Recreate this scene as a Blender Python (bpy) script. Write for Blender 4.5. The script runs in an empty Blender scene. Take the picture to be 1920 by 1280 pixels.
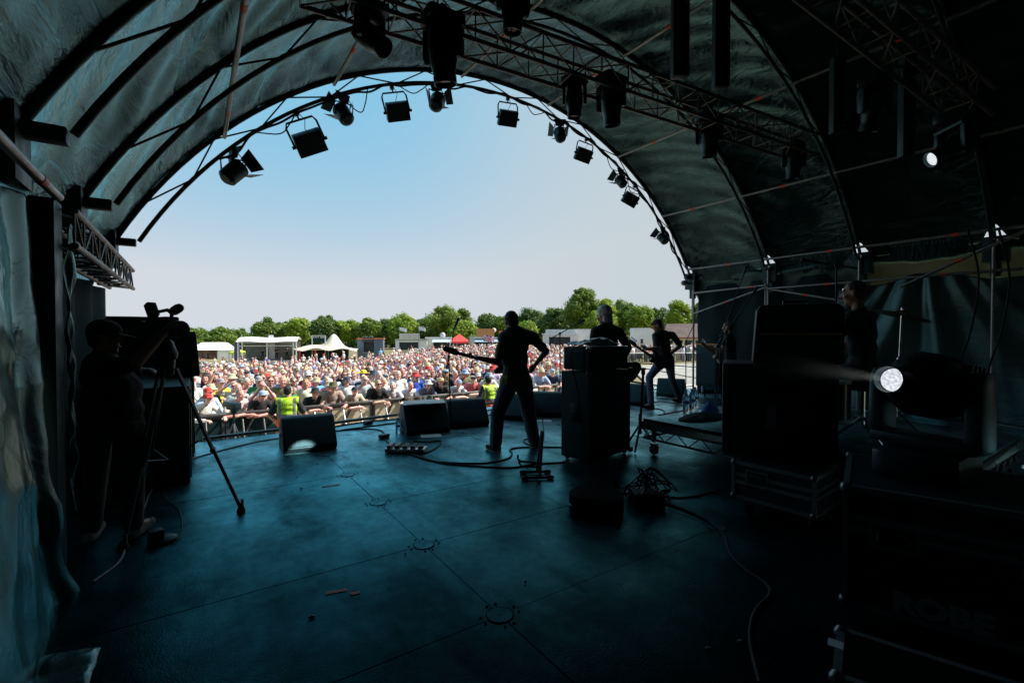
import bpy, bmesh, math, random
import numpy as np
from mathutils import Vector, Matrix, Euler
random.seed(7); RNG = np.random.default_rng(7)
R = math.radians
SC = bpy.context.scene
COL = SC.collection

# ------------------------------------------------------------------ camera
# stage frame: X along the stage front, Y towards the audience, Z up, stage floor at z = 0
CAM = bpy.data.cameras.new('camera')
CAM.lens = 16.35; CAM.sensor_width = 36; CAM.clip_start = .05; CAM.clip_end = 3000
cam = bpy.data.objects.new('camera', CAM); COL.objects.link(cam)
cam.location = (0, 0, 1.5)
cam.rotation_euler = Euler((R(90 - .92), 0, R(-34.3)), 'XYZ')
SC.camera = cam

# ------------------------------------------------------------------ sky and sun
SUN_AZ, SUN_EL = 18, 45          # degrees behind the +X axis, elevation
sv = Vector((math.cos(R(SUN_EL)) * math.cos(R(SUN_AZ)), -math.cos(R(SUN_EL)) * math.sin(R(SUN_AZ)), math.sin(R(SUN_EL))))
W_ = bpy.data.worlds.new('World'); SC.world = W_; W_.use_nodes = True
nt = W_.node_tree; nt.nodes.clear()
sky = nt.nodes.new('ShaderNodeTexSky'); sky.sky_type = 'NISHITA'; sky.sun_disc = False
sky.sun_elevation = R(SUN_EL); sky.sun_rotation = math.atan2(sv.x, sv.y)
sky.air_density = 1.0; sky.dust_density = .5; sky.ozone_density = 2.5; sky.altitude = 50
hs = nt.nodes.new('ShaderNodeHueSaturation'); hs.inputs['Hue'].default_value = .485; hs.inputs['Saturation'].default_value = .8
bg = nt.nodes.new('ShaderNodeBackground'); bg.inputs['Strength'].default_value = .12
wo = nt.nodes.new('ShaderNodeOutputWorld')
nt.links.new(sky.outputs[0], hs.inputs['Color'])
# sky brightness from the Nishita sky, its colour running from clear blue to pale haze
bw = nt.nodes.new('ShaderNodeRGBToBW'); mrs = nt.nodes.new('ShaderNodeMapRange'); mrs.inputs[1].default_value = .27 / .12; mrs.inputs[2].default_value = .60 / .12; mrs.clamp = True
mxs = nt.nodes.new('ShaderNodeMix'); mxs.data_type = 'RGBA'; K_ = .5 / .12
mxs.inputs[6].default_value = (.215 * K_, .55 * K_, .79 * K_, 1); mxs.inputs[7].default_value = (.655 * K_, .70 * K_, .755 * K_, 1)
nt.links.new(hs.outputs[0], bw.inputs[0]); nt.links.new(bw.outputs[0], mrs.inputs[0]); nt.links.new(mrs.outputs[0], mxs.inputs[0])
# a wisp of cloud low in the blue
tc = nt.nodes.new('ShaderNodeTexCoord'); nz = nt.nodes.new('ShaderNodeTexNoise'); nz.inputs['Scale'].default_value = 9; nz.inputs['Detail'].default_value = 6; nz.inputs['Roughness'].default_value = .6
vd = nt.nodes.new('ShaderNodeVectorMath'); vd.operation = 'DISTANCE'
cl = Vector((-.36 * math.cos(R(-34.3)) + math.sin(R(34.3)), .36 * math.sin(R(34.3)) + math.cos(R(34.3)), .46)).normalized()
vd.inputs[1].default_value = cl
mr = nt.nodes.new('ShaderNodeMapRange'); mr.inputs[1].default_value = .02; mr.inputs[2].default_value = .09; mr.inputs[3].default_value = 1; mr.inputs[4].default_value = 0
m2 = nt.nodes.new('ShaderNodeMapRange'); m2.inputs[1].default_value = .5; m2.inputs[2].default_value = .8; m2.inputs[3].default_value = 0; m2.inputs[4].default_value = .3
mu = nt.nodes.new('ShaderNodeMath'); mu.operation = 'MULTIPLY'
mx = nt.nodes.new('ShaderNodeMix'); mx.data_type = 'RGBA'; mx.inputs[7].default_value = (3.0, 3.2, 3.4, 1)
nt.links.new(tc.outputs['Generated'], nz.inputs['Vector']); nt.links.new(tc.outputs['Generated'], vd.inputs[0])
nt.links.new(vd.outputs['Value'], mr.inputs[0]); nt.links.new(nz.outputs['Fac'], m2.inputs[0])
nt.links.new(mr.outputs[0], mu.inputs[0]); nt.links.new(m2.outputs[0], mu.inputs[1]); nt.links.new(mu.outputs[0], mx.inputs[0])
# paler and greyer towards the sun's side of the sky
vdt = nt.nodes.new('ShaderNodeVectorMath'); vdt.operation = 'DOT_PRODUCT'; vdt.inputs[1].default_value = (math.cos(R(34.3)), -math.sin(R(34.3)), 0); nt.links.new(tc.outputs['Generated'], vdt.inputs[0])
mrd = nt.nodes.new('ShaderNodeMapRange'); mrd.interpolation_type = 'SMOOTHSTEP'; mrd.inputs[1].default_value = -.28; mrd.inputs[2].default_value = .3; mrd.inputs[3].default_value = 0; mrd.inputs[4].default_value = .85; nt.links.new(vdt.outputs['Value'], mrd.inputs[0])
mxd = nt.nodes.new('ShaderNodeMix'); mxd.data_type = 'RGBA'; mxd.inputs[7].default_value = (.56 * K_, .635 * K_, .68 * K_, 1); nt.links.new(mrd.outputs[0], mxd.inputs[0]); nt.links.new(mxs.outputs[2], mxd.inputs[6])
nt.links.new(mxd.outputs[2], mx.inputs[6]); nt.links.new(mx.outputs[2], bg.inputs['Color']); nt.links.new(bg.outputs[0], wo.inputs['Surface'])
sl = bpy.data.lights.new('sun', 'SUN'); sl.energy = 4.2; sl.angle = R(.5); sl.color = (1, .94, .85)
so = bpy.data.objects.new('sun', sl); COL.objects.link(so); so.rotation_euler = sv.to_track_quat('Z', 'Y').to_euler(); so.location = (20, -10, 30)
SC.view_settings.view_transform = 'Standard'; SC.view_settings.look = 'None'; SC.view_settings.gamma = 1
SC.view_settings.exposure = 1.0
SC.cycles.use_denoising = True

# ------------------------------------------------------------------ measuring helpers
_Rm = cam.rotation_euler.to_matrix()
def ray(x, y): return _Rm @ Vector(((x - 960) / 872, (640 - y) / 872, -1))
def W(x, y, d):                       # a point at depth d seen at x, y (used to survey the place)
    return Vector((0, 0, 1.5)) + ray(x, y) * d
def G(x, y, z=0.0):                   # a point on a level plane
    r = ray(x, y); return Vector((0, 0, 1.5)) + r * ((z - 1.5) / r.z)
def PX(x, X):                         # on the vertical plane X = const
    pass
def onX(x, y, X):
    r = ray(x, y); return Vector((0, 0, 1.5)) + r * (X / r.x)
def onY(x, y, Y):
    r = ray(x, y); return Vector((0, 0, 1.5)) + r * (Y / r.y)
CR = Vector((math.cos(R(34.3)), -math.sin(R(34.3)), 0)); CF = Vector((math.sin(R(34.3)), math.cos(R(34.3)), 0)); UZ = Vector((0, 0, 1))
def cpos(lat, d, z=0): p = CR * lat + CF * d; return Vector((p.x, p.y, z))
def sstep(a, b, x):
    t = min(1, max(0, (x - a) / (b - a))); return t * t * (3 - 2 * t)
def ground_z(X, Y):
    s = .034 - .027 * sstep(5, 30, X)
    return -1.3 - s * min(max(Y - 11, 0), 55)
def lerp(a, b, t): return a + (b - a) * t

# ------------------------------------------------------------------ materials
MATS = {}
def tint(m, c, lvl=None):
    p = m.node_tree.nodes['Principled BSDF']; p.inputs['Specular Tint'].default_value = (*c, 1)
    if lvl is not None: p.inputs['Specular IOR Level'].default_value = lvl
    return m
def mat(name, col=(.5, .5, .5), rough=.6, metal=0., nsc=0, namt=.0, bsc=0, bst=0., objcol=False, spec=.5, attr=None, trans=0., coords='Object', stretch=(1, 1, 1), rvar=0., sheen=0):
    if name in MATS: return MATS[name]
    m = bpy.data.materials.new(name); m.use_nodes = True; n = m.node_tree.nodes; L = m.node_tree.links
    p = n['Principled BSDF']; p.inputs['Roughness'].default_value = rough; p.inputs['Metallic'].default_value = metal
    p.inputs['Specular IOR Level'].default_value = spec
    if sheen: p.inputs['Sheen Weight'].default_value = sheen
    p.inputs['Base Color'].default_value = (*col, 1)
    src = None
    if objcol:
        oi = n.new('ShaderNodeObjectInfo'); src = oi.outputs['Color']
    if attr:
        at = n.new('ShaderNodeAttribute'); at.attribute_name = attr; src = at.outputs['Color']
    tc = n.new('ShaderNodeTexCoord'); mp = n.new('ShaderNodeMapping'); mp.inputs['Scale'].default_value = stretch
    L.new(tc.outputs[coords], mp.inputs['Vector'])
    if nsc:
        t = n.new('ShaderNodeTexNoise'); t.inputs['Scale'].default_value = nsc; t.inputs['Detail'].default_value = 5; L.new(mp.outputs[0], t.inputs['Vector'])
        mr = n.new('ShaderNodeMapRange'); mr.inputs[1].default_value = .3; mr.inputs[2].default_value = .7; mr.inputs[3].default_value = 1 - namt; mr.inputs[4].default_value = 1 + namt
        L.new(t.outputs['Fac'], mr.inputs[0])
        mm = n.new('ShaderNodeMix'); mm.data_type = 'RGBA'; mm.blend_type = 'MULTIPLY'; mm.inputs[0].default_value = 1
        if src: L.new(src, mm.inputs[6])
        else: mm.inputs[6].default_value = (*col, 1)
        L.new(mr.outputs[0], mm.inputs[7]); src = mm.outputs[2]
        if rvar:
            m3 = n.new('ShaderNodeMapRange'); m3.inputs[1].default_value = .3; m3.inputs[2].default_value = .7; m3.inputs[3].default_value = rough - rvar; m3.inputs[4].default_value = rough + rvar
            L.new(t.outputs['Fac'], m3.inputs[0]); L.new(m3.outputs[0], p.inputs['Roughness'])
    if src: L.new(src, p.inputs['Base Color'])
    if bsc:
        t = n.new('ShaderNodeTexNoise'); t.inputs['Scale'].default_value = bsc; t.inputs['Detail'].default_value = 4; L.new(mp.outputs[0], t.inputs['Vector'])
        b = n.new('ShaderNodeBump'); b.inputs['Strength'].default_value = bst; b.inputs['Distance'].default_value = .02
        L.new(t.outputs['Fac'], b.inputs['Height']); L.new(b.outputs[0], p.inputs['Normal'])
    if trans:
        tr = n.new('ShaderNodeBsdfTranslucent'); ms = n.new('ShaderNodeMixShader'); ms.inputs[0].default_value = trans
        if src: L.new(src, tr.inputs['Color'])
        else: tr.inputs['Color'].default_value = (*col, 1)
        out = n['Material Output']; L.new(p.outputs[0], ms.inputs[1]); L.new(tr.outputs[0], ms.inputs[2]); L.new(ms.outputs[0], out.inputs['Surface'])
    MATS[name] = m; return m
def emis(name, col, s):
    m = bpy.data.materials.new(name); m.use_nodes = True; n = m.node_tree.nodes; p = n['Principled BSDF']
    p.inputs['Base Color'].default_value = (.8, .8, .8, 1); p.inputs['Emission Color'].default_value = (*col, 1); p.inputs['Emission Strength'].default_value = s
    t = n.new('ShaderNodeTexVoronoi'); t.inputs['Scale'].default_value = 115; tc = n.new('ShaderNodeTexCoord'); m.node_tree.links.new(tc.outputs['Object'], t.inputs['Vector'])
    mr = n.new('ShaderNodeMapRange'); mr.inputs[1].default_value = 0; mr.inputs[2].default_value = .7; mr.inputs[3].default_value = s * 1.3; mr.inputs[4].default_value = s * .6
    m.node_tree.links.new(t.outputs['Distance'], mr.inputs[0]); m.node_tree.links.new(mr.outputs[0], p.inputs['Emission Strength'])
    MATS[name] = m; return m
BLACK = mat('black_paint', (.006, .011, .012), .5, nsc=9, namt=.3, rvar=.12)
PLAST = mat('black_plastic', (.006, .012, .014), .38, nsc=14, namt=.25, rvar=.1)
TOLEX = mat('black_vinyl', (.006, .013, .015), .55, nsc=6, namt=.3, bsc=260, bst=.25)
GRILLE = mat('black_grille', (.008, .017, .02), .55, nsc=5, namt=.2, bsc=500, bst=.5)
CLOTHB = mat('black_cloth', (.004, .009, .009), .9, nsc=5, namt=.3, bsc=40, bst=.2)
STEEL = mat('galvanised_steel', (.2, .22, .23), .42, .85, nsc=18, namt=.25, rvar=.12)
ALU = mat('aluminium', (.6, .61, .62), .36, .9, nsc=14, namt=.15, rvar=.1)
DALU = mat('weathered_truss_tube', (.14, .14, .135), .45, .7, nsc=12, namt=.3, rvar=.1)
CHROME = mat('chrome', (.7, .72, .74), .16, 1., nsc=10, namt=.08)
RUBBER = mat('rubber', (.012, .012, .013), .7, nsc=12, namt=.2)
CABLE = mat('cable_rubber', (.006, .008, .009), .55, nsc=20, namt=.2, spec=.2)
PAPER = mat('paper', (.75, .78, .8), .8, nsc=8, namt=.05)
REDT = mat('red_tape', (.62, .07, .04), .5, nsc=20, namt=.15)
ORANGE = mat('orange_piping', (.95, .32, .04), .5, nsc=20, namt=.1)
WOOD = mat('maple_wood', (.42, .24, .1), .35, nsc=14, namt=.25, stretch=(1, 8, 8))
DWOOD = mat('rosewood', (.06, .03, .018), .4, nsc=20, namt=.2)
WHITEP = mat('white_paint', (.8, .8, .78), .5, nsc=3, namt=.06)
CREAMP = mat('cream_paint', (.7, .66, .52), .6, nsc=3, namt=.08)
WTENT = mat('white_tent_fabric', (.78, .78, .76), .7, nsc=2, namt=.06, bsc=6, bst=.1)
BTENT = mat('beige_tent_fabric', (.62, .56, .47), .75, nsc=2, namt=.08, bsc=6, bst=.1)

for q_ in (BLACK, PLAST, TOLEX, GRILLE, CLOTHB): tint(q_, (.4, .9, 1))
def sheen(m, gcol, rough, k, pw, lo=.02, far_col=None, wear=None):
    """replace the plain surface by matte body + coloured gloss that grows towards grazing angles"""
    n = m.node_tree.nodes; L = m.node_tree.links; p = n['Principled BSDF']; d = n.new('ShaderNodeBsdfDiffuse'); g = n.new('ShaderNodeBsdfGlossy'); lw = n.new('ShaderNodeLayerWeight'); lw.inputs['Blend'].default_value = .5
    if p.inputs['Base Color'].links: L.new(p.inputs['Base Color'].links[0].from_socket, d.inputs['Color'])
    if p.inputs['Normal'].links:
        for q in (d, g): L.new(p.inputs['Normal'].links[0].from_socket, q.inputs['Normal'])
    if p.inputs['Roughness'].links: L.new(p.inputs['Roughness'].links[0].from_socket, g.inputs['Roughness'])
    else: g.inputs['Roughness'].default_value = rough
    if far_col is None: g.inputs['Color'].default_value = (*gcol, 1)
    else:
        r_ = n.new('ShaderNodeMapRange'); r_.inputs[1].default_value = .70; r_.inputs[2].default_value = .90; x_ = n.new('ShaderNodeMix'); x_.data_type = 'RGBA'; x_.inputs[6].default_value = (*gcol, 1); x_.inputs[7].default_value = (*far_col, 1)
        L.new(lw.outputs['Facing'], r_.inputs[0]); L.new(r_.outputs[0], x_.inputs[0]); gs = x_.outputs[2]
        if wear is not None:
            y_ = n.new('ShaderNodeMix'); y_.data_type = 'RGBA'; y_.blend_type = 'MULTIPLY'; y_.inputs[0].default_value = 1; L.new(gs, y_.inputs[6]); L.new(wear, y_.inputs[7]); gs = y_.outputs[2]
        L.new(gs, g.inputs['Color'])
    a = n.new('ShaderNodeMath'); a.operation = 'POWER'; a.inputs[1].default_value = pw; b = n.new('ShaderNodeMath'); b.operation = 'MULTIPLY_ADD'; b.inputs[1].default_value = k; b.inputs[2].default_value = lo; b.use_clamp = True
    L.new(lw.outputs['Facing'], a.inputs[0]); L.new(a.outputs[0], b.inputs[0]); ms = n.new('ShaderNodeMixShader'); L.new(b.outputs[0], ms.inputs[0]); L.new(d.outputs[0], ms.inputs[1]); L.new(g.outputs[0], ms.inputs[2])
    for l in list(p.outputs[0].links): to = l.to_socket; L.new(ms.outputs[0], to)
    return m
# ------------------------------------------------------------------ mesh helpers
def frame_of(d):
    d = d.normalized(); a = Vector((0, 0, 1)) if abs(d.z) < .9 else Vector((1, 0, 0))
    x = a.cross(d).normalized(); return x, d.cross(x), d
class MB:
    def __init__(s): s.v = []; s.f = []; s.mi = []; s.cur = 0
    def add(s, vs, fs):
        o = len(s.v); s.v += [tuple(p) for p in vs]; s.f += [tuple(i + o for i in f) for f in fs]; s.mi += [s.cur] * len(fs); return s
    def m(s, i): s.cur = i; return s
    def box(s, c, size, M=None):
        hx, hy, hz = size[0] / 2, size[1] / 2, size[2] / 2; c = Vector(c)
        vs = [Vector((x * hx, y * hy, z * hz)) for x, y, z in ((-1, -1, -1), (1, -1, -1), (1, 1, -1), (-1, 1, -1), (-1, -1, 1), (1, -1, 1), (1, 1, 1), (-1, 1, 1))]
        if M is not None: vs = [M @ p for p in vs]
        return s.add([p + c for p in vs], [(3, 2, 1, 0), (4, 5, 6, 7), (0, 1, 5, 4), (1, 2, 6, 5), (2, 3, 7, 6), (3, 0, 4, 7)])
    def tube(s, p0, p1, r, n=10, r1=None):
        p0, p1 = Vector(p0), Vector(p1); r1 = r if r1 is None else r1; x, y, d = frame_of(p1 - p0); vs = []
        for p, q in ((p0, r), (p1, r1)):
            for k in range(n):
                a = 2 * math.pi * k / n; vs.append(p + x * (q * math.cos(a)) + y * (q * math.sin(a)))
        fs = [(k, (k + 1) % n, n + (k + 1) % n, n + k) for k in range(n)] + [tuple(range(n - 1, -1, -1)), tuple(range(n, 2 * n))]
        return s.add(vs, fs)
    def path(s, pts, r, n=8, closed=False):
        pts = [Vector(p) for p in pts]; vs = []; m = len(pts); up = None
        for i, p in enumerate(pts):
            a = pts[i - 1] if (i or closed) else p; b = pts[(i + 1) % m] if (i < m - 1 or closed) else p; d = (b - a).normalized()
            if up is None: up = frame_of(d)[0]
            x = (up - d * up.dot(d)).normalized(); y = d.cross(x); up = x
            rr = r[i] if isinstance(r, (list, tuple)) else r
            vs += [p + x * (rr * math.cos(2 * math.pi * k / n)) + y * (rr * math.sin(2 * math.pi * k / n)) for k in range(n)]
        fs = []
        for i in range(m if closed else m - 1):
            j = (i + 1) % m
            fs += [(i * n + k, i * n + (k + 1) % n, j * n + (k + 1) % n, j * n + k) for k in range(n)]
        if not closed: fs += [tuple(range(n - 1, -1, -1)), tuple(range((m - 1) * n, m * n))]
        return s.add(vs, fs)
    def lathe(s, prof, n=20, M=None):
        M = M or Matrix.Identity(4); vs = []; k = len(prof)
        for i in range(n):
            a = 2 * math.pi * i / n; vs += [M @ Vector((r * math.cos(a), r * math.sin(a), z)) for r, z in prof]
        fs = []
        for i in range(n):
            j = (i + 1) % n; fs += [(i * k + q, j * k + q, j * k + q + 1, i * k + q + 1) for q in range(k - 1)]
        if prof[0][0] > 1e-5: fs.append(tuple(i * k for i in range(n - 1, -1, -1)))
        if prof[-1][0] > 1e-5: fs.append(tuple(i * k + k - 1 for i in range(n)))
        return s.add(vs, fs)
    def prism(s, poly, d0, d1, M=None):
        M = M or Matrix.Identity(4); n = len(poly)
        vs = [M @ Vector((x, y, d0)) for x, y in poly] + [M @ Vector((x, y, d1)) for x, y in poly]
        return s.add(vs, [(k, (k + 1) % n, n + (k + 1) % n, n + k) for k in range(n)] + [tuple(range(n - 1, -1, -1)), tuple(range(n, 2 * n))])
    def ell(s, c, ax, nu=12, nv=8):
        c = Vector(c); A, B, C = (Vector(a) for a in ax); vs = [c - C]
        for j in range(1, nv):
            t = math.pi * j / nv - math.pi / 2
            for i in range(nu):
                a = 2 * math.pi * i / nu; vs.append(c + A * (math.cos(t) * math.cos(a)) + B * (math.cos(t) * math.sin(a)) + C * math.sin(t))
        vs.append(c + C); fs = [(0, 1 + (i + 1) % nu, 1 + i) for i in range(nu)]
        for j in range(nv - 2):
            fs += [(1 + j * nu + i, 1 + j * nu + (i + 1) % nu, 1 + (j + 1) * nu + (i + 1) % nu, 1 + (j + 1) * nu + i) for i in range(nu)]
        e = len(vs) - 1; o = 1 + (nv - 2) * nu
        fs += [(o + i, o + (i + 1) % nu, e) for i in range(nu)]
        if A.cross(B).dot(C) < 0: fs = [tuple(reversed(f)) for f in fs]
        return s.add(vs, fs)
    def sph(s, c, r, nu=12, nv=8): return s.ell(c, ((r, 0, 0), (0, r, 0), (0, 0, r)), nu, nv)
    def cap(s, p0, p1, r0, r1, n=12):
        p0, p1 = Vector(p0), Vector(p1); d = p1 - p0
        if d.length < 1e-5: return s.sph(p0, r0)
        x, y, z = frame_of(d); prof = [(0, -r0), (r0 * .5, -r0 * .866), (r0 * .866, -r0 * .5), (r0, 0), (r1, d.length), (r1 * .866, d.length + r1 * .5), (r1 * .5, d.length + r1 * .866), (0, d.length + r1)]
        M = Matrix((x, y, z)).transposed().to_4x4(); M.translation = p0
        return s.lathe(prof, n, M)
    def grid(s, fn, nu, nv, closed=False):
        vs = [fn(i / (nu - 1), j / (nv - 1)) for i in range(nu) for j in range(nv)]
        return s.add(vs, [(i * nv + j, (i + 1) * nv + j, (i + 1) * nv + j + 1, i * nv + j + 1) for i in range(nu - 1) for j in range(nv - 1)])
    def mesh(s, name, mats, bevel=0, smooth=35, uv=None):
        me = bpy.data.meshes.new(name); me.from_pydata(s.v, [], s.f)
        mats = mats if isinstance(mats, (list, tuple)) else [mats]
        for q in mats: me.materials.append(q)
        if len(mats) > 1: me.polygons.foreach_set('material_index', s.mi)
        if bevel or smooth:
            bm = bmesh.new(); bm.from_mesh(me)
            bmesh.ops.remove_doubles(bm, verts=bm.verts, dist=1e-6)
            if bevel:
                ed = [e for e in bm.edges if len(e.link_faces) == 2 and e.calc_face_angle(0) > R(40)]
                if ed: bmesh.ops.bevel(bm, geom=ed, offset=bevel, offset_type='OFFSET', segments=2, profile=.6, affect='EDGES', clamp_overlap=True)
            if smooth:
                for f in bm.faces: f.smooth = True
                for e in bm.edges:
                    if len(e.link_faces) == 2 and e.calc_face_angle(0) > R(smooth): e.smooth = False
            bm.to_mesh(me); bm.free()
        me.update(); return me
    def build(s, name, mats, parent=None, bevel=0, smooth=35, label=None):
        return link(name, s.mesh(name, mats, bevel, smooth), parent, label)
def link(name, me, parent=None, label=None):
    o = bpy.data.objects.new(name, me); COL.objects.link(o)
    if parent: o.parent = parent
    if label: o['label'] = label
    return o
def tag(o, label, cat, group=None):
    o['label'] = label; o['category'] = cat
    if group: o['group'] = group
    return o
def thing(name, label, cat, loc=(0, 0, 0), rz=0, group=None, M=None):
    o = bpy.data.objects.new(name, None); COL.objects.link(o); o.empty_display_size = .1
    if M is not None: o.matrix_world = M
    else: o.location = loc; o.rotation_euler = (0, 0, rz)
    return tag(o, label, cat, group)
def struct(o, kind='structure'): o['kind'] = kind; return o
KIDS = {}
def dup(root, loc, rz=0, label=None, group=None, scale=None, M=None):
    def rec(o, par):
        c = o.copy(); COL.objects.link(c)
        if par: c.parent = par
        for ch in o.children: rec(ch, c)
        return c
    r = rec(root, None)
    if M is not None: r.matrix_world = M
    else: r.location = loc; r.rotation_euler = (0, 0, rz)
    if scale: r.scale = (scale,) * 3
    if label: r['label'] = label
    if group: r['group'] = group
    return r
def frameM(o, x, z):                  # matrix with local x along x, local z near z
    x = Vector(x).normalized(); z = Vector(z); y = z.cross(x).normalized(); z = x.cross(y)
    M = Matrix((x, y, z)).transposed().to_4x4(); M.translation = Vector(o); return M
def smooth_path(pts, k=6):            # Catmull-Rom through points
    P = [Vector(p) for p in pts]; P = [P[0] * 2 - P[1]] + P + [P[-1] * 2 - P[-2]]; out = []
    for i in range(1, len(P) - 2):
        a, b, c, d = P[i - 1], P[i], P[i + 1], P[i + 2]
        for q in range(k):
            t = q / k; out.append(.5 * ((2 * b) + (c - a) * t + (2 * a - 5 * b + 4 * c - d) * t * t + (3 * b - a - 3 * c + d) * t ** 3))
    out.append(P[-2]); return out
def cable(pts, r, label, group='cables on the stage floor', m=None, name='cable'):
    o = MB().path(smooth_path(pts), r, 7).build(name, m or CABLE, smooth=60); return tag(o, label, 'cable', group)
def text_mesh(txt, size, ext, name, m, align='CENTER', bold=0):
    cu = bpy.data.curves.new(name, 'FONT'); cu.body = txt; cu.size = size; cu.extrude = ext; cu.align_x = align; cu.align_y = 'CENTER'; cu.resolution_u = 2; cu.offset = bold
    o = bpy.data.objects.new(name, cu); COL.objects.link(o); dg = bpy.context.evaluated_depsgraph_get(); dg.update()
    me = bpy.data.meshes.new_from_object(o.evaluated_get(dg)); bpy.data.objects.remove(o); me.materials.clear(); me.materials.append(m); return me
# ================================================================== SETTING
# ---- field: one sheet to the horizon
def field():
    rs = [0, 3, 6, 9, 12, 15, 18, 22, 26, 31, 37, 44, 52, 62, 75, 90, 110, 140, 200, 320, 600, 1200, 2500]; na = 72; mb = MB(); vs = []
    for r in rs:
        for k in range(na):
            a = 2 * math.pi * k / na; x, y = 4 + r * math.cos(a), 6 + r * math.sin(a)
            vs.append((x, y, ground_z(x, y)))
    fs = [(i * na + k, i * na + (k + 1) % na, (i + 1) * na + (k + 1) % na, (i + 1) * na + k) for i in range(len(rs) - 1) for k in range(na)]
    mb.add(vs, fs)
    m = mat('dry_grass', (.19, .165, .075), .95, nsc=.35, namt=.35, bsc=14, bst=.6)
    return struct(mb.build('ground', m, smooth=60))
field()
# ---- grey service yard to the side and trackway in the pit
def sheet(name, pts, m, dz=.012, n=26):
    A, B, C, D = [Vector((p[0], p[1], 0)) for p in pts]; mb = MB()
    def fn(u, v):
        p = A.lerp(B, u).lerp(D.lerp(C, u), v); return Vector((p.x, p.y, ground_z(p.x, p.y) + dz))
    mb.grid(fn, n, n); o = mb.build(name, m, smooth=60); return struct(o)
def panel_mat(name, col, sx, sy, gap, gcol):
    m = mat(name, col, .6, nsc=1.2, namt=.22, bsc=30, bst=.3); n = m.node_tree.nodes; L = m.node_tree.links; p = n['Principled BSDF']
    old = p.inputs['Base Color'].links[0].from_socket
    tc = n.new('ShaderNodeTexCoord'); b = n.new('ShaderNodeTexBrick'); b.inputs['Scale'].default_value = 1; b.inputs['Brick Width'].default_value = sx; b.inputs['Row Height'].default_value = sy
    b.inputs['Mortar Size'].default_value = gap; b.inputs['Color1'].default_value = (1, 1, 1, 1); b.inputs['Color2'].default_value = (.86, .86, .86, 1); b.inputs['Mortar'].default_value = (*gcol, 1); b.offset = 0
    L.new(tc.outputs['Object'], b.inputs['Vector']); mm = n.new('ShaderNodeMix'); mm.data_type = 'RGBA'; mm.blend_type = 'MULTIPLY'; mm.inputs[0].default_value = 1
    L.new(old, mm.inputs[6]); L.new(b.outputs['Color'], mm.inputs[7]); L.new(mm.outputs[2], p.inputs['Base Color']); return m
sheet('yard', [(11.3, 8.2), (46, 8.2), (46, 27.5), (33, 29)], panel_mat('yard_panels', (.34, .33, .30), 3, 2.4, .05, (.25, .25, .25)))
sheet('pit_floor', [(-3, 8.0), (11.29, 8.0), (11.29, 12.4), (-3, 11.6)], panel_mat('pit_trackway', (.40, .37, .31), 1.2, 1, .03, (.4, .4, .4)))

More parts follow.
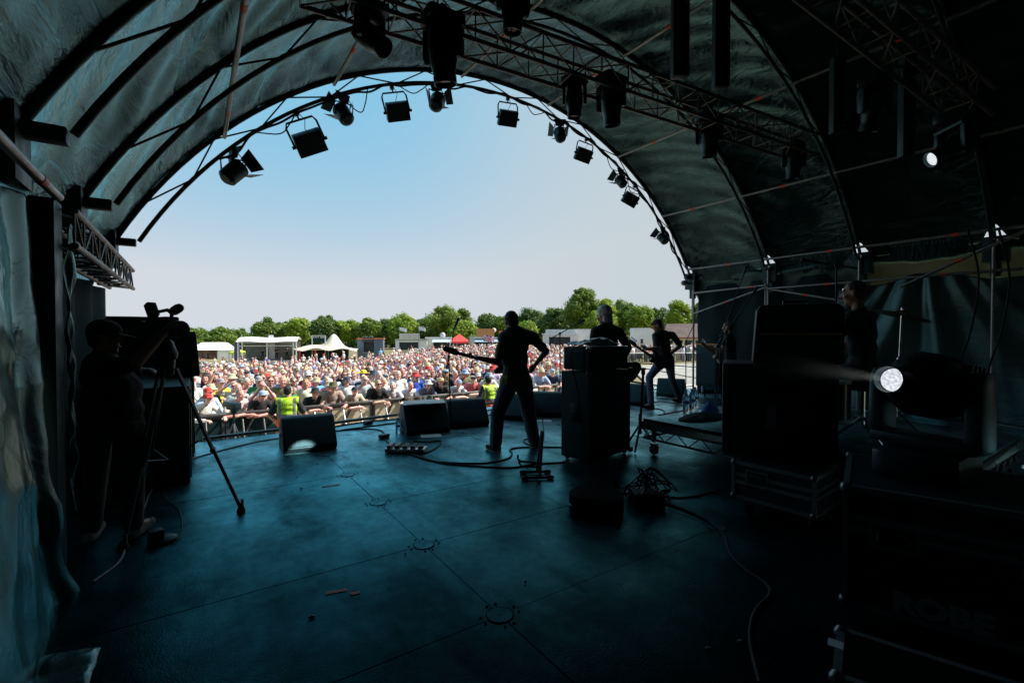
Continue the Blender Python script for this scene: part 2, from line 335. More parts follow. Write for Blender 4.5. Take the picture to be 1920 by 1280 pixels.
# ---- stage floor
def floor_mat():
    m = mat('stage_deck_ply', (.1, .125, .135), .36); n = m.node_tree.nodes; L = m.node_tree.links; p = n['Principled BSDF']
    tc = n.new('ShaderNodeTexCoord')
    def noise(sc, det, stretch=(1, 1, 1), ro=.6):
        mp = n.new('ShaderNodeMapping'); mp.inputs['Scale'].default_value = stretch; L.new(tc.outputs['Object'], mp.inputs['Vector'])
        t = n.new('ShaderNodeTexNoise'); t.inputs['Scale'].default_value = sc; t.inputs['Detail'].default_value = det; t.inputs['Roughness'].default_value = ro; L.new(mp.outputs[0], t.inputs['Vector']); return t.outputs['Fac']
    def rng(s, a, b, c, d):
        r = n.new('ShaderNodeMapRange'); r.inputs[1].default_value = a; r.inputs[2].default_value = b; r.inputs[3].default_value = c; r.inputs[4].default_value = d; L.new(s, r.inputs[0]); return r.outputs[0]
    def mul(a, b):
        q = n.new('ShaderNodeMath'); q.operation = 'MULTIPLY'
        for i, s in enumerate((a, b)):
            if isinstance(s, (int, float)): q.inputs[i].default_value = s
            else: L.new(s, q.inputs[i])
        return q.outputs[0]
    big = rng(noise(.9, 6), .35, .65, .72, 1.15); scuff = rng(noise(2.2, 8, (1, .35, 1), .7), .56, .74, 1, .38); fine = rng(noise(40, 4), .3, .7, .85, 1.15)
    dust = rng(noise(5, 7, (.5, 1.6, 1), .7), .5, .75, 1, 1.5)
    br = n.new('ShaderNodeTexBrick'); br.offset = 0; br.inputs['Scale'].default_value = 1; br.inputs['Brick Width'].default_value = 2; br.inputs['Row Height'].default_value = 1; br.inputs['Mortar Size'].default_value = 0
    br.inputs['Color1'].default_value = (.88, .88, .88, 1); br.inputs['Color2'].default_value = (1.1, 1.1, 1.1, 1)
    mp = n.new('ShaderNodeMapping'); mp.inputs['Location'].default_value = (.665, -.07, 0); L.new(tc.outputs['Object'], mp.inputs['Vector']); L.new(mp.outputs[0], br.inputs['Vector'])
    f = mul(mul(mul(big, scuff), mul(fine, dust)), 1.0)
    mm = n.new('ShaderNodeMix'); mm.data_type = 'RGBA'; mm.blend_type = 'MULTIPLY'; mm.inputs[0].default_value = 1; mm.inputs[6].default_value = (.0015, .0085, .0105, 1); L.new(f, mm.inputs[7])
    m3 = n.new('ShaderNodeMix'); m3.data_type = 'RGBA'; m3.blend_type = 'MULTIPLY'; m3.inputs[0].default_value = 1; L.new(mm.outputs[2], m3.inputs[6]); L.new(br.outputs['Color'], m3.inputs[7])
    L.new(m3.outputs[2], p.inputs['Base Color'])
    L.new(mul(rng(noise(3, 6), .3, .7, .24, .42), 1), p.inputs['Roughness'])
    v = n.new('ShaderNodeTexVoronoi'); v.inputs['Scale'].default_value = 110; L.new(tc.outputs['Object'], v.inputs['Vector'])
    b = n.new('ShaderNodeBump'); b.inputs['Strength'].default_value = .22; b.inputs['Distance'].default_value = .004; L.new(v.outputs['Distance'], b.inputs['Height'])
    b2 = n.new('ShaderNodeBump'); b2.inputs['Strength'].default_value = .12; b2.inputs['Distance'].default_value = .02; L.new(noise(6, 4), b2.inputs['Height']); L.new(b.outputs[0], b2.inputs['Normal']); L.new(b2.outputs[0], p.inputs['Normal'])
    m['wear'] = 1; FLOORW.append(mul(mul(rng(noise(1.1, 7, (1, .6, 1), .65), .38, .62, .4, 1.15), scuff), mul(rng(noise(14, 6), .35, .7, .85, 1.1), rng(dust, 1, 1.5, 1, 1.15))))
    return m
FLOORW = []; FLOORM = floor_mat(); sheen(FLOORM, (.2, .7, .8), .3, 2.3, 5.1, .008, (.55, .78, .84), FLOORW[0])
SX0, SX1, SY0 = -1.25, 11.3, -4.0
def front_y(x): return 7.72 + .1 * max(x - .5, 0)
def stage():
    # deck boards 2 x 1 m with hairline joints
    mb = MB(); g = .006
    xs = [SX0, -.665, 1.335, 3.335, 5.335, 7.335, 9.335, SX1]; ys = [SY0 + .07 + k for k in range(0, 12)]
    for i in range(len(xs) - 1):
        for j in range(len(ys) - 1):
            x0, x1, y0, y1 = xs[i] + g / 2, xs[i + 1] - g / 2, ys[j] + g / 2, ys[j + 1] - g / 2
            mb.box(((x0 + x1) / 2, (y0 + y1) / 2, -.02 - .0007 * ((i * 7 + j * 5) % 3)), (x1 - x0, y1 - y0, .04))
        x0, x1 = xs[i] + g / 2, xs[i + 1] - g / 2; y0 = ys[-1] + g / 2
        q = [(x0, y0), (x1, y0), (x1, front_y(x1)), (x0, front_y(x0))]; mb.prism(q, -.04, 0)
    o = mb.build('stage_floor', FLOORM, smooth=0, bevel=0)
    struct(o)
    s = MB().box((5, 1.8, -.12), (12.5, 11.6, .14)); s.box((5, 1.8, -.75), (12.3, 11.3, 1.1)).build('stage_substructure', CLOTHB)['kind'] = 'structure'
stage()
# corner joints of the decks: round steel plates sunk in the boards
RIMD = sheen(mat('deck_plate_slots', (.003, .006, .007), .5, nsc=20, namt=.2), (.2, .6, .7), .45, .9, 5, .004); DISC = mat('deck_plate_steel', (.035, .05, .055), .4, .2, nsc=20, namt=.3); GAP = mat('deck_gap', (.006, .006, .006), .9, nsc=20, namt=.2)
def disc_mesh():
    mb = MB().lathe([(.0, .003), (.068, .003), (.07, .001)], 28).m(1).lathe([(.07, .0012), (.075, .0012)], 28)
    for k in range(12):
        a = math.pi / 6 * k + .2
        if k % 3 != 1: mb.m(2).lathe([(.006, .0016), (.009, .0016)], 10, Matrix.Translation((.105 * math.cos(a), .105 * math.sin(a), 0)))
    mb.m(0).lathe([(0, .006), (.008, .005)], 8)
    return mb.mesh('deck_plate', [FLOORM, GAP, RIMD], smooth=30)
dm = disc_mesh(); first = ['closest to the big flight case', 'second from the big flight case', 'third from the big flight case', 'beside the two red tape marks', 'by the foot of the lit wedge monitor']
for k, y in enumerate((2.07, 3.07, 4.07, 5.07, 6.07)):
    o = link('deck_plate', dm); o.location = (1.335, y, .001); tag(o, 'round steel plate sunk in the stage joint, ' + first[k], 'deck plate', 'round plates in the deck joint')
for k, (x, y) in enumerate(((3.335, 2.07), (3.335, 6.07), (-.665, 4.07))):
    o = link('deck_plate', dm); o.location = (x, y, .001); tag(o, 'round steel plate sunk in the stage ' + ['in the dark between the cases', 'near the bass player', 'under the camera operator'][k], 'deck plate', 'round plates in the deck joint')
# ================================================================== ROOF
XC, ZC, RO, RI = 5.1, -.35, 6.67, 6.42
RIBS = [7.5, 5.45, 3.7, 1.85, 0.0, -2.0]
A0, A1 = math.acos((XC + .66) / RO), math.acos((XC + .66) / RO)
def arc(r, a, y): return Vector((XC - r * math.cos(a), y, ZC + r * math.sin(a)))
AS = math.acos(min(1, 5.72 / RO)); AE = math.pi - .535
def vn(x, y, z, s=1): return noise.noise(Vector((x * s, y * s, z * s)))
from mathutils import noise
def tarp_mat(name, col, rough, trans, tc_col=None, bump=.5):
    m = mat(name, col, rough, nsc=1.3, namt=.25, spec=.7, rvar=.1); n = m.node_tree.nodes; L = m.node_tree.links; p = n['Principled BSDF']
    u = n.new('ShaderNodeUVMap'); mp = n.new('ShaderNodeMapping'); mp.inputs['Scale'].default_value = (1.7, .55, 1) if name == 'roof_tarpaulin' else (1, 1.2, 1); L.new(u.outputs[0], mp.inputs['Vector'])
    b = None
    for sc, st, di in ((3.2, .55 * bump, .06), (14, .4 * bump, .02), (60, .25 * bump, .006)):
        t = n.new('ShaderNodeTexNoise'); t.inputs['Scale'].default_value = sc; t.inputs['Detail'].default_value = 3; t.inputs['Distortion'].default_value = 1.2; L.new(mp.outputs[0], t.inputs['Vector'])
        q = n.new('ShaderNodeBump'); q.inputs['Strength'].default_value = st; q.inputs['Distance'].default_value = di; L.new(t.outputs['Fac'], q.inputs['Height'])
        if b: L.new(b.outputs[0], q.inputs['Normal'])
        b = q
    L.new(b.outputs[0], p.inputs['Normal'])
    if trans:
        tr = n.new('ShaderNodeBsdfTranslucent'); tr.inputs['Color'].default_value = (*(tc_col or col), 1); ms = n.new('ShaderNodeMixShader'); ms.inputs[0].default_value = trans
        L.new(p.outputs[0], ms.inputs[1]); L.new(tr.outputs[0], ms.inputs[2]); L.new(ms.outputs[0], n['Material Output'].inputs['Surface'])
    return m
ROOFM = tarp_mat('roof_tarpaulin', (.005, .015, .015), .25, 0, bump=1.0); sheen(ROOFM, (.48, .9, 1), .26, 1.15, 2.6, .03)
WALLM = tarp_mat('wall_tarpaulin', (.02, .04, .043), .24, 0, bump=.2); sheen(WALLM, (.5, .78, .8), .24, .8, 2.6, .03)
def surf(name, fn, nu, nv, m, su=1., sv_=1., parent=None, thick=.004):
    mb = MB().grid(fn, nu, nv); me = mb.mesh(name, m, smooth=0)
    uvl = me.uv_layers.new(name='uv'); uv = np.zeros((len(me.loops), 2), np.float32); vi = np.zeros(len(me.loops), np.int32); me.loops.foreach_get('vertex_index', vi)
    uv[:, 0] = (vi // nv) / (nu - 1) * su; uv[:, 1] = (vi % nv) / (nv - 1) * sv_; uvl.data.foreach_set('uv', uv.ravel())
    me.polygons.foreach_set('use_smooth', [True] * len(me.polygons)); o = link(name, me, parent)
    if thick: q = o.modifiers.new('thickness', 'SOLIDIFY'); q.thickness = thick; q.offset = 0
    return o
bay_word = ['front bay of the arched roof above the stage edge', 'second bay of the arched roof behind the front arch', 'third bay of the arched roof over the drum riser', 'fourth bay of the arched roof over the flight cases', 'rear bay of the arched roof above the back of the stage']
for k in range(len(RIBS) - 1):
    y1, y0 = RIBS[k] + (.06 if k == 0 else 0), RIBS[k + 1]
    def fn(u, v, y0=y0, y1=y1, k=k):
        y = lerp(y0, y1, v); a = lerp(AS - .3, AE + .01, u) - .055 * max(0, (u - .95) / .05) * sum(math.exp(-((y - r) / .12) ** 2) for r in RIBS); e = math.sin(math.pi * v)
        bow = .10 * e - .03
        q = min(1, 2.2 * e) ; sl = a * 42 + 6 * (v - .5) + 3.0 * vn(a * 2.2, v * 1.5, k); pl = q * (math.sin(sl) * .022 * (.5 + vn(a * 4, v, k + 9)) + .014 * math.sin(sl * 2.3 + 1) * (.5 + vn(a * 7, v * 2, k + 4)) + .035 * vn(a * 8, y * 1.1, 3.7 + k) + .012 * vn(a * 30 + y * 3, y * 1.5, k))
        return arc(RO + bow + pl, a, y)
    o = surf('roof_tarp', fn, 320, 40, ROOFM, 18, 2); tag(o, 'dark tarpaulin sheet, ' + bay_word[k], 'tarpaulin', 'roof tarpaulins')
# back wall closing the stage behind, an unseen gap added to admit daylight
def fnb(u, v):
    x = lerp(-1.2, 8.2, u); return Vector((x, -3.2 + .05 * math.sin(x * 5), lerp(-.1, 6.8, v)))
tag(surf('back_drape', fnb, 60, 8, CLOTHB), 'wide black drape closing off the back of the stage', 'drape')
def fnb2(u, v): x = lerp(9.0, 11.6, u); return Vector((x, -3.2 + .05 * math.sin(x * 5), lerp(-.1, 6.8, v)))
tag(surf('back_drape', fnb2, 30, 8, CLOTHB), 'narrow black drape beyond the gap added for daylight', 'drape')
def fnb3(u, v): x = lerp(8.15, 9.05, u); return Vector((x, -3.25 + .03 * math.sin(x * 5), lerp(2.1, 6.8, v)))
tag(surf('back_drape', fnb3, 20, 8, CLOTHB), 'black drape above the gap added at the back for daylight', 'drape')
def fnc(u, v): return Vector((lerp(-1.2, 11.6, u), lerp(-3.25, RIBS[-1], v), 6.5))
tag(surf('back_ceiling_cloth', fnc, 10, 4, CLOTHB), 'black cloth ceiling behind the last roof arch', 'cloth')
# ribs
def rib(y, label, k):
    t = thing('roof_arch', label, 'arch truss', (0, 0, 0), group='arch trusses of the roof')
    n = 60; al = [lerp(AS - .14, AE, i / n) for i in range(n + 1)]
    ai = [lerp(math.acos(5.67 / RI), math.pi - .55, i / n) for i in range(n + 1)]
    MB().path([arc(RO - .05, a, y) for a in al], .028, 10).build('outer_chord', BLACK, t, smooth=60)
    MB().path([arc(RI, a, y) for a in ai], .026, 10).build('inner_chord', BLACK, t, smooth=60)
    lc = MB(); N = 11
    for i in range(N):
        a = lerp(AS + .02, AE - .02, i / N); b = lerp(AS + .02, AE - .02, (i + .5) / N); c = lerp(AS + .02, AE - .02, (i + 1) / N)
        lc.tube(arc(RO - .06, a, y), arc(RI, b, y), .011, 6); lc.tube(arc(RI, b, y), arc(RO - .06, c, y), .011, 6)
    lc.build('lacing', BLACK, t)
    for s in (0, 1):
        p = arc(RI, ai[-s], y); q = arc(RO - .05, al[-s], y); dx = -.17 if s == 0 else .17; f = MB()
        f.box((p.x + dx * 1.1, y, p.z - .02), (.32, .1, .09)); f.box((p.x + dx * 2.0, y, p.z - .12), (.26, .3, .42)); f.box((p.x + dx * 2, y, p.z - .42), (.12, .12, .3))
        f.build('foot_block', BLACK, t, bevel=.008)
        if s == 0:
            dv = arc(RO, al[0] + .03, y) - arc(RO, al[0] - .06, y); x = dv.normalized(); f = MB(); f.prism([(-.1, -.08), (.5, -.08), (.42, .0), (-.1, .06)], -.04, .04, frameM(arc(RO - .04, al[0] - .02, y), x, (0, 1, 0))); f.build('foot_shoe', BLACK, t, bevel=.006)
    return t
rw = ['front arch truss framing the open sky, lamps clamped along it', 'black arch truss one bay behind the front arch', 'black arch truss over the drum riser', 'black arch truss over the flight case stack', 'black arch truss high over the near stage edge', 'last black arch truss at the back drape']
for k, y in enumerate(RIBS): rib(y, rw[k], k)
# purlins: steel tubes lying along the vault with red tape bands
def pang(x, y): p = onY(x, y, 7.4); return math.atan2(p.z - ZC, XC - p.x)
PURL = [(pang(*q), 0) for q in ((412, 246), (634, 168), (868, 140), (1030, 200), (1162, 292), (1252, 396), (1298, 500))]
pw = ['low on the side over the camera operator', 'on the haunch above the wedge monitors', 'just short of the crown', 'just past the crown', 'on the dark haunch over the amplifier', 'low on the dark side above the far guitarist', 'lowest on the dark side']
for k, (a, _) in enumerate(PURL):
    t = thing('roof_purlin', 'steel roof tube with red tape bands, ' + pw[k], 'steel tube', group='steel tubes along the roof')
    MB().tube(arc(RO - .12, a, -2), arc(RO - .12, a, 7.45), .026, 12).build('tube', STEEL, t)
    bd = [4.4 + .3 * math.sin(k * 3), 6.3 + .3 * math.cos(k * 5), 2.3]
    for y in bd: MB().lathe([(.0285, -.05), (.0285, .05)], 12, frameM(arc(RO - .12, a, y), (0, 0, 1), (0, 1, 0))).build('tape_band', REDT, t)
# ---- box trusses for lighting
def box_truss(A, B, w, label, m=DALU, up=Vector((0, 0, 1)), r=.025, step=.42, name='lighting_truss', group=None):
    A, B = Vector(A), Vector(B); L = (B - A).length; M = frameM(A, B - A, up); t = thing(name, label, 'truss', M=M, group=group); h = w / 2; n = max(2, round(L / step))
    for sy in (-h, h):
        for sz in (-h, h): MB().tube((0, sy, sz), (L, sy, sz), r, 10).build('chord', m, t)
    faces = [((-h, -h), (h, -h)), ((-h, h), (h, h)), ((-h, -h), (-h, h)), ((h, -h), (h, h))]
    for p, q in faces:
        lc = MB()
        for i in range(n):
            a, b = L * i / n, L * (i + 1) / n; P = p if i % 2 else q; Q = q if i % 2 else p
            lc.tube((a, *P), (b, *Q), r * .4, 6); lc.tube((a, *p), (a, *q), r * .36, 6)
        lc.build('lacing', m, t)
    return t
tA = W(640, 14, 4.45); tB = W(1512, 296, 7.9); dirt = (tB - tA).normalized()
box_truss(tA - dirt * .35 + Vector((0, 0, .17)), tB + dirt * .1 + Vector((0, 0, .17)), .34, 'grey box truss crossing under the roof hung with moving heads')
uA = W(1500, -45, 4.2); uB = W(1830, 225, 5.6)
box_truss(uA + Vector((0, 0, .15)), uB + Vector((0, 0, .15)), .32, 'dark rear box truss high above the flight cases')
# side truss along the left wall
sA = onX(-60, 352, -.68); sB = onX(241, 545, -.66)
box_truss((-.73, 3.98, 2.165), (-.73, 7.35, 2.165), .22, 'grey side truss running along the tarpaulin wall', m=DALU, r=.022, step=.3)
t = thing('wall_rail', 'steel rail with a red tape band over the shiny wall tarpaulin', 'steel tube')
MB().tube((-.66, .2, 2.31), (-.66, 3.8, 2.31), .026, 12).build('tube', STEEL, t); MB().lathe([(.029, -.04), (.029, .04)], 12, frameM((-.66, 3.42, 2.31), (0, 0, 1), (0, 1, 0))).build('tape_band', REDT, t)
# ---- left wall tarp (curtain hung from the rail) and the black mask behind it
def fnl(u, v):
    y = lerp(.3, 3.78, u); z = lerp(-.02, 2.29, v); d = 1 - v
    rg = lambda a, b, s: 1 - 2.2 * abs(vn(a, b, s)); fold = .02 * math.sin(y * 3.1 + 1.6 * z) * (.3 + d) + .03 * vn(y * 1.3 + z * .6, z * .7, 2.) + .022 * rg((y * .8 + z * .55) * 1.9, (z - y * .5) * .9, 3.) + .014 * rg((y * .7 - z * .7) * 3.1, (z + y) * 1.7, 7.) + .008 * vn(y * 6, z * 2.2, 5.1)
    if y > 3.2: fold += .05 * math.sin((y - 3.2) * 17) * sstep(3.2, 3.7, y) * (.4 + .6 * d)
    flare = .10 * d * d
    return Vector((-.72 + fold + flare - .10 * sstep(0, 1, v), y - .25 * d * sstep(3.0, 3.78, y) * math.sin(z * 2), z))
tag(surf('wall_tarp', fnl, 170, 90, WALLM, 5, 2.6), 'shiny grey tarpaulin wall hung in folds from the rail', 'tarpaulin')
def fnf(u, v):
    y = lerp(.2, 2.9, u); return Vector((-.58 + .2 * v, y, .012 + .02 * abs(math.sin(y * 16)) + .012 * vn(y * 5, v * 2, 1) + .03 * (1 - v)))
o = surf('tarp_skirt', fnf, 120, 8, WALLM, 6, .5); tag(o, 'shiny tarpaulin hem lying creased on the stage floor', 'tarpaulin')
def fnm(u, v): y = lerp(3.9, 7.45, u); return Vector((-.93 + .04 * math.sin(y * 7), y, lerp(-.02, 2.05, v)))
tag(surf('side_mask', fnm, 50, 6, CLOTHB), 'black cloth mask hanging below the side truss', 'cloth')
def fnm2(u, v): y = lerp(-3.2, .3, u); return Vector((-.85 + .05 * math.sin(y * 5), y, lerp(-.02, 3.0, v)))
tag(surf('rear_wall_tarp', fnm2, 40, 6, CLOTHB), 'black cloth wall beside the camera position', 'cloth')
def fns(u, v):
    y = lerp(-3.2, 7.3, u); a = lerp(AS - .06, AS - .06, v); p = arc(RO, AS - .06, y)
    return Vector((lerp(-.99, p.x - .1, v) - .08 * math.sin(math.pi * v), y, lerp(2.0, p.z + .32, v))) + Vector((.06 * vn(y * 2, v * 2, 1), 0, .05 * vn(y * 2, v * 2, 7)))
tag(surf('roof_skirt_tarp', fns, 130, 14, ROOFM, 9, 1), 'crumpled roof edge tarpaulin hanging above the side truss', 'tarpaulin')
def fnq(u, v): return Vector((lerp(-.98, -.34, u), 7.52 + .03 * math.sin(u * 9), lerp(-.02, 1.72, v)))
tag(surf('corner_mask', fnq, 12, 6, CLOTHB), 'black cloth mask closing the stage corner behind the subwoofers', 'cloth')
# column in front of the tarp
MBc = MB(); MBc.box((-.735, 3.88, 1.15), (.12, .2, 2.3)); tag(MBc.build('wall_column', BLACK, bevel=.01), 'black upright column at the end of the shiny tarpaulin', 'column')
# loose clear sheet beside the column
def fnv(u, v):
    y = 4.02 + .10 * u; z = lerp(.35, 2.2, v); return Vector((-.66 + .012 * math.sin(z * 6 + u * 3) + .035 * vn(z * 5, u * 3, 2), y + .02 * vn(z * 3, 0, 5), z))
tag(surf('tarp_strip', fnv, 10, 60, WALLM, .4, 2), 'narrow crumpled strip of tarpaulin hanging behind the black column', 'tarpaulin')

# ---- right hand side: scaffold tower legs, tubes and side tarps
GTARP = tarp_mat('green_side_tarpaulin', (.03, .05, .048), .36, .12, (.06, .10, .07), bump=.35)
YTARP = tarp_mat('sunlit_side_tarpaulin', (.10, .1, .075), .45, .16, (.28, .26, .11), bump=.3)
XR = 10.78
def fnr1(u, v):        # sunlit upper strip under the roof edge
    y = lerp(-1.5, 3.9, u); return Vector((XR + .42 + .05 * vn(y * 1.5, v * 2, 3) - .22 * v, y, lerp(2.35, 3.02 - .38 * sum(math.exp(-((y - r) / .13) ** 2) for r in RIBS), v)))
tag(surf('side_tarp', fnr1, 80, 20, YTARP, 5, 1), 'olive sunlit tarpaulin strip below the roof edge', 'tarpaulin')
def fnr2(u, v):        # gathered lower curtain
    y = lerp(-1.4, 4.1, u); hang = 1 - .0; k = y - 2.75
    top = 2.62 + .02 * math.sin(y * 9) - .22 * abs(math.sin((y - 2.75) * 1.15))
    z = lerp(.0, top, v); d = 1 - v
    w = k / (.35 + .9 * d); fold = (.17 * math.sin(w * 7 + 2.5 * vn(w * 1.3, z * .3, 4)) * math.exp(-abs(k) * .8) * (.6 + .8 * vn(w * 2, 1, 8)) + .1 * vn(y * 2.2, z * .5, 6)) * (.3 + d * .9)
    return Vector((XR + .12 + fold + .05 * vn(y * 2, z * 1.2, 9), y + .25 * k * d, z))
tag(surf('side_curtain', fnr2, 150, 60, sheen(GTARP, (.45, .9, .95), .36, .7, 2.0, .04), 5, 2.6), 'dark green tarpaulin curtain gathered in folds behind the drums', 'tarpaulin')
def fnr3(u, v):
    y = lerp(4.1, 7.42, u); return Vector((XR + .2 + .05 * math.sin(y * 6 + v * 2) + .05 * vn(y * 3, v * 4, 2), y, lerp(0, 2.75, v)))
tag(surf('side_curtain', fnr3, 70, 30, CLOTHB, 3, 2), 'black side curtain behind the scaffold near the stage front', 'curtain')
def fnr4(u, v):
    y = lerp(-3.2, -1.4, u); return Vector((XR + .25, y, lerp(0, 3.5, v)))
tag(surf('side_curtain', fnr4, 10, 6, CLOTHB), 'black side curtain at the back of the stage', 'curtain')
def fnr5(u, v):
    y = lerp(3.6, 7.45, u); return Vector((XR + .32 - .2 * v + .04 * vn(y * 2.5, v * 3, 6), y, lerp(2.4, 2.98 - .36 * sum(math.exp(-((y - r) / .13) ** 2) for r in RIBS), v) + .05 * math.sin(y * 2.1)))
tag(surf('side_valance', fnr5, 70, 10, GTARP, 4, .5), 'crumpled tarpaulin valance along the roof edge above the scaffold', 'tarpaulin')
for k in range(4):       # turned down roof edge, one flap per bay, daylight showing beside each arch foot
    ya, yb = RIBS[k] - (.03 if k == 0 else .14), RIBS[k + 1] + .15
    def fnr6(u, v, ya=ya, yb=yb):
        y = lerp(ya, yb, u); p = arc(RO, AE - .015, y); return Vector((p.x + .02 + .16 * v, y, p.z + .05 - (.3 + .08 * math.sin(u * 3.14)) * v + .03 * vn(y * 4, v, 1)))
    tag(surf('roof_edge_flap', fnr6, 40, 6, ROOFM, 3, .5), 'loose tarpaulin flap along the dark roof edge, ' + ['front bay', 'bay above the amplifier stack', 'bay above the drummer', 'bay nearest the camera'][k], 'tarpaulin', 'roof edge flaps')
def pole(p0, p1, label, bands=(), r=.025, name='scaffold_tube', group='scaffold tubes at the stage side'):
    t = thing(name, label, 'scaffold tube', group=group); p0, p1 = Vector(p0), Vector(p1); MB().tube(p0, p1, r, 12).build('tube', STEEL, t)
    for q in bands: MB().lathe([(r + .003, -.045), (r + .003, .045)], 12, frameM(p0.lerp(p1, q), frame_of(p1 - p0)[0], p1 - p0)).build('tape_band', REDT, t)
    return t
for k, y in enumerate((7.35, 5.45, 3.7, 1.85)):
    pole((XR - .04, y, 0), (XR - .04, y, 2.95 if k else 2.9), 'upright scaffold tube ' + ['at the front corner of the stage', 'second back from the front corner', 'third back behind the drummer', 'fourth back by the curtain folds'][k])
    if k < 2: pole((XR + .09, y + .12, 1.9), (XR + .09, y + .12, 2.9), 'short scaffold tube beside the ' + ['front corner upright', 'second upright'][k])
pole((XR - .1, 7.35, 2.56), (XR - .1, 5.45, 2.6), 'level scaffold tube with a red band at the front bay', (.82,))
pole((XR - .06, 7.35, 2.02), (XR - .06, 5.45, 2.57), 'sloping brace with a red band below the level tube', (.47,))
pole((XR - .06, 5.45, 2.52), (XR - .06, 3.7, 2.1), 'falling brace running down behind the amplifier stack', (.45,))
pole((XR - .1, 5.45, 2.52), (XR - .1, .6, 2.52), 'long level scaffold tube carrying the tarpaulin curtain', (.25, .62))
pole((XR - .25, 3.0, 2.35), (XR - .25, .4, 3.6), 'rising brace with red bands beside the curtain folds', (.3, .75))
# side work light on the front corner upright
t = thing('bulkhead_lamp', 'small oval bulkhead lamp on the front corner upright', 'lamp', (XR - .16, 7.42, 2.82)); MB().ell((-.1, .05, 0), ((.13, 0, 0), (0, .07, 0), (0, 0, .075)), 16, 10).build('lamp_glass', mat('lamp_glass', (.3, .33, .34), .2, nsc=30, namt=.2), t); MB().box((.06, .02, 0), (.1, .05, .06)).build('bracket', BLACK, t)
# hanging cables on the right
for k, (x, d) in enumerate(((1835, 6.0), (1893, 5.6))):
    cable([W(x - 20, 430, d), W(x, 520, d + .1), W(x - 15, 620, d + .2), W(x - 40, 700, d + .3), W(x - 30, 790, d + .4)], .012, 'black cable hanging down the tarpaulin, ' + ['the one by the curtain folds', 'the one farther from the folds'][k], 'cables hanging at the stage side')
# ================================================================== PEOPLE
SKIN = mat('skin', (.5, .28, .2), .5, objcol=True, nsc=12, namt=.08, spec=.35)
CLOTH = mat('clothing', (.3, .3, .3), .85, objcol=True, nsc=30, namt=.1, bsc=60, bst=.15, sheen=.1)
HAIR = mat('hair', (.2, .2, .2), .6, objcol=True, nsc=60, namt=.3, bsc=120, bst=.5, spec=.3, stretch=(1, 1, .3))
EYED = mat('eye_dark', (.03, .02, .018), .3, nsc=50, namt=.1); LIPS = mat('lips', (.35, .13, .1), .5, nsc=30, namt=.1); EYEW = mat('eye_white', (.7, .68, .64), .3, nsc=30, namt=.05)
SHADE = mat('dark_lens', (.008, .008, .01), .15, nsc=20, namt=.1)
def remesh(mb, voxel, sm=4, noise_=None, cut=None):
    me = mb.mesh('tmp', SKIN, smooth=0); o = bpy.data.objects.new('tmp', me); COL.objects.link(o)
    q = o.modifiers.new('r', 'REMESH'); q.mode = 'VOXEL'; q.voxel_size = voxel
    if sm: s = o.modifiers.new('s', 'SMOOTH'); s.factor = .5; s.iterations = sm
    dg = bpy.context.evaluated_depsgraph_get(); dg.update(); out = bpy.data.meshes.new_from_object(o.evaluated_get(dg))
    bpy.data.objects.remove(o); bpy.data.meshes.remove(me)
    n = len(out.vertices); co = np.zeros(n * 3, np.float32); no = np.zeros(n * 3, np.float32)
    out.vertices.foreach_get('co', co); out.vertices.foreach_get('normal', no); co = co.reshape(-1, 3); no = no.reshape(-1, 3)
    if noise_:
        amp, f = noise_; rr = np.random.default_rng(3); d = np.zeros(n)
        for q in range(6):
            w = rr.normal(size=3) * f * (1 + .5 * q); d += np.sin(co @ w + rr.uniform(0, 6)) / (1 + .5 * q)
        co = co + no * (d * amp / 3)[:, None]; out.vertices.foreach_set('co', co.ravel().astype(np.float32))
    if cut is not None:
        bm = bmesh.new(); bm.from_mesh(out)
        for p, nn in cut: bmesh.ops.bisect_plane(bm, geom=bm.verts[:] + bm.edges[:] + bm.faces[:], plane_co=p, plane_no=nn, clear_outer=True)
        bm.to_mesh(out); bm.free()
    out.materials.clear(); out.polygons.foreach_set('use_smooth', [True] * len(out.polygons)); out.update(); return out
class Fig: pass
def frames(J):
    f = Fig(); f.up = (J['neck'] - J['pelvis']).normalized(); f.rt = (J['shR'] - J['shL']).normalized(); f.fw = f.up.cross(f.rt).normalized(); f.rt = f.fw.cross(f.up)
    hr = (J['hipR'] - J['hipL']).normalized(); f.hf = UZ.cross(hr).normalized(); f.hr = hr
    lk = Vector(J.get('look', f.fw)).normalized(); u = Vector(J.get('hup', (0, 0, 1))); f.hR = lk.cross(u).normalized(); f.hU = f.hR.cross(lk); f.hF = lk
    return f
def torso(mb, J, f, i, b=1., belly=0., hem=0, hemw=0.):
    P, N = J['pelvis'], J['neck']; ax = lambda a, c, d: (f.rt * a, f.fw * c, f.up * d)
    mb.ell(P.lerp(N, .66), ax(.158 * b + i, .112 * b + i, .2 + i), 16, 10); mb.ell(P.lerp(N, .36) + f.fw * belly * .6, ax(.14 * b + i + belly * .4, .105 * b + i + belly, .17 + i), 16, 10)
    mb.ell(P.lerp(N, .04), (f.hr * (.158 * b + i + belly * .3), f.hf * (.115 * b + i + belly * .5), f.up * (.14 + i)), 16, 10)
    if hem: mb.ell(P + Vector((0, 0, -.10 * hem)), (f.hr * (.165 * b + i + .012 + hemw), f.hf * (.125 * b + i + belly * .5 + .01 + hemw * .6), Vector((0, 0, .1 + hemw))), 16, 10)
    c = P.lerp(N, .86)
    for s in ('shL', 'shR'):
        mb.cap(c.lerp(J[s], .35), J[s], .082 + i, .06 * b + i); mb.cap(N - f.up * .01, J[s].lerp(c, .15) + f.up * .012, .045 + i, .045 + i)
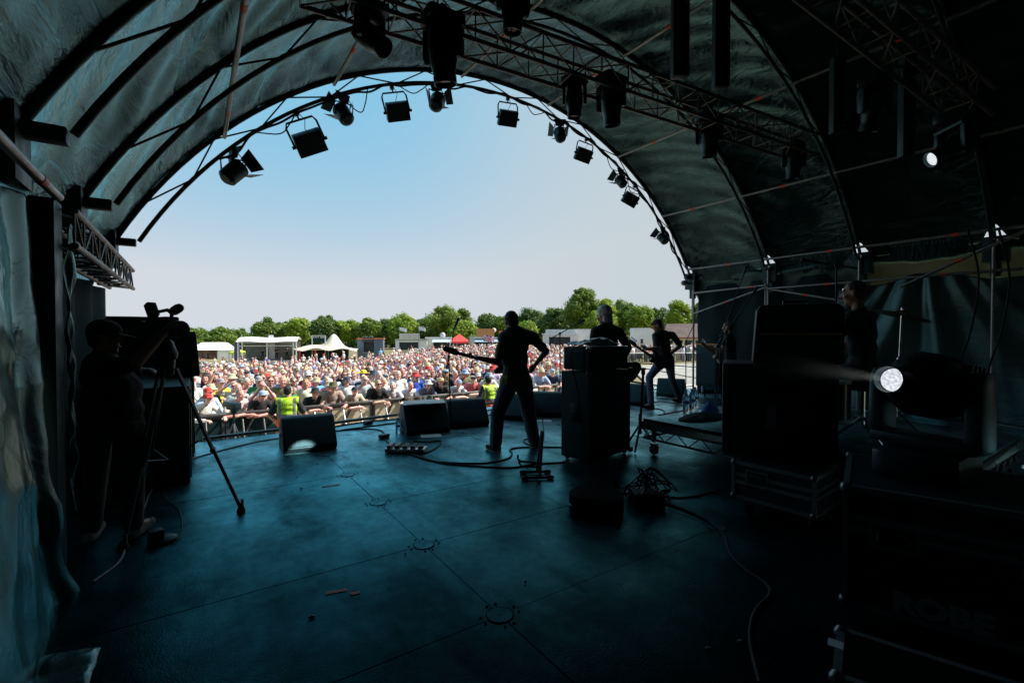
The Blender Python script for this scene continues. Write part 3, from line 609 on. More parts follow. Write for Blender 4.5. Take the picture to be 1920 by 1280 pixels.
def arms(mb, J, i, frac=2., b=1.):
    for s in 'LR':
        S, E, Wr = J['sh' + s], J['el' + s], J['wr' + s]; r0, r1, r2, r3 = .056 * b, .043 * b, .044 * b, .028 * b
        if frac >= 1: mb.cap(S, E, r0 + i, r1 + i)
        else: mb.cap(S, S.lerp(E, frac), r0 + i, lerp(r0, r1, frac) + i * 1.4)
        if frac > 1: q = min(1, frac - 1); mb.cap(E, E.lerp(Wr, q), r2 + i, lerp(r2, r3, q) + i)
def legs(mb, J, i, b=1., lo=1.):
    for s in 'LR':
        H, K, A = J['hip' + s], J['kn' + s], J['an' + s]; mb.cap(H, K, .088 * b + i, .058 * b + i); e = K.lerp(A, lo)
        mb.cap(K, e, .057 * b + i, .042 * b + i + .004); mb.cap(K.lerp(A, .12), K.lerp(A, .42), .056 * b + i, .05 * b + i)
def head(mb, J, f, fine=True):
    c = J['head']; k_ = J.get('hs', 1.); F, U, Rr = f.hF * k_, f.hU * k_, f.hR * k_; a = lambda x, y, z: (Rr * x, F * y, U * z)
    mb.ell(c + U * .022 - F * .008, a(.076, .096, .098), 18, 12); mb.ell(c - U * .045 + F * .02, a(.058, .07, .075), 14, 10)
    mb.cap(c - U * .098 + F * .062, c - U * .095 + F * .05, .026, .03); mb.cap(c + F * .088 + U * .012, c + F * .104 - U * .026, .011, .017)
    mb.cap(c + F * .078 + U * .03 - Rr * .04, c + F * .078 + U * .03 + Rr * .04, .016, .016)
    for s in (-1, 1):
        mb.ell(c + Rr * (.078 * s) - F * .005 - U * .008, (Rr * .012, F * .02 , U * .034), 10, 8); mb.sph(c + Rr * .04 * s + F * .066 - U * .03, .026)
    mb.cap(J['neck'] - f.up * .03, c - U * .06 - F * .015, .058, .052)
def face_bits(me, J, f, eyes=True):
    mb = MB(); c = J['head']; k_ = J.get('hs', 1.); F, U, Rr = f.hF * k_, f.hU * k_, f.hR * k_
    for s in (-1, 1):
        if eyes:
            mb.m(2).ell(c + Rr * (.033 * s) + F * .083 + U * .004, (Rr * .014, F * .008, U * .008), 10, 6); mb.m(0).ell(c + Rr * (.033 * s) + F * .088 + U * .004, (Rr * .007, F * .005, U * .007), 8, 6)
            mb.m(0).cap(c + Rr * (.02 * s) + F * .092 + U * .026, c + Rr * (.05 * s) + F * .082 + U * .026, .004, .003, 6)
    mb.m(1).ell(c + F * .087 - U * .062, (Rr * .024, F * .009, U * .007), 10, 6)
    b = mb.mesh('bits', [EYED, LIPS, EYEW], smooth=60)
    bm = bmesh.new(); bm.from_mesh(me); k = len(bm.faces); bm.from_mesh(b); bm.faces.ensure_lookup_table()
    for p in bm.faces[k:]: p.material_index += 1; p.smooth = True
    bm.to_mesh(me); bm.free(); me.materials.clear()
    for q in (SKIN, EYED, LIPS, EYEW): me.materials.append(q)
def hand(mb, wr, d, n, side, curl=.6, sc=1., spread=.0):
    d = Vector(d).normalized(); n = Vector(n); n = (n - d * n.dot(d)).normalized(); a = d.cross(n) * side   # a: towards the thumb
    mb.cap(wr, wr + d * .03 * sc, .026 * sc, .026 * sc, 8)
    mb.ell(wr + d * .06 * sc, (d * .058 * sc, a * .043 * sc, n * .019 * sc), 12, 8)
    for k, (o, l) in enumerate(((.031, .074), (.0105, .083), (-.0105, .077), (-.031, .06))):
        p = wr + d * (.10 - .012 * abs(k - 1.2) * .6) * sc + a * o * sc; dd = (d + a * o * spread * 12).normalized(); c = curl * (1 + .12 * k)
        for q, fr in enumerate((.45, .32, .26)):
            t = c * (.55 if q == 0 else .9); dd = (Matrix.Rotation(-t * 1.0, 3, d.cross(n)) @ dd) if False else (dd * math.cos(t) + n * math.sin(t)).normalized() if q == 0 else (dd * math.cos(t) + (n - dd * n.dot(dd)).normalized() * math.sin(t) if abs(n.dot(dd)) < .98 else (dd * math.cos(t) - d * math.sin(t))).normalized()
            e = p + dd * l * fr * sc; mb.cap(p, e, (.0098 - .0009 * q) * sc, (.0092 - .001 * q) * sc, 8); p = e
    p = wr + d * .03 * sc + a * .032 * sc; td = (d * .6 + a * .75 + n * .35).normalized(); e = p + td * .042 * sc; mb.cap(p, e, .014 * sc, .0115 * sc, 8)
    td = (d * .85 + a * .1 + n * (.25 + .5 * curl)).normalized(); mb.cap(e, e + td * .033 * sc, .011 * sc, .009 * sc, 8)
def shoe(mb, A, T, sole=False):
    d = Vector((T.x - A.x, T.y - A.y, 0)).normalized(); z0 = min(A.z - .085, T.z - .02); h = A.copy(); h.z = A.z - .045
    mb.cap(h - d * .035, h + d * .02, .044, .046); t = T.copy(); mb.cap(h + d * .03 - UZ * .005, t + UZ * .02, .044, .036); mb.cap(A, h, .05, .048)
def hair_mb(J, f, style, i=.012):
    c = J['head']; k_ = J.get('hs', 1.); F, U, Rr = f.hF * k_, f.hU * k_, f.hR * k_; mb = MB(); a = lambda x, y, z: (Rr * x, F * y, U * z)
    if style == 'short':
        mb.ell(c + U * .034 - F * .02, a(.08 + i * .4, .09 + i * .3, .094 + i * .4), 18, 12); mb.ell(c - U * .02 - F * .045, a(.074, .055, .07), 14, 10)
    elif style == 'crop':
        mb.ell(c + U * .03 - F * .016, a(.0795, .093, .094), 18, 12); mb.ell(c - U * .02 - F * .045, a(.073, .052, .06), 14, 10)
    elif style == 'fringe':       # balding: hair round the back and sides
        mb.ell(c - U * .002 - F * .03, a(.084, .078, .05), 16, 10)
    elif style == 'fluffy':
        mb.ell(c + U * .045 - F * .015, a(.094, .108, .105), 18, 12); mb.ell(c - U * .03 - F * .05, a(.086, .065, .085), 14, 10)
        rr = random.Random(4)
        for k in range(70):
            v = Vector((rr.uniform(-1, 1), rr.uniform(-1, .7), rr.uniform(-.3, 1))).normalized(); p = c + U * .04 - F * .015 + Rr * v.x * .088 + F * v.y * .1 + U * v.z * .1; mb.sph(p, rr.uniform(.012, .024), 6, 5)
    elif style == 'swept':
        mb.ell(c + U * .036 - F * .016, a(.084, .1, .092), 18, 12); mb.ell(c - U * .02 - F * .045, a(.08, .058, .075), 14, 10)
        for k in range(9): mb.cap(c + U * (.07 - .004 * k) + F * .06 + Rr * (.012 * (k - 4)), c + U * (.05 - .004 * k) + F * .108 + Rr * (.015 * (k - 4)), .013, .005, 7)
    elif style == 'long':
        mb.ell(c + U * .034 - F * .018, a(.088, .098, .098), 18, 12); mb.cap(c - F * .05 + U * .0, c - F * .06 - U * .24, .085, .07)
        for s in (-1, 1): mb.cap(c + Rr * .075 * s - F * .01 + U * .02, c + Rr * .085 * s + F * .01 - U * .2, .03, .036)
    elif style == 'bob':
        mb.ell(c + U * .032 - F * .018, a(.09, .1, .098), 18, 12); mb.ell(c - F * .04 - U * .05, a(.092, .07, .08), 14, 10)
        for s in (-1, 1): mb.cap(c + Rr * .078 * s - F * .01 + U * .02, c + Rr * .082 * s + F * .005 - U * .09, .028, .028)
    return mb
def hat_mesh(kind):
    # head frame: x right, y forward, z up, origin at head centre
    mb = MB()
    if kind == 'cap':
        mb.ell((0, -.008, .045), ((.088, 0, 0), (0, .106, 0), (0, 0, .085)), 18, 12); v = [(.086 * math.sin(t), .07 + .105 * math.cos(t)) for t in np.linspace(-1.5, 1.5, 14)]
        mb.prism(v, .036, .044, Matrix.Rotation(R(-8), 4, 'X')); mb.sph((0, -.008, .13), .008, 8, 6); cut = .03
    elif kind == 'flat':
        mb.ell((0, .0, .06), ((.098, 0, 0), (0, .13, 0), (0, 0, .055)), 18, 12); cut = .03
        mb.prism([(.08 * math.sin(t), .07 + .08 * math.cos(t)) for t in np.linspace(-1.5, 1.5, 14)], .038, .048)
    elif kind == 'bucket':
        mb.lathe([(.155, .0), (.15, .012), (.1, .045), (.09, .12), (.06, .135), (0, .138)], 24)
    elif kind == 'straw':
        mb.lathe([(.2, .045), (.19, .028), (.12, .035), (.094, .045), (.088, .11), (.06, .135), (0, .128)], 28)
    elif kind == 'beanie':
        mb.ell((0, -.012, .04), ((.088, 0, 0), (0, .105, 0), (0, 0, .1)), 16, 10)
    bm_ = mb
    me = bm_.mesh('hat_' + kind, CLOTH, smooth=50)
    if kind in ('cap', 'flat', 'beanie'):
        bm = bmesh.new(); bm.from_mesh(me); bmesh.ops.bisect_plane(bm, geom=bm.verts[:] + bm.edges[:] + bm.faces[:], plane_co=(0, 0, .022), plane_no=(0, -.25, -1), clear_outer=True); bm.to_mesh(me); bm.free()
    return me
def shades_mesh(m=None):
    mb = MB()
    for s in (-1, 1): mb.ell((.035 * s, .094, .006), ((.029, -.012 * s, 0), (0, .009, 0), (0, 0, .02)), 12, 8); mb.tube((.062 * s, .088, .012), (.082 * s, .0, .01), .003, 5)
    mb.tube((-.01, .1, .012), (.01, .1, .012), .004, 5); return mb.mesh('sunglasses', m or SHADE, smooth=50)
def figure(J, label, base, skin=(.45, .26, .19), shirt=(.02, .02, .02), trousers=(.03, .05, .09), shoes=(.02, .02, .02), hair='short', haircol=(.08, .07, .06), sleeve=.55, b=1., belly=0., hem=1., hemw=0., trw=0., vox=.0085, hands=None, group=None, eyes=True, shirtname='shirt', tr_lo=.96, cloth_amp=.006):
    """One person in world joints J; the body is one skinned surface, clothes and hair are its children."""
    B = Vector(base); J = {k: (v if k == 'hs' else Vector(v) - B if k not in ('look', 'hup') else Vector(v)) for k, v in J.items()}; f = frames(J)
    mb = MB(); torso(mb, J, f, 0, b, belly); arms(mb, J, 0, 2, b); legs(mb, J, 0, b); head(mb, J, f)
    for s, sg in (('L', -1), ('R', 1)):
        d, n, c = (hands or {}).get(s, (J['wr' + s] - J['el' + s], f.fw, .5)); hand(mb, J['wr' + s], d, n, sg if False else (1 if s == 'R' else -1), c)
        mb.cap(J['an' + s], J['to' + s] + UZ * .02, .035, .028)
    me = remesh(mb, vox, 3); face_bits(me, J, f, eyes)
    body = link('person', me); body.location = B; body.color = (*skin, 1); tag(body, label, 'person', group)
    sh = MB(); torso(sh, J, f, .014 + hemw * .4, b, belly, hem, hemw); arms(sh, J, .012, sleeve, b)
    sh.cap(J['neck'] - f.up * .03, J['neck'] + (J['head'] - J['neck']) * .16, .066, .062)
    o = link(shirtname, remesh(sh, vox * 1.1, 4, (cloth_amp, 16)), body); o.data.materials.append(CLOTH); o.color = (*shirt, 1); body_shirt = o
    tr = MB(); legs(tr, J, .014 + trw, b, tr_lo); tr.ell(J['pelvis'] - UZ * .01, (f.hr * (.166 * b + .01 + belly * .3), f.hf * (.122 * b + .01 + belly * .5), UZ * .12), 16, 10)
    for s in 'LR': tr.cap(J['hip' + s], J['pelvis'], .1 * b, .1 * b)
    o = link('trousers', remesh(tr, vox * 1.1, 4, (cloth_amp, 14)), body); o.data.materials.append(CLOTH); o.color = (*trousers, 1)
    for s in 'LR':
        m_ = MB(); shoe(m_, J['an' + s], J['to' + s]); me2 = remesh(m_, vox, 3); o = link('shoe', me2, body); o.data.materials.append(CLOTH); o.color = (*shoes, 1)
    if hair: o = link('hair', remesh(hair_mb(J, f, hair), vox, 2, (.004, 55)), body); o.data.materials.append(HAIR); o.color = (*haircol, 1)
    body['shirt_name'] = body_shirt.name
    return body, J, f
def stand(x, y, z, yaw, h=1.76, lean=0., aL=None, aR=None, feet=.13, look=None):
    """joints of a standing person, facing yaw (0 = +Y, positive turns left)"""
    s = h / 1.76; M = Matrix.Translation((x, y, z)) @ Matrix.Rotation(yaw, 4, 'Z') @ Matrix.Scale(s, 4); L = lean
    J = dict(pelvis=(0, -.02, .97), neck=(0, -.01 + L * .5, 1.46 - L * .1), head=(0, .035 + L * .72, 1.635 - L * .18), shL=(-.175, L * .42, 1.43 - L * .1), shR=(.175, L * .42, 1.43 - L * .1),
             hipL=(-.09, -.01, .93), hipR=(.09, -.01, .93), knL=(-feet, .02, .5), knR=(feet, .02, .5), anL=(-feet - .02, -.02, .085), anR=(feet + .02, -.02, .085), toL=(-feet - .05, .15, .03), toR=(feet + .05, .15, .03),
             elL=(-.27, -.02 + L * .3, 1.14), elR=(.27, -.02 + L * .3, 1.14), wrL=(-.27, .06, .89), wrR=(.27, .06, .89))
    for k, a in (('L', aL), ('R', aR)):
        if a: J['el' + k], J['wr' + k] = a
    J = {k: M @ Vector(v) for k, v in J.items()}; r = M.to_3x3()
    J['look'] = (r @ Vector(look or (0, 1, -.05))).normalized(); return J

# ------------------------------------------------------------------ guitars
def guitar(label, M, body_col, kind='bass', strapcol=(.01, .01, .01)):
    t = thing(kind == 'bass' and 'bass_guitar' or 'electric_guitar', label, 'guitar', M=M); bass = kind == 'bass'; k = 1.12 if bass else 1.
    out = [(-.23, .0), (-.225, .09), (-.18, .15), (-.1, .155), (-.03, .115), (.03, .105), (.1, .13), (.19, .15), (.22, .135), (.2, .1), (.13, .06), (.12, .03), (.12, -.03), (.15, -.07), (.16, -.105), (.12, -.12), (.03, -.1), (-.04, -.115), (-.11, -.155), (-.19, -.14), (-.225, -.08)]
    out = [(x * k, y * k) for x, y in out]
    P = smooth_path([(x, y, 0) for x, y in out + out[:1]], 4)[:-1]
    bm_ = mat('guitar_lacquer_' + kind + str(int(body_col[0] * 100)), body_col, .2, nsc=4, namt=.06); MB().prism([(p.x, p.y) for p in P], -.022, .022).build('body', bm_, t, bevel=.006)
    MB().prism([(p.x * .62 + .02, p.y * .58 - .025) for p in P], .0222, .0245).build('pickguard', PLAST if not bass else WHITEP, t)
    L = (.62 if bass else .46) * 1.06; x0 = .09; MB().prism([(x0, -.03), (x0 + L, -.021), (x0 + L, .021), (x0, .03)], .012, .036).build('neck', WOOD, t, bevel=.004)
    MB().prism([(x0 + .02, -.028), (x0 + L, -.0205), (x0 + L, .0205), (x0 + .02, .028)], .0362, .041).build('fretboard', DWOOD, t)
    h = MB(); e = x0 + L; hp = [(e, -.021), (e + .05, -.035), (e + .2, -.02), (e + .235, .01), (e + .2, .05), (e + .06, .052), (e, .024)]; h.prism(hp, .008, .026); ho = h.build('headstock', WOOD if not bass else PLAST, t, bevel=.003)
    for q in range(4 if bass else 6):
        xx = e + .05 + q * (.042 if bass else .028); MB().tube((xx, .045, .017), (xx, .085, .017), .004, 6).box((xx, .092, .017), (.02, .022, .008)).tube((xx, .02, .026), (xx, .02, .042), .006, 8).build('tuning_peg', CHROME, ho)
    MB().box((-.12 * k, 0, .03), (.05, .09, .014)).build('bridge', CHROME, t, bevel=.002)
    for xx in (-.05, .03): MB().box((xx, 0, .027), (.035, .085, .012)).build('pickup', PLAST, t, bevel=.003)
    st = MB(); n = 4 if bass else 6
    for q in range(n): yy = (q - (n - 1) / 2) * .009; st.tube((-.12 * k, yy * 1.5, .044), (e + .02, yy * .9, .044), .0009, 4)
    st.build('strings', CHROME, t)
    return t
def strap(pts, t, w=.05):
    Mi = t.matrix_world.inverted() if t.matrix_world != Matrix.Identity(4) else Matrix.Identity(4)
    P = [Mi @ p for p in smooth_path(pts, 8)]; mb = MB(); mb.path(P, .012, 8); return mb.build('strap', CLOTHB, t, smooth=60)
def wrist_dir(J, s): return J['wr' + s] - J['el' + s]

# ------------------------------------------------------------------ bass player (back to us)
d0 = 6.05
J = dict(pelvis=W(968, 704, d0), neck=W(963.5, 617, d0 - .02), head=W(959, 603.5, d0 + .05), shL=W(946, 633, d0 - .1), shR=W(998, 633, d0 + .08), elL=W(933, 678, d0 - .1), wrL=W(897, 671, d0 - .16),
         elR=W(1024, 658, d0 - .03), wrR=W(1004, 683, d0 + .22), hipL=W(957, 714, d0 - .05), hipR=W(981, 714, d0 + .08), knL=W(933, 774, d0 - .05), knR=W(991.5, 774, d0 + .08), anL=W(929.5, 829.5, d0 - .1), anR=W(1001.5, 826.5, d0 + .12),
         toL=W(915, 838, d0 - .05), toR=W(1009, 832, d0 + .2))
for a in 'LR': J['an' + a].z = .085; J['to' + a].z = .03
J['hs'] = 1.1; J['look'] = (CF * .86 - CR * .35 - UZ * .38); J['hup'] = Vector((0, 0, 1)) - CR * .06
bb, Jb, fb = figure(J, 'person in dark waistcoat and olive sleeves playing bass, feet apart, back turned', (J['pelvis'].x, J['pelvis'].y, 0), shirt=(.2, .17, .04), trousers=(.06, .1, .16), shoes=(.12, .13, .09), hair='short', haircol=(.045, .042, .04), sleeve=.72, b=1.02, belly=.012, hem=.7, hemw=.03, trw=.022,
               hands={'L': (CR * -1 + UZ * .1 + CF * .3, UZ + CR * .1, .95), 'R': (J['wrR'] - J['elR'], CF * -.3 - UZ, .5)})
# waistcoat over the shirt: torso shell without sleeves
wc = MB(); torso(wc, Jb, fb, .032, 1.03, .012, .75, .012)
o = link('waistcoat', remesh(wc, .01, 4, (.005, 15)), bb); o.data.materials.append(CLOTH); o.color = (.04, .1, .1, 1)
for s in 'LR':
    q = MB(); A, T = Jb['an' + s], Jb['to' + s]; dd = Vector((T.x - A.x, T.y - A.y, 0)).normalized(); q.cap((A - dd * .035).xy.to_3d() + UZ * .014, T.xy.to_3d() + UZ * .014, .046, .04); me = q.mesh('sole', mat('white_sole', (.6, .6, .55), .6, nsc=20, namt=.1)); 
    me.transform(Matrix.Diagonal((1, 1, .32, 1))); link('sole', me, bb)
gc = Vector((J['pelvis'].x + .02, J['pelvis'].y + .235, 1.07)); gt = W(846, 659, d0 - .26)
gb = guitar('dark bass guitar held at the waist, long neck pointing level past the microphone stand', frameM(gc, gt - gc, Vector((.1, 1, .15))), (.03, .03, .035), 'bass')
bpy.context.view_layer.update()
strap([gc + Vector((.12, -.02, .1)), J['shL'].lerp(J['neck'], .35) + UZ * .085, J['shR'].lerp(J['pelvis'], .45) - CF * .17, gc + Vector((.25, -.05, 0))], gb)
# ------------------------------------------------------------------ white haired guitarist behind the amplifier
d0 = 6.75
J = dict(pelvis=W(1138, 705, d0), neck=W(1137, 607, d0), head=W(1132.5, 591.5, d0 - .02), shL=W(1117, 622, d0 - .12), shR=W(1161, 623, d0 + .1), elL=W(1109, 660, d0 - .2), wrL=W(1098, 668, d0 - .05), elR=W(1178, 652, d0 + .02), wrR=W(1160, 684, d0 + .22),
         hipL=W(1127, 712, d0), hipR=W(1149, 712, d0), knL=W(1124, 762, d0), knR=W(1156, 764, d0), anL=W(1122, 806, d0), anR=W(1172, 805, d0), toL=W(1116, 812, d0 + .1), toR=W(1178, 812, d0 + .1))
for a in 'LR': J['an' + a].z = .085; J['to' + a].z = .03
J['hs'] = 1.06; J['look'] = CF * .75 - CR * .62 - UZ * .18
wb, Jw, fw_ = figure(J, 'person in black jacket and blue scarf standing behind the amplifier stack, back turned', (J['pelvis'].x, J['pelvis'].y, 0), shirt=(.012, .012, .014), trousers=(.012, .012, .014), hair='fluffy', haircol=(.85, .84, .8), sleeve=1.95, b=1.08, belly=.03, hem=1.5, shirtname='jacket')
sc_ = MB(); n0 = Jw['neck'] + UZ * .02
for k, (rz, rr) in enumerate(((0, .075), (.028, .07), (.052, .066))):
    sc_.path([n0 + UZ * rz + CR * (rr * math.cos(a) * 1.05) + CF * (rr * math.sin(a)) + UZ * .008 * math.sin(3 * a + k) for a in np.linspace(0, 2 * math.pi, 22)[:-1]], .021, 8, closed=True)
o = link('scarf', remesh(sc_, .009, 2, (.004, 60)), wb); o.data.materials.append(CLOTH); o.color = (.07, .13, .26, 1)
gc = W(1172, 690, d0 + .1); guitar('black guitar hanging at the side of the white haired person', frameM(gc, CR * -.8 + UZ * .35 - CF * .2, CF + CR * .5), (.012, .012, .012), 'lead')
# ------------------------------------------------------------------ guitarist in black T-shirt
d0 = 9.75
J = dict(pelvis=W(1248, 672, d0 + .05), neck=W(1239, 621, d0), head=W(1231.5, 609.5, d0 - .03), shL=W(1229, 630, d0 - .16), shR=W(1261, 628, d0 + .16), elL=W(1231, 653, d0 - .32), wrL=W(1212, 654.5, d0 - .42), elR=W(1276, 648, d0 + .12), wrR=W(1255, 665, d0 + .1),
         hipL=W(1240, 678, d0 - .06), hipR=W(1255, 678, d0 + .12), knL=W(1217.5, 707, d0 - .2), knR=W(1260, 711, d0 + .3), anL=W(1221, 756, d0 - .4), anR=W(1274, 748, d0 + .55), toL=W(1206, 761, d0 - .45), toR=W(1263, 752, d0 + .5))
for a in 'LR': J['an' + a].z = .085; J['to' + a].z = .03
J['hs'] = 1.08; J['look'] = CF * .15 - CR * .95 - UZ * .3
kb, Jk, fk = figure(J, 'person in black T-shirt and jeans leaning back playing an electric guitar, legs wide', (J['pelvis'].x, J['pelvis'].y, 0), shirt=(.01, .01, .011), trousers=(.06, .09, .15), shoes=(.015, .015, .017), hair='swept', haircol=(.09, .06, .04), sleeve=.75, b=1.08, belly=.035, hem=1.1,
               hands={'L': (CR * -.7 + UZ * .5, UZ * -.3 + CF * .8, .9), 'R': (CR * -.8 - UZ * .5, CF * -1, .4)}, skin=(.5, .3, .22))
gc = W(1232, 674, d0 - .32); gt = W(1177, 637.5, d0 - .62); guitar('dark electric guitar held low by the person in black T-shirt', frameM(gc, gt - gc, CF * .75 - CR * .45 + UZ * .1), (.03, .03, .035), 'lead')
# ------------------------------------------------------------------ far guitarist beyond the riser
p = W(1367, 700, 10.3); J = stand(p.x, p.y, 0, R(20), 1.78, aL=((-.3, .1, 1.12), (-.38, .32, 1.2)), aR=((.3, -.05, 1.14), (.1, .22, 1.02)), feet=.16)
q, _, _ = figure(J, 'person in dark clothes playing a guitar in the gloom beyond the riser', (p.x, p.y, 0), shirt=(.005, .005, .006), trousers=(.01, .014, .022), hair='short', haircol=(.06, .05, .04), vox=.011)
gM = Matrix.Translation((p.x, p.y, 0)) @ Matrix.Rotation(R(20), 4, 'Z'); gc = gM @ Vector((.06, .24, 1.02)); gt = gM @ Vector((-.6, .4, 1.28)); guitar('pale electric guitar of the person in the gloom beyond the riser', frameM(gc, gt - gc, gM.to_3x3() @ Vector((.1, 1, .1))), (.6, .6, .55), 'lead')
# ------------------------------------------------------------------ drummer, seated high on the riser
RZ = .45
p = W(1612, 660, 4.6); hp = W(1606, 549, 4.6)
J = dict(pelvis=(p.x, p.y - .03, 1.17), neck=(p.x, p.y, 1.70), head=(hp.x, hp.y + .02, hp.z), shL=(p.x - .18, p.y + .02, 1.66), shR=(p.x + .18, p.y + .0, 1.66), elL=(p.x - .26, p.y + .16, 1.4), elR=(p.x + .26, p.y + .14, 1.4), wrL=(p.x - .16, p.y + .38, 1.36), wrR=(p.x + .14, p.y + .38, 1.36),
         hipL=(p.x - .1, p.y, 1.13), hipR=(p.x + .1, p.y, 1.13), knL=(p.x - .22, p.y + .4, 1.02), knR=(p.x + .2, p.y + .4, 1.02), anL=(p.x - .24, p.y + .45, .55), anR=(p.x + .2, p.y + .5, .55), toL=(p.x - .26, p.y + .62, .49), toR=(p.x + .2, p.y + .68, .49))
J['look'] = Vector((-.25, 1, -.05)); J = {k: Vector(v) for k, v in J.items()}
figure(J, 'person in dark shirt seated at the drum kit, cropped hair, side lit face', (p.x, p.y, RZ), shirt=(.016, .016, .02), trousers=(.02, .02, .025), hair='crop', haircol=(.05, .045, .04), vox=.01, hands={'L': (Vector((.3, 1, 0)), Vector((0, 0, -1)), .9), 'R': (Vector((-.3, 1, 0)), Vector((0, 0, -1)), .9)})
for s in 'LR':
    w = J['wr' + s] + Vector((.02 if s == 'L' else -.02, .09, 0)); tag(MB().tube(w - Vector((0, .1, -.02)), w + Vector((.1 if s == 'L' else -.1, .3, -.02)), .0075, 8, .005).build('drum_stick', WOOD), 'wooden drum stick in the ' + ('near' if s == 'R' else 'far') + ' hand of the person at the drums', 'drum stick')
t = thing('drum_stool', 'round black drum stool under the seated drummer', 'stool', (p.x, p.y - .03, RZ)); MB().lathe([(0, .5), (.15, .5), (.17, .53), (.17, .57), (.14, .6), (0, .6)], 24).build('seat', TOLEX, t); MB().tube((0, 0, .16), (0, 0, .5), .02).build('post', CHROME, t)
for k in range(3): a = k * 2.094; MB().tube((0, 0, .24), (.24 * math.cos(a), .24 * math.sin(a), .012), .012, 8).build('leg', CHROME, t)
# ------------------------------------------------------------------ camera operator at the wall
p = W(212, 900, 3.42); J = stand(p.x, p.y, 0, R(-22), 1.72, aL=((-.22, .2, 1.16), (-.02, .42, 1.12)), aR=((.3, .2, 1.3), (.2, .5, 1.47)), feet=.12)
ch = W(197, 632, 3.42); J['head'] = ch; J['neck'] = ch - UZ * .175 - CR * .02; sp = J['neck']; J['shL'] = sp - CR * .05 + CF * .13 - UZ * .04; J['shR'] = sp + CR * .1 - CF * .13 - UZ * .05
J['elR'] = W(252, 682, 3.38); J['wrR'] = W(306, 624, 3.55); J['elL'] = W(238, 690, 3.7); J['wrL'] = W(262, 694, 3.75)
J['look'] = CR * .85 + CF * .5 - UZ * .1
cb, Jc, fc = figure(J, 'person in cap and dark clothes reaching up to a video camera on its tripod', (p.x, p.y, 0), skin=(.25, .14, .1), shirt=(.006, .01, .01), trousers=(.005, .008, .008), shoes=(.1, .11, .11), hair='short', haircol=(.03, .03, .03), sleeve=.7, b=1.1, belly=.05, hem=1.2, hands={'R': (J['wrR'] - J['elR'], -UZ + CF * .3, .6), 'L': (CR, -UZ, .8)})
hatcap = hat_mesh('cap'); o = link('cap', hatcap, cb); o.color = (.012, .014, .015, 1)
Mh = Matrix((fc.hR, fc.hF, fc.hU)).transposed().to_4x4(); Mh.translation = Jc['head']; o.matrix_local = Mh
# ------------------------------------------------------------------ two stewards in the pit
VESTG = mat('hi_vis_yellow', (.42, .7, .015), .6, nsc=8, namt=.1, bsc=50, bst=.15); VESTO = mat('hi_vis_orange', (.85, .14, .02), .6, nsc=8, namt=.12, bsc=50, bst=.15); TAPE = mat('reflective_tape', (.16, .17, .18), .4, nsc=30, namt=.15)
def steward(x, y, yaw, h, label, headset):
    z = ground_z(x, y); J = stand(x, y, z, yaw, h, aL=((-.33, -.02, 1.15), (-.25, .16, 1.0)), aR=((.33, -.02, 1.15), (.25, .16, 1.0)))
    b, Jl, f = figure(J, label, (x, y, z), shirt=(.012, .016, .025), trousers=(.015, .018, .03), hair='crop', haircol=(.02, .02, .022), sleeve=.8, b=1.12, belly=.05, vox=.01, group='stewards in the pit')
    for nm, m, z0, z1, ii in (('vest', VESTG, 1.17, 1.6, .03), ('vest_skirt', VESTO, .72, 1.12, .034)):
        v = MB(); torso(v, Jl, f, ii, 1.12, .05, 1.9); s = h / 1.76; me = remesh(v, .012, 4, (.006, 13), cut=[((0, 0, z1 * s), (0, 0, 1)), ((0, 0, z0 * s), (0, 0, -1)), (f.rt * .215, f.rt), (f.rt * -.215, -f.rt)])
        o = link(nm, me, b); me.materials.append(m)
    from mathutils.bvhtree import BVHTree
    vm = [c for c in b.children if c.name.split('.')[0] == 'vest'][0].data; bvh = BVHTree.FromPolygons([v_.co for v_ in vm.vertices], [tuple(p_.vertices) for p_ in vm.polygons])
    v = MB(); torso(v, Jl, f, .037, 1.12, .05, 1.9); s = h / 1.76; me = remesh(v, .012, 4, (.006, 13), cut=[((0, 0, 1.18 * s), (0, 0, 1)), ((0, 0, 1.11 * s), (0, 0, -1))]); link('reflective_band', me, b).data.materials.append(TAPE)
    for sx in (-1, 1):
        a = f.rt * sx; me = remesh(v, .012, 4, (.006, 13), cut=[(a * .165, a), (a * .115, -a), ((0, 0, 1.15 * s), (0, 0, -1)), ((0, 0, 1.5 * s), (0, 0, 1))]); link('reflective_strap', me, b).data.materials.append(TAPE)
    for k, (tx, sz, zz) in enumerate((('CARDALL', .07, 1.37), ('SECURITY', .06, 1.275))):
        me = text_mesh(tx, sz, .002, 'lettering', PLAST); o = link('lettering', me, b)
        back = -f.fw; yy = .1 if k == 0 else .118; pos = Jl['pelvis'].lerp(Jl['neck'], .66) * 1; M = Matrix((f.rt, UZ, back)).transposed().to_4x4(); pos.z = zz * s
        M.translation = pos - f.fw * .4; me.transform(M)
        for v_ in me.vertices:
            hit = bvh.ray_cast(v_.co, f.fw)
            if hit[0] is not None: v_.co = hit[0] - f.fw * .004
    if headset:
        e = MB(); c = Jl['head']; EG = mat('ear_defender_green', (.3, .6, .03), .4, nsc=10, namt=.1)
        for sx in (-1, 1): e.ell(c + f.hR * .095 * sx, (f.hR * .028, f.hF * .04, f.hU * .05), 12, 8)
        e.build('ear_defender', EG, b); hb = MB().path([c + f.hR * .1 * math.cos(a) + f.hU * (.135 * math.sin(a)) for a in np.linspace(.1, math.pi - .1, 16)], .009, 6).build('headband', PLAST, b)
    return b
p = cpos((538 - 960) / 872 * 9.6, 9.6); steward(p.x, p.y, R(-12), 1.74, 'person in yellow and orange security vest standing in the pit beside the lit monitor', False)
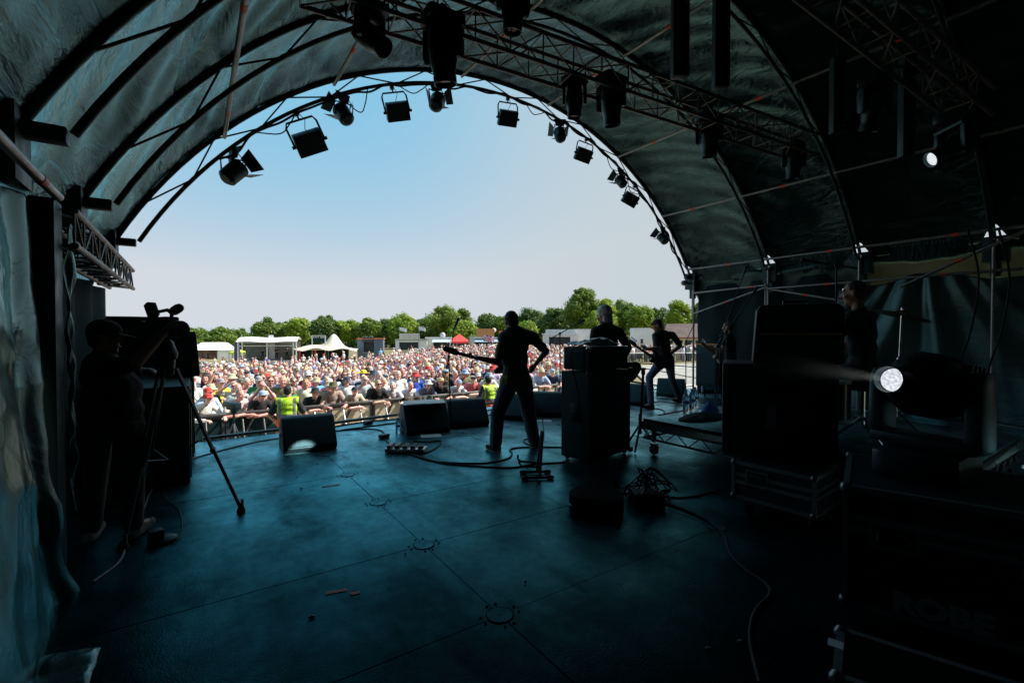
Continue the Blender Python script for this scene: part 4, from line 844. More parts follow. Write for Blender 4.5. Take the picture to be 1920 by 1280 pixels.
p = cpos((916 - 960) / 872 * 12.0, 12.0); steward(p.x, p.y, R(6), 1.72, 'person in security vest with green ear defenders in the pit behind the bass player', True)
# ================================================================== STAGE GEAR
def wedge(px, py, yaw, label, w=.62, tray=False):
    """floor monitor; local +Y is its back, the sloped grille faces -Y"""
    p = G(px, py); t = thing('wedge_monitor', label, 'monitor', (p.x, p.y, 0), R(yaw), 'wedge monitors along the stage front'); h, d = .42, .5
    prof = [(-.25, .0), (-.29, .06), (-.06, h - .015), (-.02, h), (.12, h), (.25, h * .55), (.25, 0)]
    M = Matrix(((0, 0, 1), (1, 0, 0), (0, 1, 0))).to_4x4()
    MB().prism(prof, -w / 2, w / 2, M).build('cabinet', TOLEX, t, bevel=.014)
    nrm = Vector((0, -(h - .075), .23)).normalized(); a = Vector((0, -.285, .075)); b = Vector((0, -.07, h - .03)); dirv = (b - a).normalized()
    MB().box((a + b) / 2 + nrm * .006, (w - .05, (b - a).length, .012), Matrix((Vector((1, 0, 0)), dirv, nrm)).transposed()).build('grille', GRILLE, t, bevel=.004)
    for sx in (-1, 1):
        hb = MB().box((sx * (w / 2 + .001), .05, .2), (.012, .17, .075)); hb.box((sx * (w / 2 + .006), .05, .2), (.014, .12, .03)).build('handle', PLAST, t, bevel=.006)
    MB().box((0, .252, .12), (.16, .008, .09)).build('socket_plate', PLAST, t)
    return t
wedge(577, 838, -2, 'wedge monitor lit by a round white spot, standing alone', .64)
wedge(795, 806, -8, 'wedge monitor with a flat pale lid on top beside the three water bottles', .68)
wedge(872, 795, -10, 'wedge monitor just behind the microphone stand of the bass player', .66)
wedge(968, 782, -55, 'wedge monitor seen from its handled side between the legs of the bass player', .6)
wedge(1030, 777, -40, 'wedge monitor half hidden beyond the leg of the bass player, next to the amplifier', .6)
wedge(1192, 756, -70, 'wedge monitor showing its round end beside the hanging guitar stand', .6)
wedge(1258, 742, -60, 'wedge monitor behind the wide legs of the person in black T-shirt', .62)
wedge(1335, 735, -60, 'wedge monitor in the dark at the foot of the far guitarist', .6)
p = G(795, 806); t = thing('folded_tray', 'flat grey plastic lid lying on top of the wedge monitor by the bottles', 'lid', (p.x, p.y + .03, .425), R(-8)); MB().prism([(-.36, -.2), (.3, -.22), (.36, .1), (.2, .24), (-.26, .24)], 0, .012).build('sheet', mat('grey_plastic_lid', (.32, .37, .4), .35, nsc=6, namt=.1), t, bevel=.003); MB().prism([(-.3, -.16), (.0, -.18), (-.1, .12), (-.25, .18)], .012, .018).build('flap', mat('grey_plastic_lid', ()), t)
# edge tube along the stage front
e = [G(380, 826), G(528, 808), G(745, 780), G(912, 759), G(1100, 741), G(1300, 724)]
for k in range(5):
    o = MB().tube(e[k] + UZ * .028, e[k + 1] + UZ * .028 - (e[k + 1] - e[k]).normalized() * .02, .026, 12).build('edge_tube', STEEL)
    tag(o, 'steel tube lying along the stage front, ' + ['length by the camera tripod', 'length behind the lit wedge monitor', 'length behind the two paired wedge monitors', 'length behind the bass player', 'length at the far end'][k], 'steel tube', 'tubes along the stage front')
# water bottles
WATER = mat('water_bottle_plastic', (.75, .85, .9), .08, nsc=6, namt=.03); q = WATER.node_tree.nodes['Principled BSDF']; q.inputs['Transmission Weight'].default_value = .85; q.inputs['IOR'].default_value = 1.33
BLUEL = mat('blue_label', (.12, .3, .6), .4, nsc=10, namt=.1)
def bottle(p, label, s=1., group='water bottles on the stage'):
    t = thing('water_bottle', label, 'bottle', p, group=group); t.scale = (s,) * 3
    MB().lathe([(0, 0), (.03, 0), (.034, .008), (.034, .06), (.032, .075), (.034, .09), (.034, .15), (.03, .175), (.014, .205), (.0125, .225), (0, .226)], 18).build('shell', WATER, t, smooth=60)
    MB().lathe([(.0345, .095), (.0348, .095), (.0348, .13), (.0345, .13)], 18).build('label', BLUEL, t); MB().lathe([(.015, .21), (.015, .235), (0, .236)], 14).build('cap', BLUEL, t)
for k, (x, y) in enumerate(((746, 812), (755, 810), (763, 811))): bottle(G(x, y), 'clear water bottle with blue label by the wedge monitor, ' + ['outer one of three', 'middle one of three', 'one touching the monitor'][k], 1.0)
bottle(G(311, 866), 'single clear water bottle on the floor by the black subwoofer', 1.1)
for k, (x, y) in enumerate(((1286, 773), (1297, 769), (1303, 764))): bottle(G(x, y, RZ), 'clear water bottle on the corner of the drum riser, ' + ['nearest its edge', 'middle of three', 'farthest from the edge'][k], 1.25)
for k, (x, y) in enumerate(((1318, 738), (1326, 736))): bottle(G(x, y), 'clear water bottle on the floor behind the riser, ' + ['first of two', 'second of two'][k], 1.2)
# set lists
for k, (x, y, a) in enumerate(((808, 817, 20), (1018, 789, 35), (1240, 744, 10))):
    p = G(x, y); o = MB().box((0, 0, .004), (.297, .21, .002)).m(1).build('set_list', [PAPER]); o.location = p; o.rotation_euler = (0, 0, R(-a)); tag(o, 'white paper sheet on the floor ' + ['in front of the wedge with the pale lid', 'by the right foot of the bass player', 'before the wedge of the person in black T-shirt'][k], 'paper', 'set lists taped to the stage')
# pedal board
p = G(762, 846); t = thing('pedal_board', 'low pedal board crowded with small effects pedals', 'pedal board', p, R(-38)); MB().box((0, 0, .03), (.5, .2, .05)).build('frame', ALU, t, bevel=.006)
for k in range(9):
    x = -.2 + .1 * (k % 5); y = -.045 + .09 * (k // 5); c = [(.3, .3, .32), (.02, .02, .02), (.35, .33, .3), (.05, .1, .2), (.3, .06, .03), (.2, .22, .22), (.02, .02, .02), (.32, .3, .1), (.15, .15, .16)][k]
    pe = MB().box((x, y, .073), (.062, .075, .035)).build('pedal', mat('pedal_paint_%d' % k, c, .35, nsc=20, namt=.1), t, bevel=.004); kn = MB()
    for q in (-.016, .016): kn.tube((x + q, y + .018, .09), (x + q, y + .018, .102), .007, 10)
    kn.tube((x, y - .018, .09), (x, y - .018, .1), .008, 10).build('knob', CHROME, pe)
# small direct boxes at cable junctions
for k, (x, y) in enumerate(((720, 821), (690, 795))):
    p = G(x, y); t = thing('direct_box', 'small black direct box ' + ['on the cable beside the water bottles', 'among cables at the stage lip'][k], 'box', p, R(25)); MB().box((0, 0, .03), (.13, .1, .055)).build('case', BLACK, t, bevel=.008); MB().tube((.065, 0, .03), (.085, 0, .03), .012).build('socket', CHROME, t)
# microphone stands
def mic_stand(base, top, boom_end, label, legs_r=.3, mic=True, mh=None, group='microphone stands'):
    t = thing('microphone_stand', label, 'mic stand', base, group=group); b = Vector((0, 0, 0)); tp = Vector(top) - Vector(base)
    for k in range(3): a = k * 2.094 + .5; MB().tube((0, 0, .16), (legs_r * math.cos(a), legs_r * math.sin(a), .012), .009, 8).build('leg', BLACK, t)
    MB().tube((0, 0, .1), tp, .011, 10).build('pole', BLACK, t); MB().sph(tp, .026).build('boom_clutch', BLACK, t)
    if boom_end is not None:
        be = Vector(boom_end) - Vector(base); dr = (be - tp).normalized(); MB().tube(tp - dr * .2, be, .008, 8).build('boom', BLACK, t); MB().cap(tp - dr * .2, tp - dr * .14, .014, .014, 8).build('counterweight', BLACK, t)
    else: be = tp; dr = Vector((0, 0, 1))
    if mic:
        mh = mh or dr; mh = Vector(mh).normalized(); m = MB().tube(be, be + mh * .15, .011, 10, .02).build('microphone', BLACK, t); MB().sph(be + mh * .17, .027).build('mic_grille', GRILLE, m)
    return t
p = G(845, 798); mic_stand(p, W(841.5, 668, 7.35), W(851.5, 617, 7.5), 'straight microphone stand in front of the bass player, raised to head height', mh=(W(856, 606, 7.5) - W(851.5, 617, 7.5)))
p = G(1050, 768); mic_stand(p, W(1050, 625, 8.4), W(1079, 609, 8.3), 'boom microphone stand behind the amplifier of the white haired person')
p = G(1286, 742); mic_stand(p, W(1286, 640, 9.9), W(1306, 598, 10.2), 'boom microphone stand behind the person in black T-shirt')
p = W(1364, 700, 6.9); mic_stand((p.x, p.y, RZ), W(1362, 622, 6.9), W(1408, 556, 7.0), 'long silver boom stand leaning over the drum kit', mh=None, legs_r=.12)
p = W(1345, 700, 8.3); mic_stand((p.x, p.y, 0), W(1352, 630, 8.2), W(1392, 520, 8.0), 'tall boom stand rising in the dark behind the riser')
p = W(1570, 640, 5.6); mic_stand((p.x, p.y, RZ), W(1568, 497, 5.6), W(1535, 492, 5.7), 'overhead T shaped microphone stand beside the drummer')
# drum riser
x0, x1, y0, y1 = 4.62, 7.1, 1.0, 3.86
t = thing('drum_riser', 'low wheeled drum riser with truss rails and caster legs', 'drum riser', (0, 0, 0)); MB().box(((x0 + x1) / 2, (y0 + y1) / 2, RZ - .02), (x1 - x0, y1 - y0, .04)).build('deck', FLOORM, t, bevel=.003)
fr = MB()
for (ax, ay, bx, by) in ((x0, y0, x0, y1), (x1, y0, x1, y1), (x0, y0, x1, y0), (x0, y1, x1, y1)):
    c = Vector(((ax + bx) / 2, (ay + by) / 2, RZ - .085)); fr.box(c, (abs(bx - ax) + .03, abs(by - ay) + .03, .09))
fr.build('rim', ALU, t, bevel=.003)
for (ax, ay, bx, by) in ((x0, y0, x0, y1), (x1, y0, x1, y1), (x0, y0, x1, y0), (x0, y1, x1, y1)):
    A, B = Vector((ax, ay, RZ - .24)), Vector((bx, by, RZ - .24)); lr = MB().tube(A, B, .014, 8); n = 9
    for i in range(n):
        a, b, c = A.lerp(B, i / n), A.lerp(B, (i + .5) / n), A.lerp(B, (i + 1) / n); lr.tube(a, b + UZ * .13, .007, 6).tube(b + UZ * .13, c, .007, 6)
    lr.build('lower_rail', STEEL, t)
for k, (cx, cy) in enumerate(((x0 + .09, y1 - .09), (x0 + .09, y0 + .1), (x1 - .1, y1 - .1), (x1 - .1, y0 + .1), (x0 + .09, 2.4))):
    lg = MB().tube((cx, cy, RZ - .06), (cx, cy, .17), .028, 12).build('leg', STEEL, t); MB().box((cx, cy, .135), (.06, .09, .015)).box((cx + .024, cy, .095), (.005, .06, .08)).box((cx - .024, cy, .095), (.005, .06, .08)).build('caster_fork', ALU, lg); MB().tube((cx - .017, cy, .062), (cx + .017, cy, .062), .06, 20).build('wheel', RUBBER, lg, bevel=.004)
# towel and clothes on the riser
def heap(c, rx, ry, h, seed, rz=0):
    def fn(u, v):
        a = u * 2 * math.pi; r = v; x, y = rx * r * math.cos(a), ry * r * math.sin(a); z = h * (1 - r * r) ** .8 if r < 1 else 0
        k = 1 + .4 * vn(x * 9, y * 9, seed); return Vector((c.x + x * (1 + .25 * vn(math.cos(a), math.sin(a), seed)), c.y + y, c.z + .006 + z * k + .03 * vn(x * 16, y * 16, seed) * (1 - r)))
    return MB().grid(fn, 50, 14)
tag(heap(G(1331, 770, RZ), .15, .1, .11, 3.3).build('towel', mat('blue_towel', (.05, .16, .5), .9, nsc=30, namt=.2, bsc=80, bst=.3), smooth=60), 'crumpled blue towel heaped on the drum riser', 'towel')
tag(heap(G(1318, 784, RZ), .42, .2, .06, 8.1).build('dark_clothes', CLOTHB, smooth=60), 'dark clothes spread on the edge of the drum riser', 'clothes')
# ------------------------------------------------------------------ amplifiers and cases
def faceM(p0, p1, z=0):       # frame whose X runs along p0->p1 on the floor, Z up, origin p0
    x = Vector((p1.x - p0.x, p1.y - p0.y, 0)); return frameM((p0.x, p0.y, z), x, UZ)
A = G(1104, 873); B = G(1182, 849); M = faceM(A, B); wA, dA = .84, .42
t = thing('speaker_cabinet', 'tall black speaker cabinet, its back panel to us, under the amplifier head', 'speaker cabinet', M=M); MB().box((wA / 2, dA / 2, .55), (wA, dA, 1.02)).build('cabinet', TOLEX, t, bevel=.014)
MB().box((wA / 2, -.003, .35), (.16, .012, .26)).build('socket_plate', PLAST, t, bevel=.003); MB().box((-.004, .2, .58), (.014, .14, .22)).box((-.01, .2, .58), (.02, .11, .05)).build('handle', PLAST, t, bevel=.006)
for cx in (.06, wA - .06):
    for cy in (.05, dA - .05): MB().tube((cx - .012, cy, .03), (cx + .012, cy, .03), .029, 14).build('caster', RUBBER, t)
for cx in (.0, wA):
    for cz in (.05, 1.05): MB().box((cx, .0, cz), (.06, .05, .06)).build('corner', PLAST, t, bevel=.015)
t = thing('amplifier_head', 'black amplifier head standing on the tall speaker cabinet', 'amplifier', M=M @ Matrix.Translation((0, 0, 1.075))); MB().box((wA / 2 - .02, .2, .14), (wA - .06, .38, .27)).build('case', TOLEX, t, bevel=.012); MB().box((.006, .2, .14), (.012, .24, .14)).build('side_vent', GRILLE, t, bevel=.003); MB().box((wA / 2, .005, .15), (.6, .01, .16)).build('rear_grille', GRILLE, t)
for cx in (.03, wA - .06): MB().box((cx, .03, .262), (.045, .045, .03)).build('corner', CHROME, t, bevel=.008)
pt = M @ Vector((.34, .2, 1.362))
def crumple(u, v): x, y = (u - .5) * .62, (v - .5) * .3; e = min(u, 1 - u, v, 1 - v) * 5; return Vector((pt.x + x, pt.y + y, pt.z + .012 + min(1, e) * (.05 + .05 * vn(x * 7, y * 7, 1.5) + .03 * abs(vn(x * 17, y * 17, 4)))))
o = surf('plastic_bag', crumple, 40, 24, mat('clear_bag_plastic', (.35, .45, .5), .25, nsc=10, namt=.2)); tag(o, 'crumpled pale plastic bag lying on the amplifier head', 'bag')
cable([M @ Vector((.02, .2, 1.37)), M @ Vector((-.12, .12, 1.36)), M @ Vector((-.2, .1, 1.2)), M @ Vector((-.12, .05, .8)), M @ Vector((-.05, -.02, .02))], .008, 'thin cable draped from the amplifier head down its side', 'cables on the amplifier')
CASEB = mat('case_shell_black', (.003, .005, .006), .7, nsc=5, namt=.3, spec=.04)
# guitar case lying behind the cabinet
gA, gB = G(1116, 968), G(1130, 885); M = frameM((gA.x, gA.y, 0), Vector((gB.x - gA.x, gB.y - gA.y, 0)), UZ); out = [(-.03, -.1), (-.01, -.19), (.08, -.225), (.2, -.215), (.32, -.15), (.42, -.14), (.55, -.165), (.66, -.12), (.72, -.07), (1.15, -.06), (1.2, -.03)]
out = out + [(x, -y) for x, y in reversed(out)]; P = smooth_path([(x, y, 0) for x, y in out + out[:1]], 4)[:-1]; t = thing('guitar_case', 'black hard guitar case lying on the floor behind the speaker cabinet', 'guitar case', M=M)
MB().prism([(p.x, p.y) for p in P], .01, .075).build('shell', CASEB, t, bevel=.015); MB().prism([(p.x, p.y) for p in P], .086, .15).build('lid', CASEB, t, bevel=.02); MB().prism([(p.x * 1.004 - .003, p.y * 1.02) for p in P], .075, .086).build('rim', CHROME, t)
MB().path([(.42, -.17, .08), (.42, -.2, .08), (.54, -.2, .08), (.54, -.17, .08)], .011, 8).build('handle', PLAST, t)
# folding guitar stand
p = G(1006, 893); t = thing('guitar_stand', 'empty black A frame guitar stand near the amplifier', 'guitar stand', (p.x, p.y, 0), R(-30))
for s in (-1, 1):
    MB().tube((-.13, .1 * s, .02), (.13, .1 * s, .02), .016, 10).cap((.15, .1 * s, .02), (.11, .1 * s, .02), .022, .022).cap((-.15, .1 * s, .02), (-.11, .1 * s, .02), .022, .022).build('foot_bar', BLACK, t)
    MB().tube((.02, .1 * s, .02), (.06, .02 * s, .48), .017, 10).build('upright', BLACK, t); MB().path([(.03, .085 * s, .12), (-.06, .085 * s, .13), (-.17, .09 * s, .14), (-.19, .09 * s, .17), (-.19, .09 * s, .21)], .011, 8).build('cradle_arm', RUBBER, t)
# hanging guitar stand
b = G(1200, 842); t = thing('hanging_guitar_stand', 'tall tubular guitar stand with a yoke at the top', 'guitar stand', (b.x, b.y, 0)); tp = W(1206, 700, 5.75) - b
MB().tube((0, 0, .28), tp, .016, 10).build('pole', BLACK, t); MB().cap((0, 0, .22), (0, 0, .45), .024, .02).build('collar', BLACK, t)
for k in range(3): a = -.6 + k * 2.094; MB().tube((0, 0, .33), (.24 * math.cos(a), .24 * math.sin(a), .015), .014, 8).tube((0, 0, .16), (.13 * math.cos(a), .13 * math.sin(a), .16), .005, 6).build('leg', BLACK, t)
MB().cap(tp, tp + UZ * .05, .026, .024).path([tp + CR * -.12 + UZ * .05, tp + CR * -.07 + UZ * .07, tp + UZ * .05, tp + CR * .03 + UZ * .06], .015, 8).build('yoke', RUBBER, t)
# distribution box with a tangle of cables
p = G(1212, 944); t = thing('cable_box', 'black stage box with rows of bright plugs', 'stage box', (p.x, p.y, 0), R(-30)); MB().box((0, 0, .06), (.27, .2, .12)).build('case', BLACK, t, bevel=.01); sk = []
for i in range(5):
    for j in range(3): MB().lathe([(.014, 0), (.014, .012), (.008, .014), (.008, .004), (0, .004)], 10, Matrix.Translation((-.1 + .05 * i, -.06 + .06 * j, .12))).build('socket', CHROME, t)
rr = random.Random(5)
for k in range(9):
    c = Vector((p.x, p.y, .13)); a = rr.uniform(0, 6.28); q = [c + Vector((rr.uniform(-.1, .1), rr.uniform(-.07, .07), 0)), c + Vector((rr.uniform(-.1, .1), .02, rr.uniform(.1, .2)))]
    for j in range(3): q.append(Vector((p.x + rr.uniform(-.12, .35), p.y + rr.uniform(-.1, .3), rr.uniform(.01, .16 - .05 * j))))
    q.append(Vector((p.x + rr.uniform(.2, .5), p.y + rr.uniform(.1, .5), .008))); cable(q, .0065, 'thin black cable looping out of the tangle on the stage box', 'tangled cables on the stage box')
# floor cables
def fl(*pts, z=.008): return [G(x, y, z) for x, y in pts]
cable(fl((720, 822), (740, 838), (790, 858), (830, 866), (905, 868), (950, 860), (960, 850), (957, 842), (985, 838), (1060, 838)), .011, 'black lead running from the pedal board past the feet of the bass player')
cable(fl((790, 856), (830, 868), (900, 874), (960, 876), (1000, 870), (1060, 866)), .01, 'black lead curving along the floor to the speaker cabinet')
cable(fl((780, 848), (800, 848), (822, 836), (826, 826), (805, 828), (775, 827)), .009, 'small loop of lead behind the pedal board')
cable(fl((1000, 836), (985, 830), (983, 824), (1000, 821), (1015, 826), (1020, 815), (1017, 785)), .009, 'coil of lead at the right foot of the bass player')
cable(fl((530, 820), (480, 828), (430, 840), (400, 848), (360, 860), (330, 878), (300, 895), (280, 925), (266, 960), (240, 1005), (225, 1050), (175, 1090)), .008, 'pale cable winding from the wedge monitor to the camera tripod', m=mat('grey_cable_rubber', (.16, .17, .17), .5, nsc=20, namt=.1))
cable(fl((285, 880), (312, 905), (305, 930), (335, 955), (340, 1000), (318, 1020), (300, 1012)), .004, 'thin cable curling on the floor behind the tripod')
cable(fl((622, 808), (680, 804), (712, 806), (725, 818)), .01, 'black cable from the lit wedge monitor to the direct box')
cable(fl((622, 800), (690, 790), (740, 786), (752, 790)), .012, 'thick black cable along the stage lip')
cable(fl((640, 806), (700, 798), (745, 792)), .012, 'second thick black cable along the stage lip')
cable(fl((900, 775), (920, 768), (955, 771), (965, 780)), .012, 'thick black cables heaped behind the bass player, near strand')
cable(fl((905, 782), (930, 774), (950, 777), (962, 784)), .012, 'thick black cables heaped behind the bass player, far strand')
cable(fl((1240, 940), (1290, 958), (1330, 978), (1358, 1005), (1368, 1035), (1395, 1065), (1438, 1095), (1443, 1115), (1420, 1140), (1408, 1170), (1408, 1210), (1425, 1280)), .011, 'thick black cable snaking past the big flight case to the bottom of the floor')
cable(fl((1190, 905), (1250, 930), (1300, 930), (1350, 918)), .008, 'black lead from the tangle to the small flight case')
cable(fl((1228, 800), (1245, 770), (1210, 762), (1240, 752), (1290, 765), (1235, 778)), .01, 'black lead coiled behind the drum riser')
# tape marks, plectrums and specks of rubbish on the floor
for k, (x0_, y0_, x1_, y1_) in enumerate(((603, 913, 637, 908), (611, 1112, 650, 1105), (657, 1113, 674, 1110), (1130, 852, 1145, 856))):
    a, b = G(x0_, y0_), G(x1_, y1_); o = MB().box((0, 0, .0028), ((b - a).length, .03 if k != 0 else .022, .001)).build('tape_mark', mat('faded_red_tape', (.42, .07, .03), .6, nsc=30, namt=.3)); o.location = ((a.x + b.x) / 2, (a.y + b.y) / 2, 0); o.rotation_euler = (0, 0, math.atan2(b.y - a.y, b.x - a.x))
    tag(o, ['strip of red tape on the floor beyond the deck plates', 'longer of two red tape strips on the near floor', 'shorter of two red tape strips on the near floor', 'scrap of red tape by the speaker cabinet'][k], 'tape', 'red tape marks')
for k, (x, y, s) in enumerate(((585, 1158, .022), (556, 895, .012), (565, 917, .014), (595, 871, .014), (985, 1093, .01), (1328, 1216, .02), (1388, 1203, .02), (690, 905, .014), (760, 1040, .01))):
    p = G(x, y); o = heap(Vector((0, 0, 0)), s * .9, s * .6, s * .5, k + .5).build('litter_scrap', [BLACK, mat('grey_scrap', (.1, .11, .11), .8, nsc=20, namt=.2)][k in (5, 6)], smooth=60); o.location = p; tag(o, ['leaf like dark scrap on the near floor', 'tiny dark scrap near the wedge monitor', 'dark scrap beside the red tape', 'dark scrap behind the lit wedge', 'tiny dark speck on the bare deck', 'pale scrap near the big flight case', 'pale scrap next to the thick cable', 'small scrap by a deck plate', 'speck beside a deck plate'][k], 'scrap', 'scraps on the stage floor')
# ------------------------------------------------------------------ road cases
def flight_case(M, w, d, h, label, casters=True, handles=(), name='flight_case', lid=.3, m=None):
    t = thing(name, label, 'flight case', M=M); z0 = .14 if casters else .0; MB().box((w / 2, d / 2, z0 + h * (1 - lid) / 2), (w - .02, d - .02, h * (1 - lid))).build('box', m or TOLEX, t); MB().box((w / 2, d / 2, z0 + h * (1 - lid / 2)), (w - .02, d - .02, h * lid - .004)).build('lid', m or TOLEX, t)
    ed = MB(); e = .028
    for (x, y) in ((0, 0), (w, 0), (0, d), (w, d)): ed.box((x + (e / 2 - .004) * (1 if x == 0 else -1), y + (e / 2 - .004) * (1 if y == 0 else -1), z0 + h / 2), (e, e, h - .01))
    for z in (z0 + e / 2 - .004, z0 + h - e / 2 + .004, z0 + h * (1 - lid) - .03, z0 + h * (1 - lid) + .03):
        for y in (0, d): ed.box((w / 2, y + (e / 2 - .004) * (1 if y == 0 else -1), z), (w - 2 * e, e, e))
        for x in (0, w): ed.box((x + (e / 2 - .004) * (1 if x == 0 else -1), d / 2, z), (e, d - 2 * e, e))
    ed.build('edge_trim', mat('dull_case_edge', (.2, .23, .23), .42, .5, nsc=20, namt=.2), t)
    for x in (0, w):
        for y in (0, d):
            for z in (z0, z0 + h): MB().sph((x + (.012 if x == 0 else -.012), y + (.012 if y == 0 else -.012), z + (.012 if z == z0 else -.012)), .028, 10, 8).build('ball_corner', mat('dull_ball_corner', (.22, .23, .23), .35, .8, nsc=20, namt=.1), t)
    for (face, u, z) in handles:
        if face == 'y': c = Vector((u, -.004, z)); a, n = Vector((1, 0, 0)), Vector((0, -1, 0))
        else: c = Vector((-.004, u, z)); a, n = Vector((0, 1, 0)), Vector((-1, 0, 0))
        Mq = Matrix((a, UZ, n)).transposed(); hb = MB()
        for sx, sz, bw, bh in ((0, .055, .17, .012), (0, -.055, .17, .012), (.08, 0, .012, .1), (-.08, 0, .012, .1)): hb.box(c + a * sx + UZ * sz, (bw, bh, .012), Mq)
        ho = hb.build('handle', mat('dull_case_edge', ()), t); MB().box(c, (.14, .09, .006), Mq).build('recess_dish', PLAST, ho); MB().path([c + a * .05 - UZ * .02 + n * .012, c + a * .05 + UZ * .02 + n * .012, c - a * .05 + UZ * .02 + n * .012, c - a * .05 - UZ * .02 + n * .012], .006, 6).build('grip', STEEL, ho)
    if casters:
        for x in (.1, w - .1):
            for y in (.1, d - .1): cf = MB().box((x, y, .12), (.09, .09, .02)).box((x + .025, y, .085), (.006, .05, .07)).box((x - .025, y, .085), (.006, .05, .07)).build('caster', STEEL, t); MB().tube((x - .02, y, .05), (x + .02, y, .05), .05, 18).build('wheel', RUBBER, cf)
    return t
# big case carrying the moving head, lettering on the face towards the floor
c1 = G(1581, 909, .735); c2 = G(1917, 963, .735); L = 1.05
xd = Vector((c2.x - c1.x, c2.y - c1.y, 0)).normalized(); M = frameM((c1.x, c1.y, -.0), xd, UZ)
BIGM = M
t = flight_case(M, 1.05, .8, .595, 'large black flight case with pale lettering and recessed handles', handles=()); t_big = t
# frame: local x towards the camera, local y to the inside; face at local y = d?  pick the visible long side
nrm_in = M.to_3x3() @ Vector((0, 1, 0)); side = 0 if nrm_in.x > 0 else .8
def on_face(u, z, o=.004): return Vector((u, (-o if side == 0 else .8 + o), z))
fa = Matrix((Vector((1, 0, 0)), UZ, Vector((0, -1, 0)))).transposed().to_4x4()
for u in (.2, .72):
    hb = MB(); c = on_face(u, .52)
    for sx, sz, bw, bh in ((0, .055, .19, .012), (0, -.055, .19, .012), (.09, 0, .012, .1), (-.09, 0, .012, .1)): hb.box(c + Vector((sx, 0, sz)), (bw, .012, bh))
    ho = hb.build('handle', mat('dull_case_edge', ()), t); MB().box(c, (.16, .006, .09)).build('recess_dish', PLAST, ho); MB().path([c + Vector((.06, -.012, -.02)), c + Vector((.06, -.012, .02)), c + Vector((-.06, -.012, .02)), c + Vector((-.06, -.012, -.02))], .006, 6).build('grip', STEEL, ho)
me = text_mesh('ROBE', .125, .001, 'lettering', mat('grey_lettering', (.24, .27, .27), .6, nsc=20, namt=.15), bold=.007); o = link('lettering', me, t); fa2 = fa.copy(); fa2.translation = on_face(.37, .215, .003); o.matrix_local = fa2 @ Matrix.Diagonal((1.12, 1, 1, 1))
# low case in front with a paper label
p = G(1560, 1225, .3); M = frameM((p.x - .12, p.y - .05, 0), xd, UZ); t = flight_case(M, .7, .34, .3, 'low black case at the foot of the large flight case with a paper label', casters=False, m=CASEB); 
o = MB().box((0, 0, 0), (.05, .05, .002)).build('paper_label', PAPER, t); q = M.inverted() @ G(1567, 1207, .302); o.location = (q.x, q.y, .3045)
# small case, dark rack and combo amplifier stacked up
a = G(1386, 905, .2); b1 = G(1485, 935, .2); M = faceM(G(1372, 960), G(1487, 995)); t = flight_case(M, .62, .5, .3, 'small black flight case on casters under the dark speaker rack', casters=True, handles=(('y', .2, .33),), lid=.45)
aR, bR = W(1353, 853, 4.12), W(1573, 876, 3.75); M = faceM(aR, bR); wR = Vector((bR.x - aR.x, bR.y - aR.y, 0)).length
t = thing('speaker_rack', 'wide black speaker cabinet with recessed side handles on the small flight case', 'speaker cabinet', M=M @ Matrix.Translation((0, 0, .445))); MB().box((wR / 2, .3, .4), (wR, .6, .8)).build('cabinet', TOLEX, t, bevel=.03)
for u in (.33, ): 
    MB().box((wR * .5, -.004, .66), (.17, .014, .2)).build('handle_dish', PLAST, t, bevel=.006); MB().box((wR * .44, -.003, .35), (.075, .01, .2)).build('socket_plate', mat('bare_plate', (.22, .25, .27), .4, .5, nsc=10, namt=.2), t); MB().box((wR * .52, -.004, .04), (.14, .014, .12)).build('handle_dish', PLAST, t, bevel=.006)
t = thing('combo_amplifier', 'black combo amplifier with an orange piping line, on top of the wide cabinet', 'amplifier', M=M @ Matrix.Translation((.24, .05, 1.25))); MB().prism([(0, 0), (.66, 0), (.66, .46), (.62, .5), (.06, .5), (.03, .46)], 0, .3, Matrix(((1, 0, 0), (0, 0, 1), (0, 1, 0))).to_4x4()).build('case', TOLEX, t, bevel=.012); MB().box((.345, -.004, .25), (.6, .01, .018)).build('piping', ORANGE, t); MB().box((.345, -.002, .12), (.56, .006, .19)).build('rear_grille', GRILLE, t)
MB().path([(.24, .15, .5), (.24, .15, .53), (.42, .15, .53), (.42, .15, .5)], .012, 8).build('carry_handle', PLAST, t)
# amplifier with an orange top line by the far scaffold leg
p0, p1 = W(1303, 705, 11.0), W(1342, 706, 10.6); M = faceM(p0, p1); t = thing('guitar_combo', 'black guitar combo on a stand with an orange line along its top', 'amplifier', M=M); MB().box((.26, .2, .78), (.52, .34, 1.0)).build('case', TOLEX, t, bevel=.02); MB().box((.26, .028, 1.262), (.52, .012, .02)).build('piping', ORANGE, t); MB().box((.26, .026, .7), (.44, .01, .7)).build('grille', GRILLE, t)
for x in (.05, .47): MB().tube((x, .1, .3), (x, .05, .0), .018).tube((x, .3, .3), (x, .36, 0), .018).build('stand_leg', BLACK, t)
